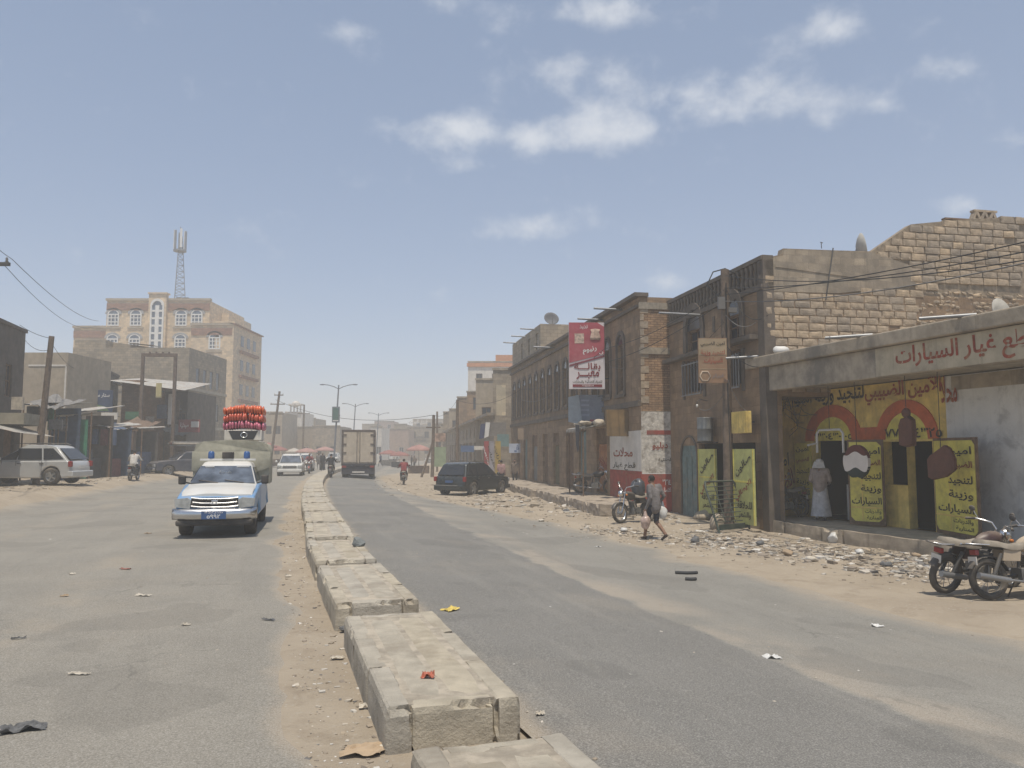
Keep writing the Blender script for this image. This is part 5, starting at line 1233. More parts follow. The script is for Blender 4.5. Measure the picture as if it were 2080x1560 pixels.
# filler terrace linking the shop side, in shade
f = Fr(on_y(905, 900, 112).xy, on_y(1003, 900, 57).xy)
t = thing('shop_terrace', 'low dark terrace of shops running on beyond the row house', 'building', f.loc(), f.rz)
n = int(f.L / 4); hs = []
for i in range(n): hs.append((i * 4 + .7, i * 4 + 3.3, .1, 2.6))
mb = MB(); shell(mb, 0, f.L, 0, 6, -.4, 4.4, hs + [(h[0] + .3, h[0] + 1.1, 3.0, 4.0) for h in hs], .25); mb.build('wall', PLASTER_GY, t)
random.seed(8)
for h in hs: MB().box(h[0], h[1], .15, .2, .1, 2.6).build('shutter', random.choice(GOODS + [TEAL, WOODB]), t); MB().box(h[0] + .3, h[0] + 1.1, .12, .15, 3.0, 4.0).build('window', GLASS_D, t)
MB().box(-.1, f.L + .1, -.5, .1, 4.402, 4.6).build('cornice', CONC_GY, t)
# signs of the far shops
SB = mat('blue sign print', (.09, .14, .26), var=.2); SW2 = mat('pale blue sign print', (.42, .46, .55), var=.1)
t = flat_sign('awning_sign', 'blue awning sign far along the shop side', 936, 963, 905, 918, 62, SB)
t = flat_sign('white_awning', 'short white awning next to the far blue one', 963, 985, 906, 914, 60, WHITE_W)
t = flat_sign('striped_shop_sign', 'pale blue shop sign with a looping emblem over the standing men', 1034, 1064, 901, 920, 50.5, SW2, 'هـ', SB, lett=(.35, .7, .1, .9), bold=.04)
t = flat_sign('teal_sign', 'teal square sign beside the tilted white hoarding', 1010, 1034, 882, 907, 52, mat('teal sign print', (.17, .25, .24), var=.15))
t = flat_sign('brown_sign', 'plain brown sign board on the row house wall', 1052, 1071, 870, 893, 48.5, mat('tan board', (.28, .21, .15), var=.1))
t = flat_sign('white_hoarding', 'white framed hoarding with a dark blue edge jutting from the terrace', 984, 1028, 858, 886, 54, mat('hoarding back', (.2, .18, .16), var=.2))
MB().prism([(-.75, zat(890, 54)), (-.45, zat(886, 54)), (-.35, zat(858, 54)), (-.65, zat(858, 54))], -.1, -.04, lambda p, q, r: (p, r, q)).build('white_edge', WHITE_M, t); MB().prism([(-1.1, zat(892, 54)), (-.78, zat(890, 54)), (-.68, zat(860, 54)), (-1.0, zat(862, 54))], -.1, -.04, lambda p, q, r: (p, r, q)).build('blue_edge', mat('navy print', (.05, .06, .12)), t)
for (px0, px1, m, c, lab, tx) in ((983, 993, mat('red banner print', (.3, .07, .07), var=.2), INK_WHITE, 'vertical red banner with white script behind the black car', 'مطعم'), (994, 1003, mat('grey banner print', (.3, .28, .3), var=.15), INK_BLACK, 'vertical grey banner with dark script behind the black car', 'حلويات'), (1006, 1017, mat('ochre banner print', (.36, .25, .07), var=.2), INK_BLACK, 'vertical ochre banner beside the teal sign', 'بهارات')):
    a = on_y(px0, 962, 51); b = on_y(px1, 896, 51); w = b.x - a.x
    t = thing('vertical_banner', lab, 'banner', ((a.x + b.x) / 2, 51, 0), 0, 'vertical shop banners')
    MB().box(-w / 2, w / 2, 0, .05, a.z, b.z).build('board', m, t); lettering(t, tx, -.75, .75, -w * .3, w * .3, 0, c, .03, M=Matrix.Translation((0, -.008, (a.z + b.z) / 2)) @ Matrix.Rotation(1.3, 4, 'Y'))
    MB().box(-.03, .03, .051, .5, b.z - .3, b.z - .2).box(-w / 2 + .02, -w / 2 + .06, .0, .05, gz(0, 51) - .2, a.z - .001).build('bracket', STEEL_D, t)
t = flat_sign('green_kiosk_panel', 'pale green kiosk panel by the far utility poles', 882, 906, 908, 948, 72, mat('pale green board', (.26, .32, .2), var=.15))
t = flat_sign('orange_picture_sign', 'square orange and white picture sign above the far kiosk', 882, 905, 880, 897, 74, mat('orange picture print', (.36, .24, .18), var=.5, scale=2))
# ------------------------------------------------------------------ poles, lamps, wires
def pole(name, label, px, py_b, px_t, py_t, Y, r0, r1, m, arms=(), lean_y=0):
    b = on_y(px, py_b, Y); tpt = on_y(px_t, py_t, Y + lean_y); b.z = gz(b.x, Y)
    t = thing(name, label, 'utility pole', b, 0)
    d = tpt - b
    MB().cyl((0, 0, -.3), d, r0, r1, 10).build('shaft', m, t)
    for fr_, wd in arms:
        c = d * fr_; MB().box(c.x - wd / 2, c.x + wd / 2, c.y - .16, c.y - .05, c.z - .05, c.z + .05).build('crossarm', m, t)
        for s in (-.46, .46): MB().lathe([(.03, 0), (.05, .03), (.03, .07), (.045, .1), (.02, .16)], 8, Matrix.Translation((c.x + s * wd, c.y - .1, c.z + .05))).build('insulator', WHITE_W, t)
    return t, tpt
P1, p1t = pole('utility_pole', 'stout wooden utility pole before the arched house', 1481, 1050, 1472, 548, 22.6, .15, .115, WOODP)
MB().tube([(d.x, d.y, d.z) for d in [Vector((.02, -.13, h)) + Vector((math.sin(h) * .02, 0, 0)) for h in (.2, 1.5, 3, 4.5, 6, 7)]], .018, 5).build('cable_riser', CABLE, P1)
MB().tube([(-.14, 0, 6.6), (-.5, -.05, 6.95), (-.3, 0, 7.35), (.05, 0, 7.45), (.35, 0, 7.3), (.45, 0, 7.0)], .02, 5).build('cable_loop', CABLE, P1)
MB().cbox((-.12, -.15, 6.4), (.2, .12, .35)).cbox((.2, -.1, 6.2), (.25, .14, .14)).build('junction_box', CABLE_G, P1)
# the beige sign hung on it
sa = on_y(1447, 733, 22.35); w = 58 / FPX * 22.35; z0 = on_y(1447, 778, 22.35).z; z1 = on_y(1447, 687, 22.35).z
t = thing('pole_sign', 'faded tan upholstery sign hung on the wooden pole', 'sign', (sa.x, 22.3, 0), -.03)
TAN = mat('faded tan board', (.27, .165, .10), var=.15, col2=(.3, .22, .14), s2=2.5)
MB().box(-w / 2, w / 2, 0, .08, z0, z1).build('sign_box', TAN, t); h = z1 - z0
MB().box(-w / 2 + .02, w / 2 - .02, -.006, 0, z0 + h * .3, z0 + h * .315).box(-w / 2 + .01, w / 2 - .01, -.004, 0, z0 + h * .62, z1 - .02).build('painted_field', mat('pale tan paint', (.33, .25, .16), var=.12), t)
for k, (s, q0, q1) in enumerate((('امين الضبيبي', .8, .92), ('لتنجيد وزينة', .6, .74), ('السيارات', .42, .56))): lettering(t, s, -w * (.42 if k < 2 else .3), w * (.42 if k < 2 else .34), z0 + h * q0, z0 + h * q1, -.012, INK_RED if k else INK_BLACK, .025)
MB().lathe([(.13, 0), (.17, 0), (.17, .008), (.13, .008), (.13, 0)], 6, Matrix.Translation((-w * .28, -.004, z0 + h * .15)) @ Matrix.Rotation(math.pi / 2, 4, 'X')).build('painted_emblem', mat('pale emblem paint', (.42, .33, .24)), t)
lettering(t, 'ابرار', -w * .05, w * .36, z0 + h * .1, z0 + h * .2, -.012, mat('faded blue grey lettering', (.2, .17, .16)), .03)
P2, p2t = pole('utility_pole', 'wooden pole leaning over the stalls behind the silver car', 76, 910, 105, 683, 36, .16, .12, WOODP)
P3, p3t = pole('utility_pole', 'leaning pole with crossarms beyond the white cars', 549, 890, 568, 795, 88, .17, .12, WOODP, [(.95, 1.0), (.83, 1.6), (.7, 1.6)])
P4, p4t = pole('utility_pole', 'slim upright pole with one crossarm at the street end', 615, 900, 618, 822, 105, .15, .1, WOODP, [(.85, 1.6)])
P5, p5t = pole('utility_pole', 'dark braced pole by the pale green kiosk', 878, 952, 881, 843, 66, .16, .12, WOODP, [(.8, 1.2)])
MB().cyl((-.9, 0, 0), (.1, 0, 3.2), .1, .09, 8).build('brace', WOODP, P5)
P6, p6t = pole('utility_pole', 'bare pole rising over the far blue awning', 928, 952, 929, 812, 58, .14, .1, WOODP)
P7, p7t = pole('utility_pole', 'faint thin pole in the haze beside the green kiosk', 888, 945, 888, 836, 84, .12, .1, WOODP)
# pole out of the picture on the oncoming side: its arm carries the wires into view
ap = on_y(12, 537, 27)
t = thing('utility_pole', 'pole arm with insulator entering at the picture edge', 'utility pole', (ap.x - 1.2, 27, gz(ap.x - 1.2, 27)), 0)
hp = ap.z - t.location.z; MB().cyl((0, 0, -.3), (0, 0, hp + .5), .16, .12, 10).build('shaft', WOODP, t); MB().box(-1.0, 1.35, -.1, .02, hp - .06, hp + .06).build('crossarm', STEEL_D, t); MB().lathe([(.03, 0), (.06, .04), (.03, .08), (.05, .12), (.02, .18)], 8, Matrix.Translation((1.25, -.04, hp + .06))).build('insulator', CABLE_G, t)
# near pole out of the picture by the shop: carries the wires to the right
def wire(label, a, b, sag, r=.012, m=None):
    a = Vector(a); b = Vector(b); pts = []
    n = 16
    for i in range(n + 1):
        q = i / n; p = a.lerp(b, q); p.z -= sag * 4 * q * (1 - q); pts.append(p)
    o = MB().tube(pts, r, 4).build('overhead_wire', m or CABLE); tag(o, label, 'wire', 'overhead wires'); return o
near = [(2092, 488, 12.5), (2092, 508, 12.6), (2092, 530, 12.7), (2092, 524, 12.9)]
for k, ((px, py, Y), pz) in enumerate(zip(near, (598, 585, 612, 560))):
    b = on_y(px, py, Y); e = b + (b - on_y(1472, pz, 22.4)) * .6; e.z = b.z + .1
    a = on_y(1474, pz, 22.4)
    wire(('topmost', 'second', 'lowest', 'slack')[k] + ' overhead wire crossing the sandstone block wall', a, b + (b - a) * .02, .12 + .05 * k, .011 + .003 * (k == 2), CABLE_G if k == 2 else CABLE)
pts = [(1230, 700, 31), (1120, 745, 42), (1045, 770, 52)]
wire('wire sagging from the wooden pole to the row house', on_y(1470, 590, 22.5), on_y(1228, 708, 30), .25)
wire('lower wire from the wooden pole past the brick corner', on_y(1470, 612, 22.5), on_y(1235, 735, 29), .2)
wire('wire along the brown row house front', on_y(1228, 708, 30), on_y(1060, 790, 50), .5)
wire('wire from the row house to the bare far pole', on_y(1060, 790, 50), p6t, .6)
wire('wire from the bare far pole to the braced pole', p6t, p5t, .5)
wire('wire crossing the street end to the faint pole', p5t, on_y(560, 812, 90), 1.2, .02)
wire('upper wire from the edge arm to the hotel', on_y(24, 526, 27), on_y(200, 652, 70), .5, .016); wire('lower wire from the edge arm towards the hotel', on_y(10, 540, 27), on_y(195, 662, 70), .9, .014); wire('wire entering at the picture edge to the arm', on_y(-10, 500, 24), on_y(24, 526, 27), .02)
wire('wire from the dark house to the leaning stall pole', on_y(40, 660, 37), p2t + Vector((0, 0, -.1)), .1); wire('lower wire from the dark house to the leaning pole', on_y(50, 690, 37.5), p2t + Vector((0, 0, -.6)), .25); wire('wire from the leaning pole to the shuttered house', p2t + Vector((0, 0, -.3)), on_y(160, 750, 49.5), .3)
# street lamps on the median
def lamp(label, px, py, Y, first=None, banner=False):
    tpt = on_y(px, py, Y); b = Vector((xm(Y) + .2, Y, .1)); b.x = tpt.x - .35
    if first: t = clone(first, label, b, 0); return t
    t = thing('street_lamp', label, 'street lamp', b, 0, 'double arm street lamps on the median')
    h = 7.6
    MB().cyl((0, 0, -.2), (.35, 0, h), .09, .06, 10).cyl((0, 0, -.2), (.02, 0, .9), .13, .12, 10).build('shaft', STM, t)
    for s in (-1, 1):
        MB().tube([(.35, 0, h - .35), (.35 + s * .4, 0, h - .15), (.35 + s * .9, 0, h + .0), (.35 + s * 1.3, 0, h + .05)], .04, 6).build('arm', STM, t)
        MB().ell((.35 + s * 1.45, 0, h + .04), (.26, .1, .06), 10, 6).build('lamp_head', STM, t)
    return t
L2 = lamp('hazy double arm street lamp rising behind the truck', 722, 823, 98)
L1 = lamp('nearest double arm street lamp with a green banner', 688, 785, 70, L2)
L3 = lamp('farthest faint double arm street lamp', 769, 848, 122, L2)
bn = on_y(682, 842, 70)
t = flat_sign('lamp_banner', 'green framed banner fixed to the street lamp pole', 674, 690, 826, 858, 69.8, STM); 
a = on_y(676, 856, 69.7); b = on_y(688, 828, 69.7); MB().box(-(b.x - a.x) / 2, (b.x - a.x) / 2, -.03, -.002, a.z + .15, b.z).build('print', mat('teal green print', (.10, .17, .15), var=.2), t); MB().box(-(b.x - a.x) / 2, (b.x - a.x) / 2, -.032, -.002, a.z + .02, a.z + .12).build('print', WHITE_M, t)

# loose service wires strung between the wooden pole, the houses and the canopy
random.seed(77)
ends = [((1474, 585, 22.4), (1560, 640, 21.4)), ((1474, 640, 22.4), (1535, 655, 21.6)), ((1470, 680, 22.4), (1400, 745, 25.6)), ((1474, 700, 22.4), (1548, 745, 21.6)), ((1478, 770, 22.4), (1545, 830, 22.2)), ((1470, 800, 22.4), (1420, 830, 25.2)), ((1360, 735, 27.7), (1470, 655, 22.5)), ((1240, 745, 30.8), (1362, 700, 27.6)), ((1100, 760, 43), (1228, 720, 31.5)), ((1060, 812, 49), (1150, 775, 38)), ((1150, 775, 38), (1235, 800, 31))]
where = ['block wall corner', 'corner pier', 'far arched window', 'canopy end', 'dark recess', 'light bulb', 'brick corner', 'row house cornice', 'grocery sign', 'far row windows', 'torn signboard']
for k, (a, b) in enumerate(ends):
    wire('thin slack service wire running to the ' + where[k], on_y(*a), on_y(*b), random.uniform(.15, .5), .008 + .004 * random.random(), random.choice((CABLE, CABLE_G)))
# ================================================================== vehicles
def paint(name, col, rough=.35, dust=.45, metal=0.0): return mat(name, col, rough=rough, var=.06, scale=2, dust=dust, coat=.35, spec=.5, metal=metal)
P_SILVER = paint('silver car paint', (.58, .58, .56), .3, .22, .35); P_WHITE = paint('white car paint', (.66, .65, .61), .35, .3); P_NAVY = paint('dark navy car paint', (.014, .02, .022), .25, .08)
P_BLUE = paint('light blue car paint', (.11, .28, .52), .4, .35); P_DKBLUE = paint('dark blue pickup paint', (.03, .04, .07), .35, .45)
CARGLASS = mat('car window glass', (.02, .022, .026), rough=.06, spec=.7, var=.1); SHIELD = mat('windscreen glass', (.085, .10, .125), rough=.1, spec=.7, var=.5, scale=3)
LAMP_R = mat('red tail lamp', (.25, .02, .015), rough=.2, var=.1, spec=.5); LAMP_C = mat('clear headlamp', (.42, .43, .42), rough=.15, metal=.3, var=.2, scale=8); LAMP_O = mat('orange lamp', (.5, .16, .03), rough=.2)
PLASTIC = mat('black trim plastic', (.03, .03, .032), rough=.7, dust=.5)
def make_wheel(parent, x, y, r, w, side, rimm=None, nsp=5):
    o = bpy.data.objects.new('wheel', None); COL.objects.link(o); o.parent = parent; o.location = (x, y, r)
    M = Matrix.Rotation(math.pi / 2, 4, 'Y')
    MB().lathe([(r * .62, -w / 2), (r * .9, -w / 2), (r, -w * .32), (r, w * .32), (r * .9, w / 2), (r * .62, w / 2)], 22, M).build('tyre', RUBBER, o)
    mb = MB().lathe([(r * .63, -w * .42), (r * .60, w * .40 * side), (r * .56, w * .42 * side), (r * .54, w * .2 * side), (.001, w * .15 * side)], 22, M)
    for k in range(nsp):
        a = 2 * math.pi * k / nsp; c, s = math.cos(a), math.sin(a)
        mb.cbox((side * w * .34, c * r * .34, s * r * .34), (w * .2, r * .5, r * .16), (a, 0, 0))
    mb.cyl((side * w * .2, 0, 0), (side * w * .42, 0, 0), r * .14, n=10)
    mb.build('rim', rimm or mat('alloy rim', (.36, .36, .35), metal=.6, rough=.4, dust=.4), o)
    return o
def arc(cy, cz, r, a0, a1, n=9): return [(cy + r * math.cos(a0 + (a1 - a0) * k / n), cz + r * math.sin(a0 + (a1 - a0) * k / n)) for k in range(n + 1)]
def car_shell(t, top, L2, W, wy, wr, zb, m, bevel=.045, taper=.12):
    """lower body: side outline with wheel arches swept across the width, ends rounded in plan"""
    yf, yr = wy; ra = wr * 1.17
    bot = [(-L2, zb + .08), (-L2 + .12, zb)] + [p for p in arc(yr, wr, ra, math.pi + .35, -.35 + 0, 9) if True]
    def archpts(c):
        a0 = math.pi + math.asin(min(.9, (wr - zb) / ra)); a1 = -math.asin(min(.9, (wr - zb) / ra))
        return arc(c, wr, ra, a0, a1, 10)
    poly = list(top) + [(-L2 + .1, zb)] + archpts(yr) + archpts(yf) + [(L2 - .12, zb)]
    xs = [-1, -.93, -.7, 0, .7, .93, 1]; n = len(poly); mb = MB(); vs = []
    for x in xs:
        for p, q in poly:
            e = max(0, (abs(p) - L2 * .72) / (L2 * .28)); tk = taper * abs(x) ** 4 * e
            inn = 1 - .05 * e * (abs(x) > .6)
            zin = .04 * (q < zb + .12) * (abs(x) > .9)
            vs.append(((x * W / 2) * inn - math.copysign(zin, x) * (abs(x) > .9), p - math.copysign(tk, p), q))
    fs = [tuple(range(n)), tuple(reversed(range((len(xs) - 1) * n, len(xs) * n)))]
    for j in range(len(xs) - 1):
        for k in range(n): fs.append((j * n + k, j * n + (k + 1) % n, (j + 1) * n + (k + 1) % n, (j + 1) * n + k))
    mb.add(vs, fs)
    o = mb.build('body', m, t, bevel=bevel, seg=3)
    for p in o.data.polygons: p.use_smooth = True
    o.modifiers['bevel'].harden_normals = True
    MB().box(-W / 2 + .2, W / 2 - .2, -L2 + .25, L2 - .25, zb + .05, wr + ra + .03 if False else wr + .28).build('underbody', BLACK_I, t)
    return o
def hwf(W, z0, z1, inset):
    return lambda z: W / 2 - .055 - inset * max(0, (z - z0)) / (z1 - z0)
def cabin(t, prof, W, z0, z1, inset, m, bevel=.05):
    hw = hwf(W, z0, z1, inset); mb = MB(); n = len(prof); vs = []
    xs = [-1, -.8, 0, .8, 1]
    for x in xs:
        for y, z in prof: vs.append((x * hw(z), y - .05 * math.copysign(1, y) * (abs(x) == 1), z - .025 * (abs(x) == 1) * (z > z0 + .2)))
    fs = [tuple(range(n)), tuple(reversed(range(4 * n, 5 * n)))]
    for j in range(4):
        for k in range(n): fs.append((j * n + k, j * n + (k + 1) % n, (j + 1) * n + (k + 1) % n, (j + 1) * n + k))
    mb.add(vs, fs); o = mb.build('cabin', m, t, bevel=bevel, seg=3)
    for p in o.data.polygons: p.use_smooth = True
    o.modifiers['bevel'].harden_normals = True
    return hw
def side_glass(t, polys, hw, off=.012):
    for s in (-1, 1):
        for poly in polys:
            mb = MB(); vs = [(s * (hw(z) + off), y, z) for y, z in poly]; vs2 = [(s * (hw(z) - .03), y, z) for y, z in poly]; n = len(poly)
            mb.add(vs + vs2, [tuple(range(n))] + [(k, (k + 1) % n, n + (k + 1) % n, n + k) for k in range(n)]); mb.build('side_window', CARGLASS, t)
def end_glass(t, ya, za, yb, zb_, hw, off, name, m=None, k0=.9, k1=.88):
    d = Vector((0, yb - ya, zb_ - za)).normalized(); nrm = Vector((0, d.z, -d.y)) * (1 if off > 0 else -1); o = nrm * abs(off)
    vs = [Vector((sx * hw(z) * k, y, z)) + o for sx, y, z, k in ((-1, ya, za, k0), (0, ya, za, 1), (1, ya, za, k0), (1, yb, zb_, k1), (0, yb, zb_, 1), (-1, yb, zb_, k1))]
    vs += [v - o * 2 for v in vs]
    return MB().add(vs, [(0, 1, 4, 5), (1, 2, 3, 4)] + [(k, (k + 1) % 6, 6 + (k + 1) % 6, 6 + k) for k in range(6)]).build(name, m or SHIELD, t)
def handles(t, W, ys_, z):
    for s in (-1, 1):
        for y in ys_: MB().cbox((s * (W / 2 + .012), y, z), (.03, .18, .035)).build('door_handle', CHROME, t)
def seams(t, W, ys_, z0, z1, hw=None):
    for s in (-1, 1):
        for y in ys_: MB().box(s * (W / 2 - .004) - .006, s * (W / 2 - .004) + .006, y - .008, y + .008, z0, z1).build('door_gap', PLASTIC, t)
def mirror_(t, W, y, z, m):
    for s in (-1, 1):
        o = MB().ell((s * (W / 2 + .13), y, z), (.1, .06, .085), 10, 8).build('wing_mirror', m, t); MB().cyl((s * (W / 2 - .06), y + .02, z - .06), (s * (W / 2 + .08), y, z - .02), .02, n=6).build('mirror_arm', PLASTIC, o)
def suv(name, label, loc, rz, paint_m, bev=.05, L=4.4, W=1.85, H=1.7, wr=.35, rake=.5, rear=.28, group=None, rails=True, glass_r=True, plate=None, boxy=False, trimc=None):
    t = thing(name, label, 'car', loc, rz, group); L2 = L / 2; wy = (L2 - .85, -L2 + .85); zb = .27; belt = H * .585; hood = H * .56
    top = [(L2 - .02, zb + .1), (L2, .45), (L2 - .03, hood - .18), (L2 - .16, hood - .05), (L2 * .42, belt + .0), (-L2 + .1, belt + .02), (-L2 + .02, belt - .1), (-L2, .5), (-L2 + .02, zb + .1)]
    car_shell(t, top, L2, W, wy, wr, zb, paint_m, bev)
    yw = L2 * .42; yr_ = -L2 + .1
    prof = [(yw + .02, belt - .06), (yw - rake, H - .1), (yw - rake - .25, H - .015), (0 - .1, H), (yr_ + rear + .25, H - .02), (yr_ + rear, H - .09), (yr_ + .02, belt - .06)]
    hw = cabin(t, prof, W, belt, H, .2, paint_m, bev + .02)
    zt = H - .16; f = (zt - belt) / (H - .1 - belt)
    ywt = yw - rake * f
    a = [(yw - .12, belt + .06), (ywt - .1, zt), (.12, zt), (.12, belt + .06)]; b = [(.06, belt + .06), (.06, zt), (-.85, zt), (-.95, belt + .06)]
    yrt = yr_ + rear * f
    c = [(-1.02, belt + .06), (-.92, zt), (yrt + .24, zt), (yr_ + .28, belt + .1)]
    side_glass(t, [a, b, c], hw)
    end_glass(t, yw + .0, belt + .02, yw - rake * .93, H - .14, hw, .012, 'windscreen'); end_glass(t, yr_ + .04, belt + .08, yr_ + rear * .9, H - .16, hw, -.012, 'rear_window', CARGLASS)
    for s in (-1, 1):
        make_wheel(t, s * (W / 2 - .13), wy[0], wr, .23, s); make_wheel(t, s * (W / 2 - .13), wy[1], wr, .23, s)
        MB().box(s * W * .30, s * W * .47, L2 - .12, L2 - .0, hood - .28, hood - .12).build('headlight', LAMP_C, t, bevel=.03)
        MB().box(s * (W / 2 - .15), s * (W / 2 - .01), -L2 - .0, -L2 + .16, belt - .24, belt + .0).build('tail_light', LAMP_R, t, bevel=.03)
        if rails: MB().tube([(s * .62, .5, H - .02), (s * .64, .4, H + .05), (s * .64, -1.2, H + .05), (s * .62, -1.35, H - .02)], .02, 6).build('roof_rail', STEEL_D, t)
    MB().box(-.5, .5, L2 - .02, L2 + .012, hood - .3, hood - .14).build('grille', PLASTIC, t); MB().box(-.5, .5, L2 + .013, L2 + .02, hood - .23, hood - .2).build('grille_bar', CHROME, t)
    MB().box(-W / 2 + .05, W / 2 - .05, L2 - .2, L2 + .045, .3, .5).build('front_bumper', trimc or paint_m, t, bevel=.04); MB().box(-W / 2 + .05, W / 2 - .05, -L2 - .05, -L2 + .2, .32, .58).build('rear_bumper', trimc or paint_m, t, bevel=.04)
    MB().box(-.22, .22, L2 + .046, L2 + .055, .34, .45).build('number_plate', WHITE_M, t)
    MB().box(-.22, .22, -L2 - .012, -L2 + .0, belt - .3, belt - .18).build('number_plate', plate or WHITE_M, t)
    handles(t, W, (-.05, -.98), belt - .1); seams(t, W, (.09, -.98, yw - .25), .42, belt); mirror_(t, W, yw - .22, belt + .1, paint_m)
    MB().box(-W / 2 - .006, -W / 2 + .02, wy[1] + .45, wy[0] - .45, .46, .54).box(W / 2 - .02, W / 2 + .006, wy[1] + .45, wy[0] - .45, .46, .54).build('side_moulding', trimc or paint_m, t)
    return t
# ---- silver car parked nose out of the picture
p = on_g(128, 987); Xc = p.x - 1.32
t = suv('parked_car', 'silver estate car parked side on by the stalls, nose cut by picture edge', (Xc - .55, p.y + .75, gz(p.x - 1, p.y) + .0), head(-1, -.02), P_SILVER, .085, L=4.45, W=1.82, H=1.69, wr=.36, rake=.95, rear=.62)
# ---- black car nosing into the shops
p = on_g(938, 1006)
PLATE_B = mat('blue number plate', (.05, .10, .22), var=.1)
t = suv('parked_car', 'black off-road car with chrome bumper strip nosing toward the shops', (p.x + .5, p.y + 1.5, gz(p.x + .5, p.y + 1.5)), head(.5, .86), P_NAVY, L=4.4, W=1.88, H=1.68, wr=.37, rake=.7, rear=.36, plate=PLATE_B)
MB().box(-.85, .6, -2.365, -2.345, .55, .585).build('bumper_strip', CHROME, t)
# ---- white cars coming along the road
p = on_g(576, 967)
w1 = suv('oncoming_car', 'white off-road car coming down the far carriageway', (p.x, p.y + 2, 0), head(.22, -1), P_WHITE, L=4.6, W=1.86, H=1.62, wr=.38, rake=.6, group='white cars in the far traffic')
p = on_g(604, 958); clone(w1, 'second white car half hidden behind the oncoming white one', (p.x, p.y + 2, 0), head(.2, -1))
p = on_g(677, 940); clone(w1, 'small white car beyond the rider, left of the truck box', (p.x, p.y, 0), head(.1, -1))
p = on_g(790, 936); clone(w1, 'tiny white car turning at the far end under the parasols', (p.x, p.y, gz(p.x, p.y)), head(-.6, -1))
p = on_g(871, 940); clone(w1, 'white car nose showing behind the dark braced pole', (p.x + 1.5, p.y, gz(p.x, p.y)), head(-1, -.2))
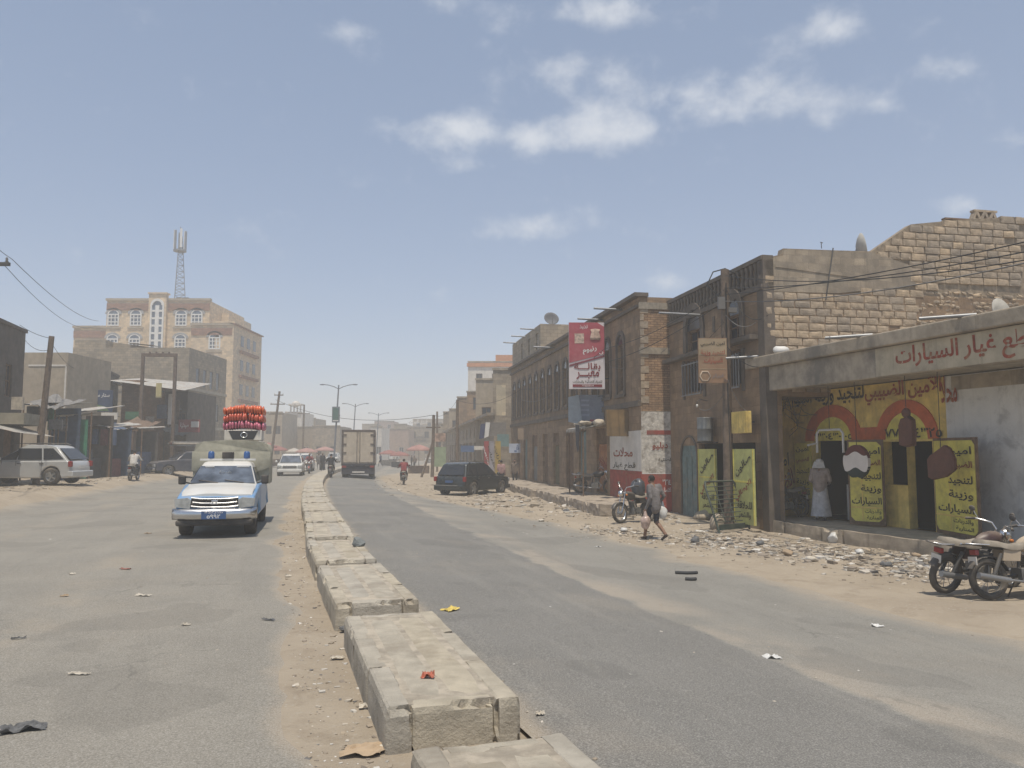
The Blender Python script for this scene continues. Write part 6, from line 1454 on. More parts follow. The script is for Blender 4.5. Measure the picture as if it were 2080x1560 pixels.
# ---- police style pickup with canvas back
def pickup():
    p = on_g(438, 1091); dx = .25
    W_, L2, H, wr = 1.62, 2.45, 1.57, .36
    hd = Vector((dx, -1)).normalized()
    t = thing('pickup_truck', 'white and light blue pickup with blue roof lights and canvas canopy driving closer', 'pickup truck', (p.x - hd.x * 2.1, p.y - hd.y * 2.1, 0), head(dx, -1))
    top = [(L2 - .03, .42), (L2, .56), (L2 - .04, .80), (L2 - .16, .86), (1.0, 1.06), (-.75, 1.08), (-.76, 1.0), (-L2 + .02, 1.0), (-L2, .5), (-L2 + .02, .4)]
    car_shell(t, top, L2, W_, (1.55, -1.55), wr, .36, P_BLUE, .04, .14)
    # white bonnet skin
    mb = MB()
    for (y0, z0, y1, z1) in ((2.26, .868, 1.0, 1.072),):
        n = 8; vs = []
        for i in range(n + 1):
            s = i / n; y = y0 + (y1 - y0) * s; z = z0 + (z1 - z0) * s + .045 * math.sin(math.pi * min(1, s * 1.2 + .08))
            for x in (-1, -.96, -.6, -.3, 0, .3, .6, .96, 1):
                hwid = .71 + .03 * s; yy = y - (.10 * abs(x) ** 3 if i < 2 else 0); zz = z + .035 * (1 - x * x) - .03 * (abs(x) > .97) + .012 * math.sin(5 * x + y * 3) * (s < .25)
                vs.append((x * hwid, yy, zz))
        mb.add(vs, [(i * 9 + k, i * 9 + k + 1, (i + 1) * 9 + k + 1, (i + 1) * 9 + k) for i in range(n) for k in range(8)], True)
        fr = [(v[0], v[1] - .0, v[2] - .1) for v in vs[:9]]
        mb.add(vs[:9] + fr, [(k, k + 1, 10 + k, 9 + k) for k in range(8)])
    mb.build('bonnet', P_WHITE, t)
    prof = [(1.06, 1.02), (.40, H - .09), (.15, H), (-.55, H - .01), (-.72, H - .1), (-.76, 1.02)]
    hw = cabin(t, prof, W_ - .04, 1.05, H, .2, P_WHITE)
    end_glass(t, 1.03, 1.085, .44, H - .115, hw, .014, 'windscreen', SHIELD, .95, .95)
    side_glass(t, [[(.82, 1.12), (.32, H - .14), (-.15, H - .14), (-.15, 1.12)], [(-.2, 1.12), (-.2, H - .14), (-.58, H - .14), (-.64, 1.12)]], hw)
    for s in (-1, 1):
        for y in (1.55, -1.55): make_wheel(t, s * (W_ / 2 - .15), y, wr, .24, s, STEEL, 6)
        MB().prism([(s * .48, .62), (s * .77, .66), (s * .79, .82), (s * .54, .845), (s * .46, .80)], L2 - .17, L2 + .012, lambda a, b, c: (a, c - .14 * max(0, abs(a) - .5), b)).build('headlight', LAMP_C, t)
        MB().cbox((s * (W_ / 2 + .08), .82, 1.16), (.16, .09, .2)).build('wing_mirror', PLASTIC, t, bevel=.03); MB().cyl((s * (W_ / 2 - .1), .8, 1.08), (s * (W_ / 2 + .06), .82, 1.12), .02, n=6).build('mirror_arm', PLASTIC, t)
    MB().box(-.46, .46, L2 - .06, L2 - .005, .64, .845).build('grille', PLASTIC, t)
    for z, w in ((.835, .46), (.745, .43), (.665, .46)): MB().tube([(-w, L2 - .0, z + .01), (-w * .6, L2 + .02, z - .012), (0, L2 + .03, z - .015), (w * .6, L2 + .02, z - .012), (w, L2, z + .01)], .016, 6).build('grille_bar', CHROME, t)
    MB().box(-.07, .07, L2 + .0, L2 + .04, .70, .80).build('badge', CHROME, t, bevel=.02)
    bm_ = MB(); n = 10; vs = []
    for i in range(n + 1):
        x = -1 + 2 * i / n; y = L2 + .10 - .16 * abs(x) ** 4; w = x * (W_ / 2 + .02)
        vs += [(w, y - .02, .62), (w, y + .02, .56), (w, y + .02, .46), (w, y - .02, .40), (w, y - .2, .40), (w, y - .2, .62)]
    bm_.add(vs, [(i * 6 + k, i * 6 + (k + 1) % 6, (i + 1) * 6 + (k + 1) % 6, (i + 1) * 6 + k) for i in range(n) for k in range(6)] + [tuple(range(6)), tuple(range(n * 6, n * 6 + 6))], True); bm_.build('front_bumper', CHROME, t)
    MB().box(-W_ / 2 + .06, W_ / 2 - .06, L2 - .25, L2 + .03, .27, .395).build('valance', PLASTIC, t, bevel=.04)
    pl = MB().box(-.24, .24, L2 + .125, L2 + .14, .41, .585).build('number_plate', PLATE_B, t, bevel=.005)
    R180 = Matrix.Rotation(math.pi, 4, 'Z')
    lettering(pl, '٥٩٩٢', -.13, .13, .43, .51, -(L2 + .144), INK_WHITE, .03, M=R180); lettering(pl, 'شرطة', -.18, .18, .525, .57, -(L2 + .144), INK_WHITE, .01, M=R180)
    # police roof bar
    MB().box(-.62, .62, .0, .12, H + .015, H + .06).build('roof_bar', WHITE_M, t)
    for x in (-.42, .38): MB().lathe([(.07, 0), (.075, .02), (.07, .14), (.05, .17), (.001, .175)], 14, Matrix.Translation((x, .06, H + .061))).build('beacon', mat('blue beacon', (.03, .09, .25), rough=.2, spec=.6), t)
    MB().box(-.13, .13, .0, .16, H + .061, H + .22).build('siren_box', PLASTIC, t, bevel=.02)
    # windscreen stickers, steering wheel, wipers
    MB().cbox((-.38, .5, H - .135), (.28, .01, .05), (-.7, 0, 0)).cbox((.35, .5, H - .135), (.2, .01, .045), (-.7, 0, 0)).build('sticker', WHITE_M, t)
    lettering(t, 'شرطة', -.12, .14, -.06, .07, -.02, INK_WHITE, .05, M=Matrix.Translation((0, .70, 1.34)) @ Matrix.Rotation(-math.atan2(.59, .42) + math.pi / 2 * 0, 4, 'X') @ R180)
    for x in (-.45, .1): MB().cyl((x, 1.06, 1.10), (x + .42, .98, 1.16), .01, n=4).build('wiper', PLASTIC, t)
    MB().lathe([(.17, -.012), (.182, 0), (.17, .012), (.158, 0), (.17, -.012)], 20, Matrix.Translation((-.36 * -1, .62, 1.1)) @ Matrix.Rotation(1.0, 4, 'X')).build('steering_wheel', PLASTIC, t)
    # canvas canopy on hoops over the bed
    CANVAS = mat('khaki canvas', (.36, .34, .265), var=.2, scale=3, col2=(.27, .255, .2), s2=1.5, bump=.6, bscale=8)
    prof = [(-.89, 1.0), (-.89, 1.78), (-.84, 1.97), (-.67, 2.05), (0, 2.09), (.67, 2.05), (.84, 1.97), (.89, 1.78), (.89, 1.0)]
    mb = MB(); ysx = [-.8, -1.2, -1.6, -2.0, -2.4]; vs = []
    for j, y in enumerate(ysx):
        for x, z in prof: vs.append((x * (1 + .0 * j), y + (.03 * math.sin(x * 9) if j in (0, 4) else 0), z - (.025 if j % 2 else 0)))
    n = len(prof); mb.add(vs, [(j * n + k, j * n + k + 1, (j + 1) * n + k + 1, (j + 1) * n + k) for j in range(4) for k in range(n - 1)], True); mb.add(vs[:n], [tuple(range(n))]); mb.add(vs[-n:], [tuple(reversed(range(n)))])
    mb.build('canopy', CANVAS, t)
    mb = MB(); vs = []
    for i in range(9):
        x = -.92 + .23 * i
        vs += [(x, -.76, 1.80), (x, -.70 - .03 * math.sin(i * 1.7), 1.62 - .06 * math.sin(math.pi * i / 8)), (x, -.76 - .02 * math.cos(i * 2), 1.35 + .06 * math.cos(i * 2.1))]
    mb.add(vs, [(i * 3 + k, i * 3 + k + 1, (i + 1) * 3 + k + 1, (i + 1) * 3 + k) for i in range(8) for k in range(2)], True); mb.build('canopy_flap', CANVAS, t)
    return t
PK = pickup()
# goods lashed on the canopy roof
MWp = Matrix.Translation(PK.location) @ PK.rotation_euler.to_matrix().to_4x4()
def onp(x, y, z): return MWp @ Vector((x, y, z))
q = onp(-.2, -1.7, 2.08)
t = thing('appliance_carton', 'white carton with a dark printed front and round emblem on the canopy', 'carton', q, PK.rotation_euler.z + math.pi)
MB().box(-.46, .46, -.3, .45, 0, .27).build('carton', WHITE_W, t, bevel=.02)
MB().prism([(-.25, .02), (.25, .02), (.36, .25), (-.36, .25)], -.31, -.301, lambda a, b, c: (a, c, b)).build('print', mat('dark carton print', (.05, .05, .055)), t); MB().lathe([(.055, 0), (.075, 0), (.075, .01), (.055, .01), (.055, 0)], 18, Matrix.Translation((.02, -.311, .14)) @ Matrix.Scale(1.2, 4, (1, 0, 0)) @ Matrix.Rotation(math.pi / 2, 4, 'X')).build('emblem', CHROME, t)
SN = [mat('orange snack foil', (.62, .14, .05), rough=.25, var=.25, scale=9, spec=.6), mat('red orange snack foil', (.52, .10, .055), rough=.25, var=.25, scale=9, spec=.6), mat('pink snack foil', (.48, .13, .19), rough=.25, var=.25, scale=9, spec=.6)]
random.seed(4)
bag_me = None
for lv, (m, lab) in enumerate(((SN[2], 'bottom bundle of pink snack bags on the pickup load'), (SN[1], 'middle bundle of red orange snack bags on the pickup load'), (SN[0], 'top bundle of orange snack bags on the pickup load'))):
    q = onp(-.21, -1.72, 2.355 + lv * .2)
    t = thing('snack_bundle', lab, 'snack bags', q, PK.rotation_euler.z + math.pi + random.uniform(-.05, .05), 'bundles of snack bags stacked on the pickup')
    me = None
    for r_ in range(3):
        for i in range(15):
            if me is None:
                b = MB().ell((0, 0, .1), (.04, .15, .108), 8, 8); o = b.build('snack_bag', m, t); me = o.data
            else: o = link_mesh('snack_bag', me, t)
            o.location = (-.47 + i * .067, -.22 + r_ * .24, -.01 + .05 * math.sin(math.pi * i / 14)); o.rotation_euler = (random.uniform(-.15, .15), random.uniform(-.1, .1), random.uniform(-.2, .2)); o.scale = (random.uniform(.85, 1.2), random.uniform(.9, 1.15), random.uniform(.82, 1.12))
# ---- dark blue loaded pickup parked facing the road
p = on_g(330, 964)
t = thing('pickup_truck', 'dark blue loaded pickup parked behind the police pickup, half hidden', 'pickup truck', (p.x + 1.2, p.y + 1.2, gz(p.x + 1, p.y)), head(-.75, -.65))
top = [(2.42, .45), (2.45, .6), (2.4, .9), (2.28, .98), (1.1, 1.1), (-.7, 1.12), (-.72, 1.05), (-2.45, 1.05), (-2.45, .5), (-2.43, .42)]
car_shell(t, top, 2.45, 1.8, (1.55, -1.5), .37, .36, P_DKBLUE, .04)
hw = cabin(t, [(1.12, 1.06), (.5, 1.62), (.2, 1.70), (-.5, 1.69), (-.66, 1.6), (-.7, 1.06)], 1.76, 1.08, 1.7, .18, P_DKBLUE)
end_glass(t, 1.1, 1.13, .54, 1.58, hw, .012, 'windscreen', SHIELD, .95, .95); side_glass(t, [[(.86, 1.16), (.4, 1.55), (-.1, 1.55), (-.1, 1.16)], [(-.14, 1.16), (-.14, 1.55), (-.52, 1.55), (-.6, 1.16)]], hw)
for s in (-1, 1):
    for y in (1.55, -1.5): make_wheel(t, s * .76, y, .37, .23, s, STEEL, 6)
    MB().box(s * .5, s * .82, 2.36, 2.46, .66, .84).build('headlight', LAMP_C, t, bevel=.02)
MB().box(-.88, .88, 2.4, 2.55, .42, .6).build('front_bumper', CHROME, t, bevel=.03); MB().box(-.5, .5, 2.4, 2.47, .66, .86).build('grille', PLASTIC, t)
ro = bpy.data.objects.new('load_rack', None); COL.objects.link(ro); ro.parent = t
for s in (-1, 1): 
    MB().box(s * .85 - .02, s * .85 + .02, -2.4, 1.0, 2.02, 2.06).build('rail', STEEL, ro)
    for y in (-2.35, -1.2, -.65): MB().box(s * .85 - .02, s * .85 + .02, y, y + .04, 1.06, 2.019).build('post', STEEL, ro)
for y in (-2.3, -1.6, -.9, -.2, .5, .95): MB().box(-.829, .829, y, y + .04, 2.065, 2.1).build('crossbar', STEEL, ro)
for k in range(5): MB().box(-.75 + k * .3, -.5 + k * .3, -2.3, 1.2, 2.11, 2.11 + .12 + .08 * (k % 2)).build('bundled_load', random.choice(GOODS), t, bevel=.04)
mb = MB(); random.seed(2)
for k in range(22): mb.ell((random.uniform(-.7, .7), random.uniform(-2.2, -.7), random.uniform(1.2, 1.9)), (random.uniform(.2, .35), random.uniform(.2, .4), random.uniform(.12, .25)), 8, 6)
mb.build('sacks', mat('dark load sacking', (.1, .09, .075), var=.3, scale=4), t)
# ---- box truck seen from behind
p = on_g(712, 971)
t = thing('box_truck', 'cream box truck driving away in the street, dark tailboard', 'truck', (p.x, p.y + 3.2, gz(p.x, p.y)), head(-.16, 1))
BOXC = mat('cream truck doors', (.48, .41, .32), var=.12, scale=1.5, col2=(.3, .23, .17), f2=.7, s2=1.1, streak=.4); BOXF = mat('truck frame brown', (.12, .095, .08), var=.2)
MB().box(-1.14, 1.14, -3.1, 2.6, 1.0, 3.35).build('box_body', BOXC, t)
for s in (-1, 1):
    d = MB().box(s * .03, s * 1.02, -3.14, -3.101, 1.1, 3.2).build('rear_door', BOXC, t)
    for z in (1.7, 2.3, 2.95): MB().box(s * .82, s * 1.16, -3.18, -3.141, z, z + .1).build('hinge', BOXF, d)
    MB().cyl((s * .1, -3.17, 1.05), (s * .1, -3.17, 3.25), .022, n=6).build('lock_rod', BOXF, d)
    MB().box(s * 1.02, s * 1.16, -3.15, -3.0, 1.0, 3.36).build('corner_post', BOXF, t)
    MB().box(s * .82, s * 1.1, -3.2, -3.13, .72, .86).build('tail_light', LAMP_R, t)
    make_wheel(t, s * .92, -1.9, .46, .42, s, STEEL, 6); make_wheel(t, s * .92, 2.9, .46, .3, s, STEEL, 6)
MB().box(-1.019, 1.019, -3.15, -3.0, 3.21, 3.36).build('top_rail', BOXF, t)
MB().box(-1.16, 1.16, -3.2, 2.6, .86, .998).build('bed_frame', mat('dark truck frame', (.03, .03, .038), var=.2, dust=.2), t)
MB().box(-1.13, 1.13, -3.12, -3.05, .28, .84).build('tailboard', mat('dark mud flap', (.035, .035, .045), var=.2, dust=.25), t)
MB().box(-.4, .45, -3.16, -3.121, .36, .46).build('number_plate', WHITE_W, t)
MB().box(-1.05, 1.05, 2.7, 4.3, .6, 2.6).build('cab', P_WHITE, t, bevel=.08); MB().box(-.35, .35, -3.0, 3.5, .5, .85).build('chassis', BLACK_I, t)
# ================================================================== motorcycles
def motorcycle(label, loc, rz, tank_c, lean=.12, group='motorcycles along the street'):
    t = thing('motorcycle', label, 'motorcycle', loc, rz, group); t.rotation_euler = (0, lean, rz)
    r = .30
    MX = Matrix.Rotation(math.pi / 2, 4, 'Y')
    for y in (.63, -.60):
        o = bpy.data.objects.new('wheel', None); COL.objects.link(o); o.parent = t; o.location = (0, y, r)
        MB().lathe([(r - .085, -.03), (r - .05, -.045), (r - .012, -.036), (r, 0), (r - .012, .036), (r - .05, .045), (r - .085, .03), (r - .085, -.03)], 24, MX).build('tyre', RUBBER, o)
        MB().lathe([(r - .08, -.028), (r - .10, -.02), (r - .10, .02), (r - .08, .028), (r - .08, -.028)], 24, MX).build('rim', CHROME if y > 0 else STEEL_D, o)
        sp = MB()
        for k in range(10):
            a = 2 * math.pi * k / 10; sp.cyl((.02 * (-1) ** k, .03 * math.cos(a), .03 * math.sin(a)), (0, (r - .09) * math.cos(a + .15), (r - .09) * math.sin(a + .15)), .005, n=4, cap=False)
        sp.cyl((-.06, 0, 0), (.06, 0, 0), .05, n=12); sp.build('hub', STEEL, o)
        n = 12; vs = []
        a0, a1 = (.15 * math.pi, .95 * math.pi) if y > 0 else (.1 * math.pi, .85 * math.pi)
        for k in range(n + 1):
            a = a0 + (a1 - a0) * k / n; 
            for x in (-.065, -.05, .05, .065): vs.append((x, (r + .035 - .02 * (abs(x) > .06)) * math.cos(a) + y, r + (r + .035 - .02 * (abs(x) > .06)) * math.sin(a)))
        MB().add(vs, [(k * 4 + j, k * 4 + j + 1, (k + 1) * 4 + j + 1, (k + 1) * 4 + j) for k in range(n) for j in range(3)], True).build('mudguard', PLASTIC if y < 0 else tank_c, t)
    for s in (-1, 1):
        MB().cyl((s * .085, .63, r), (s * .085, .50, .62), .022, n=8).cyl((s * .085, .50, .62), (s * .085, .40, .93), .018, n=8).build('fork', CHROME, t)
        MB().cyl((s * .1, -.60, r), (s * .1, -.42, .66), .028, n=8).build('shock', STEEL_D, t)
        MB().tube([(s * .05, .38, .95), (s * .12, .36, 1.04), (s * .3, .24, 1.07), (s * .4, .16, 1.05)], .014, 6).build('handlebar', CHROME, t)
        MB().cyl((s * .31, .235, 1.07), (s * .42, .15, 1.05), .02, n=8).build('grip', PLASTIC, t)
        mo = MB().ell((s * .36, .2, 1.22), (.06, .015, .045), 8, 6).build('mirror', PLASTIC, t); MB().cyl((s * .28, .25, 1.08), (s * .35, .21, 1.2), .007, n=4).build('mirror_stem', CHROME, mo)
    MB().ell((0, .5, .87), (.09, .1, .1), 12, 8).build('headlight', CHROME, t)
    for s in (-1, 1): MB().ell((s * .17, .44, .82), (.03, .035, .03), 8, 6).build('indicator', LAMP_O, t)
    tk = MB().ell((0, .16, .80), (.13, .27, .13), 14, 10); tk.v = [(v[0] * (1 - .35 * max(0, -(v[1] - .16) / .27)), v[1], v[2] + .04 * (v[1] - .16) / .27) for v in tk.v]; tk.build('fuel_tank', tank_c, t)
    st_ = MB(); n = 8; vs = []
    for i in range(n + 1):
        y = -.02 - .68 * i / n; w = .12 + .03 * math.sin(math.pi * i / n); z = .80 - .03 * math.sin(math.pi * min(1, i / n * 1.6)) + .05 * (i / n) ** 2
        vs += [(-w, y, z - .07), (-w, y, z - .01), (-w * .6, y, z + .02), (w * .6, y, z + .02), (w, y, z - .01), (w, y, z - .07)]
    st_.add(vs, [(i * 6 + k, i * 6 + k + 1, (i + 1) * 6 + k + 1, (i + 1) * 6 + k) for i in range(n) for k in range(5)] + [tuple(range(6)), tuple(range(n * 6, n * 6 + 6))], True); st_.build('seat', mat('worn tan seat', (.26, .225, .18), var=.2, scale=6), t)
    MB().tube([(0, .38, .9), (0, .2, .62), (0, .15, .3), (0, -.2, .28)], .025, 6).tube([(0, .36, .84), (0, -.05, .7), (0, -.62, .76)], .022, 6).tube([(0, -.05, .7), (0, -.12, .35), (0, -.6, .3)], .024, 6).build('frame', STEEL_D, t)
    e = MB(); e.box(-.11, .11, -.14, .16, .25, .45)
    for k in range(6): e.box(-.085, .085, .02, .17, .46 + k * .027, .475 + k * .027)
    e.box(-.06, .06, .04, .15, .45, .63); e.cyl((-.15, -.02, .34), (.15, -.02, .34), .1, n=14); e.build('engine', mat('engine alloy', (.2, .2, .19), metal=.5, rough=.5, dust=.5), t, bevel=.008)
    MB().tube([(.1, .16, .5), (.12, .28, .36), (.12, .2, .24), (.13, -.1, .25), (.14, -.4, .29)], .02, 6).cyl((.14, -.36, .28), (.15, -.85, .36), .04, .045, 10).build('exhaust', STEEL, t)
    for s in (-1, 1): MB().prism([(-.15, .55), (-.42, .56), (-.38, .72), (-.12, .70)], s * .1, s * .125, lambda a, b, c: (c, a, b)).build('side_cover', tank_c, t)
    for s in (-1, 1): MB().tube([(s * .12, -.45, .78), (s * .13, -.85, .80), (s * .05, -.92, .81)], .011, 5).build('luggage_rail', CHROME, t)
    MB().box(-.13, .13, -.9, -.6, .785, .797).build('luggage_plate', STEEL_D, t); MB().box(-.07, .07, -.80, -.74, .64, .72).build('tail_light', LAMP_R, t, bevel=.01)
    MB().box(-.09, .09, -.815, -.805, .5, .62).build('number_plate', WHITE_W, t)
    MB().tube([(-.08, -.1, .3), (-.25, -.14, .02)], .012, 5).cyl((-.2, .02, .28), (.2, .02, .28), .014, n=6).build('side_stand', STEEL_D, t)
    return t
TK_BLACK = mat('black tank paint', (.02, .02, .022), rough=.3, dust=.4, spec=.5); TK_RED = mat('red tank paint', (.3, .03, .025), rough=.3, dust=.35, spec=.5); TK_DARK = mat('dark maroon tank paint', (.05, .02, .02), rough=.3, dust=.5, spec=.5); TK_BEIGE = mat('beige tank cover', (.42, .34, .25), var=.15, rough=.8)
def mpos_(px, py): return on_g(px, py)
p = on_g(2010, 1203); motorcycle('dusty motorcycle with tan seat parked at the lower picture corner', (p.x - .18, p.y + .05, gz(p.x, p.y)), head(.93, .28), TK_DARK, .14)
p = on_g(2090, 1222); b = motorcycle('second motorcycle with beige tank, overlapping the first at the picture corner', (p.x + .12, p.y + .18, gz(p.x, p.y)), head(.9, .1), TK_BEIGE, -.12)
p = on_z(1590, 1052, -.05); motorcycle('dark motorcycle with chrome guard parked on the shop platform', (p.x + .15, p.y, -.06), head(-.85, -.5), TK_BLACK, .1)
p = on_g(1290, 1064); M3 = motorcycle('motorcycle laden with a bag standing behind the walking man', (p.x + .1, p.y + .5, gz(p.x, p.y)), head(-.8, -.6), TK_BLACK, .12)
p = on_z(1208, 1002, .10); motorcycle('motorcycle parked on the pavement by the red dado', (p.x, p.y, .09), head(.97, -.15), TK_BLACK, .1)
for k, (px, py, hx_, lab) in enumerate(((190, 958, 1, 'dark motorcycle behind the silver car tail'), (222, 955, -1, 'dark motorcycle before the clothes stall'), (250, 962, 1, 'motorcycle beside the white shirted rider'))):
    p = on_g(px, py); motorcycle(lab, (p.x, p.y, gz(p.x, p.y)), head(hx_, .3), TK_BLACK, .1)
p = on_g(1286, 1062)
t = thing('bag_load', 'dark plastic bag load strapped on the motorcycle behind the walker', 'bag', (M3.location.x + .12, M3.location.y + .22, M3.location.z + .8), 0)
mb = MB().ell((0, 0, .22), (.22, .2, .3), 14, 10); mb.v = [tuple(Vector(v) + mnoise.noise_vector(Vector(v) * 7) * .05) for v in mb.v]; mb.build('bag', mat('dark grey plastic', (.06, .065, .075), rough=.35, var=.3, scale=6, spec=.5), t)
# ================================================================== people
SKIN = mat('brown skin', (.22, .125, .08), var=.1, rough=.6); HAIR = mat('black hair', (.018, .015, .013), rough=.7)
def cl(n, c): return mat('cloth ' + n, c, var=.18, scale=9, rough=.9, bump=.25, bscale=25)
def capsule(mb, p0, r0, p1, r1, n=10):
    p0 = Vector(p0); p1 = Vector(p1)
    mb.cyl(p0, p1, r0, r1, n, True); mb.ell(p0, (r0,) * 3, n, 8); mb.ell(p1, (r1,) * 3, n, 8)
def pose(kind, **kw):
    """joints of a figure about 1.66 m tall facing +Y, feet on z=0"""
    J = dict(pel=(0, 0, .90), che=(0, .0, 1.22), nek=(0, 0, 1.40), hed=(0, .02, 1.54), shl=(-.18, 0, 1.34), shr=(.18, 0, 1.34), ell=(-.23, -.03, 1.07), elr=(.23, -.03, 1.07), hal=(-.24, .03, .83), har=(.24, .03, .83),
             hil=(-.09, 0, .88), hir=(.09, 0, .88), knl=(-.10, .02, .48), knr=(.10, .02, .48), anl=(-.10, -.02, .08), anr=(.10, -.02, .08))
    if kind == 'walk':
        J.update(knl=(-.10, .17, .50), anl=(-.10, .24, .09), knr=(.10, .03, .47), anr=(.10, -.27, .17), ell=(-.24, -.10, 1.08), hal=(-.24, -.02, .84), elr=(.24, .03, 1.07), har=(.25, .14, .87), che=(0, .03, 1.22), nek=(0, .05, 1.40), hed=(0, .09, 1.53))
    if kind == 'ride':
        z = .80
        J.update(pel=(0, -.18, z + .1), che=(0, -.06, z + .42), nek=(0, .0, z + .60), hed=(0, .04, z + .74), shl=(-.19, -.02, z + .53), shr=(.19, -.02, z + .53), ell=(-.30, .08, z + .33), elr=(.30, .08, z + .33), hal=(-.35, .24, z + .27), har=(.35, .24, z + .27),
                 hil=(-.1, -.16, z + .08), hir=(.1, -.16, z + .08), knl=(-.2, .2, z - .14), knr=(.2, .2, z - .14), anl=(-.19, .02, .34), anr=(.19, .02, .34))
    J.update(kw)
    return {k: Vector(v) for k, v in J.items()}
def person(label, loc, rz, J, mats, vox=.022, skirt=None, bare_calf=False, sleeve=True, scale=1.0, hands=False, jacket=0, group=None, headcloth=None, parent=None):
    """mats: top, bottom, shoe"""
    t = thing('person', label, 'person', loc, rz, group); t.scale = (scale,) * 3
    top, bot, shoe = mats
    B = []
    def b(p, r0, q, r1, reg): B.append((Vector(p), r0, Vector(q), r1, reg))
    up = (J['nek'] - J['pel']).normalized(); fw = Vector((0, 1, 0)); lat = (J['shr'] - J['shl']).normalized()
    for s in (-1, 1):
        b(J['pel'] + lat * .07 * s, .115, J['che'] + lat * .08 * s, .125, 0); b(J['che'] + lat * .08 * s, .125, J['nek'] + lat * .09 * s - up * .09, .10, 0)
    b(J['nek'] - up * .05, .062, J['hed'] - up * .03, .055, 3)
    b(J['hed'] + Vector((0, -.012, .015)), .092, J['hed'] + Vector((0, .022, -.045)), .070, 3)
    for s, sd in ((-1, 'l'), (1, 'r')):
        b(J['sh' + sd], .075, J['el' + sd], .052, 0); b(J['el' + sd], .05, J['ha' + sd], .036, 0 if sleeve else 3)
        d = (J['ha' + sd] - J['el' + sd]).normalized(); b(J['ha' + sd] + d * .02, .036, J['ha' + sd] + d * .08, .034, 3)
        b(J['hi' + sd], .098, J['kn' + sd], .066, 1); b(J['kn' + sd], .060, J['an' + sd], .040, 3 if bare_calf else 1)
        k = (J['an' + sd] - J['kn' + sd]).normalized(); f = Vector((0, 1, 0)) if abs(k.y) < .5 else Vector((0, .8, -.55))
        b(J['an' + sd] + Vector((0, -.02, -.035)), .042, J['an' + sd] + f * .15 + Vector((0, 0, -.05)), .032, 2)
    if jacket: b(J['pel'] + Vector((0, -.01, -.06)), .17, J['che'] + Vector((0, 0, -.05)), .165, 0)
    mb = MB()
    for p, r0, q, r1, reg in B: capsule(mb, p, r0, q, r1)
    tmp = mb.build('tmpbody', SKIN)
    rm = tmp.modifiers.new('r', 'REMESH'); rm.mode = 'VOXEL'; rm.voxel_size = vox
    sm = tmp.modifiers.new('s', 'SMOOTH'); sm.factor = .5; sm.iterations = 3
    dg = bpy.context.evaluated_depsgraph_get(); me = bpy.data.meshes.new_from_object(tmp.evaluated_get(dg)); me.name = 'body'
    old = tmp.data; bpy.data.objects.remove(tmp); bpy.data.meshes.remove(old)
    me.materials.clear()
    for m in (top, bot, shoe, SKIN, HAIR): me.materials.append(m)
    hd = J['hed']
    for pg in me.polygons:
        c = pg.center; best = 9; bi = 3
        for p, r0, q, r1, reg in B:
            d = q - p; l2 = d.length_squared; s = max(0, min(1, (c - p).dot(d) / l2)) if l2 > 0 else 0
            e = (c - (p + d * s)).length - (r0 + (r1 - r0) * s)
            if e < best: best = e; bi = reg
        if bi == 3 and (c - hd).length < .14:
            q = c - hd
            if q.z > .045 or (q.y < .02 and q.z > -.04): bi = 4
            elif q.z < -.045 and q.y > .03: bi = 4           # beard
        pg.material_index = bi; pg.use_smooth = True
    if vox < .02:
        for v in me.vertices:
            if (v.co - hd).length > .2: v.co += mnoise.noise_vector(v.co * 11) * .009 + mnoise.noise_vector(Vector((v.co.x * 6, v.co.y * 6, v.co.z * 22))) * .005
    o = bpy.data.objects.new('body', me); COL.objects.link(o); o.parent = t
    # face
    f = MB().cyl(hd + Vector((0, .085, .0)), hd + Vector((0, .105, -.02)), .012, .016, 6); f.ell(hd + Vector((0, .075, -.055)), (.022, .012, .006), 8, 4)
    f.build('nose', SKIN, t)
    ey = MB().ell(hd + Vector((-.032, .082, .008)), (.011, .006, .006), 8, 4).ell(hd + Vector((.032, .082, .008)), (.011, .006, .006), 8, 4); ey.build('eyes', HAIR, t)
    ea = MB().ell(hd + Vector((-.088, -.005, -.01)), (.012, .022, .03), 8, 6).ell(hd + Vector((.088, -.005, -.01)), (.012, .022, .03), 8, 6); ea.build('ears', SKIN, t)
    if hands:
        for sd, s in (('l', -1), ('r', 1)):
            d = (J['ha' + sd] - J['el' + sd]).normalized(); h = J['ha' + sd] + d * .085
            hb = MB()
            for k in range(4):
                off = Vector((0, -.027 + .018 * k, 0)); ln = (.06, .07, .066, .05)[k]
                a = h + off; m_ = a + d * ln * .6 + Vector((-s * .012, .004, 0)); e = m_ + d * ln * .3 + Vector((-s * .03, .004, .01))
                hb.tube([a - d * .03, a, m_, e], [.0095, .0095, .009, .0075], 6)
            a = J['ha' + sd] + d * .04 + Vector((0, .03, 0)); hb.tube([a - Vector((0, .02, 0)), a + d * .03 + Vector((-s * .008, .014, 0)), a + d * .055 + Vector((-s * .02, .01, 0))], [.011, .0105, .008], 6)
            hb.build('fingers', SKIN, t)
    if skirt:
        z0, z1, r0, r1, m = skirt; sk = MB(); n = 20; vs = []
        for j in range(7):
            s = j / 6; z = z1 + (z0 - z1) * s
            for k in range(n):
                a = 2 * math.pi * k / n; r = (r1 + (r0 - r1) * s) * (1 + .07 * s * math.sin(a * 5 + 1) + .03 * s * math.sin(a * 9))
                vs.append((J['pel'].x + r * math.cos(a), J['pel'].y + r * .8 * math.sin(a), z))
        sk.add(vs, [(j * n + k, j * n + (k + 1) % n, (j + 1) * n + (k + 1) % n, (j + 1) * n + k) for j in range(6) for k in range(n)], True); sk.build('wrap_skirt', m, t)
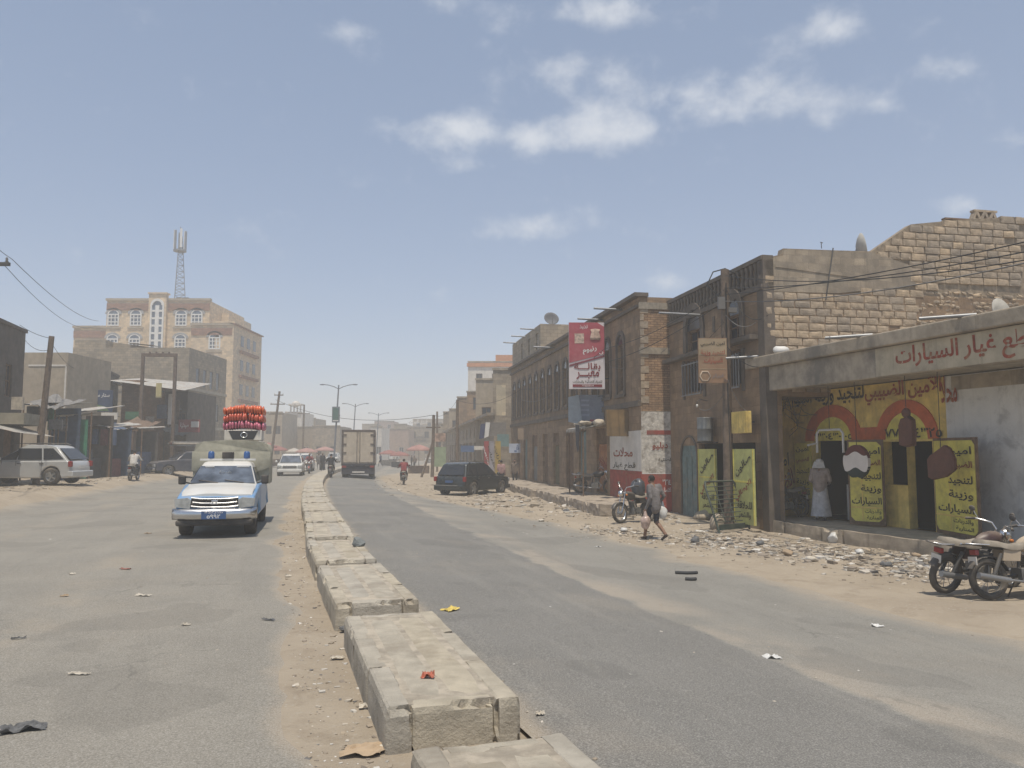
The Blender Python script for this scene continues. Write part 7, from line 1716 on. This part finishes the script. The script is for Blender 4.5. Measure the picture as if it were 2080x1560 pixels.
    if headcloth:
        hc = MB().ell(hd + Vector((0, -.015, .03)), (.112, .118, .10), 14, 10); hc.v = [v if not (v[1] > hd.y + .05 and v[2] < hd.z + .02) else (v[0], hd.y + .05, v[2]) for v in hc.v]
        hc.build('headcloth', headcloth, t)
        dr = MB(); vs = []
        for j in range(4):
            for k in range(7):
                x = -.12 + .04 * k; vs.append((hd.x + x * (1 + .15 * j), hd.y - .10 - .012 * j + .02 * math.cos(k), hd.z + .05 - .06 * j))
        dr.add(vs, [(j * 7 + k, j * 7 + k + 1, (j + 1) * 7 + k + 1, (j + 1) * 7 + k) for j in range(3) for k in range(6)], True); dr.build('headcloth_drape', headcloth, t)
    return t
C_GREY = cl('grey jacket', (.165, .15, .145)); C_NAVY = cl('dark navy', (.025, .028, .042)); C_SANDAL = cl('sandal brown', (.05, .035, .028)); C_WHITE = cl('off white', (.52, .49, .45)); C_PALE = cl('pale beige jacket', (.33, .26, .22)); C_THAWB = cl('white thawb', (.50, .48, .47))
C_BLACK = cl('black', (.02, .02, .022)); C_RED = cl('dull red', (.22, .05, .05)); C_BLUE = cl('dark blue', (.035, .05, .095)); C_BROWN = cl('brown', (.16, .12, .09)); C_PINK = cl('dusty pink', (.33, .2, .19))
# the man walking past the motorcycle
p = on_g(1330, 1097)
wk = person('man in grey jacket and dark knee length trousers walking with plastic bags', (p.x, p.y, gz(p.x, p.y) - .01), head(-.62, .78), pose('walk', hal=(-.27, .04, .80), har=(.29, .02, .98), elr=(.28, -.08, 1.10)), (C_GREY, C_NAVY, C_SANDAL), .015, bare_calf=True, hands=True, jacket=1, scale=.985)
MWk = Matrix.Translation(wk.location) @ wk.rotation_euler.to_matrix().to_4x4()
def crumple(mb, amp, fr=7, sd=0): mb.v = [tuple(Vector(v) + mnoise.noise_vector(Vector(v) * fr + Vector((sd, 0, 0))) * amp) for v in mb.v]; return mb
PL_PINK = mat('pinkish clear plastic bag', (.42, .31, .26), rough=.3, var=.3, scale=14, spec=.5); PL_WHITE = mat('white plastic bag', (.6, .59, .56), rough=.4, var=.08, spec=.4)
def carrier(label, q, r, m, sd):
    t = thing('plastic_bag', label, 'plastic bag', q, 0)
    crumple(MB().ell((0, 0, -.26), (r, r * .75, .17), 14, 10), .03, 9, sd).build('bag', m, t); crumple(MB().cyl((0, 0, -.14), (0, 0, .02), r * .5, .02, 8), .012, 9, sd).build('bag_neck', m, t)
carrier('pinkish clear plastic bag hanging from the walking man hand', MWk @ Vector((-.275, .05, .72)), .13, PL_PINK, 1)
carrier('white plastic bag in the walking man other hand', MWk @ Vector((.31, .0, .93)), .12, PL_WHITE, 5)
# the man in the shop doorway
p = on_z(1668, 1057, -.06)
person('man in white robe and pale jacket facing into the shop doorway', (p.x, p.y, -.062), head(.55, .8), pose('stand', ell=(-.26, .03, 1.08), hal=(-.2, .18, .98), elr=(.26, .03, 1.08), har=(.2, .2, 1.0)), (C_PALE, C_THAWB, C_SANDAL), .016, skirt=(.12, .98, .27, .17, C_THAWB), hands=True, headcloth=C_WHITE, jacket=1)
# two men beside the black car
p = on_g(1018, 990); person('man in pink shirt standing at the black car bonnet', (p.x, p.y, gz(p.x, p.y)), head(.3, 1), pose('stand', hal=(-.2, .2, 1.0)), (C_PINK, C_BLACK, C_SANDAL), .03)
p = on_g(1046, 988); person('man in brown jacket standing under the pale blue sign', (p.x, p.y, gz(p.x, p.y) + .03), head(-.4, -1), pose('stand'), (C_BROWN, C_BLACK, C_SANDAL), .03, jacket=1)
# head seen over the silver car
p = on_g(6, 972); person('person in orange headcloth behind the silver car bonnet', (p.x, p.y + 1.0, gz(p.x, p.y)), head(1, -.3), pose('stand'), (C_WHITE, C_BLACK, C_SANDAL), .03, headcloth=cl('orange headcloth', (.4, .2, .08)))
p = on_g(773, 948); person('far pedestrian crossing in dark clothes right of the truck', (p.x, p.y, gz(p.x, p.y)), head(-1, .2), pose('walk'), (C_BLUE, C_BLACK, C_SANDAL), .045)
p = on_g(647, 955); person('pedestrian in grey standing on the median end', (p.x, p.y, .05), head(.2, -1), pose('stand'), (C_GREY, C_GREY, C_SANDAL), .045)
p = on_g(655, 958); person('pedestrian in dark robe on the median end', (p.x, p.y, .05), head(-.2, -1), pose('stand'), (C_BLACK, C_BLACK, C_SANDAL), .045, skirt=(.1, .95, .26, .17, C_BLACK))
p = on_g(1080, 974)
for k, (px, py, a, bt, lab) in enumerate(((842, 952, C_BROWN, C_BLACK, 'far man standing under the pink parasol'), (836, 950, C_BLACK, C_BLACK, 'far man in black beside the parasol stall'), (800, 945, C_WHITE, C_BLUE, 'far pedestrian in white near the tiny white car'), (548, 940, C_RED, C_BLACK, 'far pedestrian in red by the white cars'), (540, 942, C_BLACK, C_BLUE, 'far pedestrian in black by the white cars'), (206, 942, C_WHITE, C_BLACK, 'stall keeper in white among the parked motorcycles'), (232, 940, C_BLUE, C_BLACK, 'stall keeper in blue at the clothes stall'))):
    p = on_g(px, py); person(lab, (p.x, p.y, gz(p.x, p.y)), random.uniform(0, 6), pose('stand' if k % 2 else 'walk'), (a, bt, C_SANDAL), .045)
# riders
def rider(label_m, label_p, px, py, hd_, tank, mats, vox=.035, headcloth=None):
    p = on_g(px, py); z = gz(p.x, p.y); motorcycle(label_m, (p.x, p.y, z), hd_, tank, 0)
    return person(label_p, (p.x, p.y, z), hd_, pose('ride'), mats, vox, headcloth=headcloth)
rider('motorcycle ridden away by the man in a white shirt', 'rider in white shirt and dark trousers seen from behind', 271, 985, head(-.15, 1), TK_BLACK, (C_WHITE, C_NAVY, C_SANDAL), .028)
rider('red motorcycle coming on beside the median', 'rider on the red motorcycle beside the median', 628, 962, head(.2, -1), TK_RED, (C_RED, C_BLACK, C_SANDAL))
rider('black motorcycle riding off left of the truck', 'rider in black between median and truck', 672, 970, head(-.15, 1), TK_BLACK, (C_BLACK, C_BLACK, C_SANDAL))
rider('loaded motorcycle riding along the dirt right of the truck', 'rider in dull red on the loaded motorcycle', 820, 984, head(-.1, 1), TK_BLACK, (C_RED, C_NAVY, C_SANDAL))
# ================================================================== props
# barred steel bed frame leaning on the pole
a = on_z(1462, 1083, -.36); b_ = on_z(1524, 1077, -.36); 
f = Fr(a.xy, b_.xy); t = thing('bed_frame', 'dark green barred steel bed frame leaning on the wooden pole', 'bed frame', (a.x, a.y, gz(a.x, a.y)), f.rz)
Lw = f.L; zt_ = 1.36; lean = .5
def bp(x, s): return (x, lean * s + .0, zt_ * s)
for x0, s0 in ((0, 1), (Lw, 1)):
    MB().tube([bp(x0, 0), bp(x0, .9), bp(x0 + (.06 if x0 == 0 else -.06), 1)], .03, 6).build('leg', GREEN_ST, t)
MB().tube([bp(.06, 1), bp(Lw - .06, 1)], .03, 6).build('top_rail', GREEN_ST, t)
for k in range(9): MB().cyl(bp(.02, .22 + k * .085), bp(Lw - .02, .22 + k * .085), .014, n=5).build('bar', GREEN_ST, t)
MB().box(0.02, Lw - .02, -.02, .03, .10, .24).build('bottom_rail', GREEN_ST, t)
for x in (.3, .62): MB().cyl(bp(Lw * x, .2), bp(Lw * x, 1), .014, n=5).build('bar', GREEN_ST, t)
# stones and sacks near the pole
SACK = mat('tan stone', (.36, .30, .22), var=.2, scale=6, bump=.6)
for k, (px, py, r, sz, lab) in enumerate(((1432, 1056, .42, .19, 'long pale boulder lying before the salon door'), (1412, 1048, .2, .16, 'small pale boulder beside the long one'), (1456, 1074, .33, .26, 'grey concrete lump by the foot of the pole'))):
    p = on_g(px, py); t = thing('boulder', lab, 'boulder', (p.x, p.y, gz(p.x, p.y)), random.uniform(0, 3)); crumple(MB().ell((0, 0, sz * .6), (r, r * .6, sz), 16, 10), .06, 4, k * 3).build('stone', SACK if k < 2 else CONC_GY, t)
# litter worth naming
def litter(name, label, cat, px, py, mb, m, z=None, rz=None):
    p = on_g(px, py) if z is None else on_z(px, py, z)
    o = mb.build(name, m); o.location = (p.x, p.y, (gz(p.x, p.y) + .012) if z is None else z); o.rotation_euler = (0, 0, random.uniform(0, 6) if rz is None else rz)
    return tag(o, label, cat)
def stone_mb(r, sd):
    mb = MB().ell((0, 0, r * .5), (r, r * .7, r * .55), 7, 5); mb.sm = [False] * len(mb.sm)
    mb.v = [tuple(Vector((v[0], v[1], v[2])) * (1 + .55 * mnoise.noise(Vector(v) * (2.2 / r * .5) + Vector((sd, sd, 0))))) for v in mb.v]; return mb
def scrap(w, l, h, sd, n=10):
    mb = MB(); vs = []
    for i in range(n + 1):
        for j in range(n + 1):
            x, y = (i / n - .5), (j / n - .5); q = mnoise.noise((x * 4 + sd, y * 4, sd * 1.7)); e = 1 + .35 * mnoise.noise((x * 3 + sd * 3, y * 3, 1))
            vs.append((x * w * e, y * l * e, max(0.004, h * (.35 + q + .4 * mnoise.noise((x * 9, y * 9 + sd, 0))))))
    mb.add(vs, [(i * (n + 1) + j, i * (n + 1) + j + 1, (i + 1) * (n + 1) + j + 1, (i + 1) * (n + 1) + j) for i in range(n) for j in range(n)], False); return mb
PAPER = mat('pale paper', (.52, .47, .39), var=.15); CARDB = mat('brown cardboard', (.36, .27, .18), var=.15); RAG = mat('dark rag', (.13, .13, .13), var=.3, scale=14); RED_W = mat('red wrapper', (.50, .17, .11), rough=.4, var=.3, scale=30); YEL_PL = mat('yellow peel', (.6, .46, .12), rough=.5, var=.15, scale=30)
litter('crumpled_wrapper', 'crumpled red and white wrapper on the second median block', 'wrapper', 870, 1376, scrap(.085, .07, .05, 5.2), RED_W, .270)
litter('banana_peel', 'yellow fruit peel on the asphalt beside the median', 'peel', 916, 1241, scrap(.2, .13, .035, 4.1), YEL_PL)
litter('stone_lump', 'dark stone lying on the fourth median block', 'stone', 730, 1112, stone_mb(.13, 5), mat('blue grey stone', (.16, .17, .165), var=.2), .262)
litter('stone_lump', 'small dark stone at the edge of the median strip', 'stone', 699, 1284, stone_mb(.06, 9), RAG)
litter('dark_rag', 'flattened dark rag on the asphalt in the lower corner', 'rag', 45, 1486, scrap(.27, .13, .04, 3.1, 16), RAG)
litter('cardboard_piece', 'torn cardboard piece in the dirt strip by the nearest block', 'cardboard', 740, 1530, scrap(.24, .16, .03, 1.3), CARDB, rz=.1); litter('paper_sheet', 'white paper sheet in the dirt strip by the nearest block', 'paper', 797, 1522, scrap(.13, .12, .02, 9.3), PAPER)
litter('plastic_sheet', 'white plastic scrap alone on the dark asphalt', 'plastic scrap', 1568, 1338, scrap(.15, .1, .03, 3.3), PL_WHITE); litter('plastic_sheet', 'white plastic scrap near the dusty road edge', 'plastic scrap', 1781, 1274, scrap(.13, .1, .03, 5.6), PL_WHITE)
litter('plastic_bag', 'white crumpled bag against the shop platform kerb', 'plastic bag', 1695, 1103, crumple(MB().ell((0, 0, .1), (.16, .13, .13), 12, 8), .06, 8, 4), PL_WHITE); litter('black_bag', 'small black plastic bag in the roadside rubble', 'plastic bag', 1413, 1103, crumple(MB().ell((0, 0, .06), (.13, .1, .09), 12, 8), .05, 8, 8), RAG)
HOSE = mat('black rubber hose', (.05, .05, .05), var=.2)
for (pl, pr, py, lab) in ((1372, 1416, 1167, 'longer curved black hose piece lying on the asphalt'), (1392, 1413, 1180, 'shorter black hose piece lying on the asphalt')):
    a = on_g(pl, py); b = on_g(pr, py); m_ = (a + b) / 2; m_.y -= .04
    tag(MB().tube([v + Vector((0, 0, .035)) for v in (a, a.lerp(m_, .5), m_, m_.lerp(b, .5) + Vector((0, -.01, 0)), b)], .028, 8).build('hose_piece', HOSE), lab, 'hose')
lit = [(545, 1262, .3, .05, RAG, 'dark stick like scrap left of the median dirt'), (572, 1106, .26, .05, RAG, 'thin dark rubber strip near the median'), (300, 1085, .3, .12, CARDB, 'brown and white packet on the oncoming carriageway'), (130, 1213, .18, .1, CARDB, 'flattened beige packet on the oncoming carriageway'), (146, 1168, .14, .1, PAPER, 'small white tissue far left on the asphalt'), (378, 1272, .16, .08, PAPER, 'white paper strip on the asphalt before the pickup'), (585, 1172, .16, .1, PAPER, 'folded paper at the median dirt edge'), (38, 1300, .22, .05, RAG, 'dark stick at the picture edge on the asphalt'), (290, 1212, .4, .1, PAPER, 'smeared white paint mark like scrap on the asphalt'), (160, 1373, .3, .06, PAPER, 'thin white scrap on the near asphalt'), (255, 1158, .3, .1, mat('faded red scrap', (.3, .14, .11)), 'faded red scrap on the oncoming carriageway'), (1097, 1455, .1, .08, PAPER, 'paper scrap beside the block end'), (685, 1340, .2, .1, PAPER, 'bundle of pale scraps in the dirt strip'), (745, 1440, .2, .08, PAPER, 'pale sliver heap in the dirt strip'), (1005, 1020, .5, .2, PAPER, 'white scrap before the black car'), (1215, 1112, .25, .15, PL_WHITE, 'white bag scrap on the road edge by the walker')]
for k, (px, py, w, l, m, lab) in enumerate(lit): litter('litter_scrap', lab, 'litter', px, py, scrap(w * .55, l * .6, .025, k * 2.7 + .5), m, rz=random.uniform(-.4, .4))
# uncountable rubble and litter along the verge
def rubble(name, label, n, sampler, pal, smin, smax, seed, flat=.5):
    random.seed(seed); mb = MB(); cols = []
    base = [(-1, -1, -1), (1, -1, -1), (1, 1, -1), (-1, 1, -1), (-1, -1, 1), (1, -1, 1), (1, 1, 1), (-1, 1, 1)]
    fs = [(0, 3, 2, 1), (4, 5, 6, 7), (0, 1, 5, 4), (1, 2, 6, 5), (2, 3, 7, 6), (3, 0, 4, 7)]
    for _ in range(n):
        X, Y, zz = sampler(); s = smin * (smax / smin) ** (random.random() ** 2.6)
        fl = random.uniform(.25, 1) * flat; a = random.uniform(0, 6.28); c = random.choice(pal); k = random.uniform(.75, 1.2); c = tuple(x * k for x in c)
        sx, sy = s * random.uniform(.6, 1.3), s * random.uniform(.5, 1.1); ca, sa = math.cos(a), math.sin(a); tl = random.uniform(-.35, .35)
        vs = []
        for x, y, z in base:
            j = random.uniform(.6, 1.1); px_, py_ = x * sx * j, y * sy * random.uniform(.6, 1.1)
            vs.append((X + px_ * ca - py_ * sa, Y + px_ * sa + py_ * ca, zz + s * fl * .2 + z * s * fl * random.uniform(.6, 1.1) + px_ * tl * .6))
        mb.add(vs, fs); cols += [c] * 8
    return tag(mb.build(name, RUBM, col=cols), label, None, None, 'stuff')
RUBM = mat('loose stones', (1, 1, 1), attr=True, var=.15, scale=12, rough=.95)
TANS = [(.36, .30, .23), (.30, .25, .19), (.42, .37, .30), (.25, .21, .17), (.45, .42, .37)]; PALE = TANS + TANS + [(.6, .57, .52), (.55, .5, .43), (.5, .44, .36), (.16, .15, .14), (.33, .27, .2)]
def band(px0, px1, f0, f1):
    """a strip of verge between two picture lines that follow the kerb"""
    def s():
        px = random.uniform(px0, px1); t = (px - px0) / (px1 - px0); y0 = f0[0] + (f0[1] - f0[0]) * t; y1 = f1[0] + (f1[1] - f1[0]) * t
        g = max(0, min(1, random.gauss(.5, .23))); p = on_g(px, y0 + (y1 - y0) * g); return p.x, p.y, gz(p.x, p.y)
    return s
rubble('rubble', 'trash and stone rubble below the shop platform', 4200, band(1395, 1960, (1065, 1128), (1110, 1195)), PALE, .007, .1, 1)
rubble('rubble', 'rubble and rags heaped before the black motorcycle', 700, band(1820, 1950, (1112, 1125), (1150, 1180)), PALE + [(.1, .1, .1), (.3, .3, .31)], .015, .075, 2)
rubble('rubble', 'litter line of pale scraps at the walker feet', 1500, band(1180, 1480, (1062, 1085), (1085, 1125)), PALE, .007, .075, 3)
rubble('rubble', 'stones along the broken pavement before the row house', 2200, band(950, 1380, (985, 1030), (1035, 1066)), TANS + [(.6, .56, .5)], .01, .15, 4)
rubble('rubble', 'thin wide spread of pale grit and scraps over the verge', 2600, band(1000, 2000, (1010, 1130), (1075, 1225)), PALE, .005, .05, 15)
rubble('rubble', 'stones scattered over the far dirt verge', 800, band(760, 1010, (955, 985), (1000, 1050)), TANS, .02, .08, 5)
rubble('rubble', 'stones and litter on the dirt by the stalls', 700, band(-60, 400, (968, 952), (1010, 970)), PALE, .02, .10, 6)
def dirtstrip():
    Y = 3.2 + 26 * random.random() ** 1.8; u = -random.uniform(.45, .95) if random.random() < .8 else random.uniform(.45, .7); X = xm(Y) + u; return X, Y, gzu(u) + .0
rubble('rubble', 'grit and small scraps in the dirt strip along the median', 1500, dirtstrip, PALE, .006, .03, 7)
def roadg():
    Y = 3.5 + 30 * random.random() ** 1.5; u = random.uniform(-9, -.9) if random.random() < .55 else random.uniform(.6, 7.5); X = xm(Y) + u; return X, Y, gzu(u) + .006
rubble('gravel', 'sparse grit scattered over the asphalt', 900, roadg, PALE, .004, .018, 8)
# far parasols over market stalls
PA = [mat('faded red parasol', (.26, .11, .095), var=.15), mat('pinkish parasol', (.34, .19, .165), var=.15), mat('pale parasol', (.42, .38, .33), var=.1)]
for k, (px, py, Y, r, m, lab) in enumerate(((563, 911, 95, 1.3, 0, 'small red parasol above the oncoming white car'), (597, 915, 108, 1.1, 2, 'pale parasol beyond the white cars'), (623, 915, 104, 1.5, 1, 'pinkish parasol left of the median end'), (660, 912, 112, 1.5, 1, 'faded parasol before the grey far block'), (790, 919, 108, 1.4, 0, 'red parasol right of the truck at the far end'), (851, 910, 78, 1.25, 1, 'round pink parasol beside the braced pole'), (812, 922, 102, 1.3, 0, 'low red parasol among far stalls'), (545, 905, 90, 1.0, 0, 'red parasol half hidden by the snack load'))):
    q = on_y(px, py, Y); g0 = gz(q.x, Y); t = thing('parasol', lab, 'parasol', (q.x, Y, g0), 0, 'market parasols at the street end'); h = q.z - g0 + .35
    MB().lathe([(.02, h), (r * .5, h - .18), (r * .85, h - .38), (r, h - .5), (r, h - .62)], 12).build('canopy', PA[m], t); MB().cyl((0, 0, -.1), (0, 0, h), .03, n=6).build('pole', STEEL, t)
    MB().box(-1.0, 1.0, -.4, .4, .0, .75).build('stall_table', random.choice(GOODS), t)

random.seed(91)
trash = [('white', PL_WHITE), ('dark', RAG), ('tan', CARDB), ('pale', PAPER)]
spots = [(1480, 1098, 'by the bed frame foot'), (1545, 1108, 'left of the platform crack'), (1600, 1128, 'below the parked platform motorcycle'), (1650, 1140, 'on the outer rubble edge'), (1745, 1125, 'below the round wheel cover'), (1800, 1150, 'on the sandy verge'), (1862, 1132, 'in the rubble heap'), (1895, 1160, 'close to the corner motorcycles'), (1268, 1080, 'behind the walker heel'), (1150, 1040, 'before the pavement step'), (1060, 1018, 'near the black car wheel'), (1100, 1060, 'at the dusty road edge')]
for k, (px, py, wh) in enumerate(spots):
    n, m = trash[k % 4]; r = random.uniform(.05, .1)
    litter('crumpled_trash', n + ' crumpled trash ' + wh, 'litter', px, py, crumple(MB().ell((0, 0, r * .4), (r * 1.3, r, r * .6), 9, 7), r * .55, 13, k * 2.1), m)
# ================================================================== dusty air
hz = MB().box(-470, 470, -60, 940, -1.6, 35)
hm = bpy.data.materials.new('dusty air'); hm.use_nodes = True; hn = hm.node_tree; hn.nodes.clear()
ho = N(hn, 'ShaderNodeOutputMaterial'); hv = N(hn, 'ShaderNodeVolumePrincipled')
hv.inputs['Color'].default_value = (.95, .945, .92, 1); hv.inputs['Density'].default_value = HAZE; hv.inputs['Anisotropy'].default_value = 0
hn.links.new(hv.outputs[0], ho.inputs['Volume'])
tag(hz.build('haze', hm), 'thin pale dust haze hanging over the street', None, None, 'stuff')
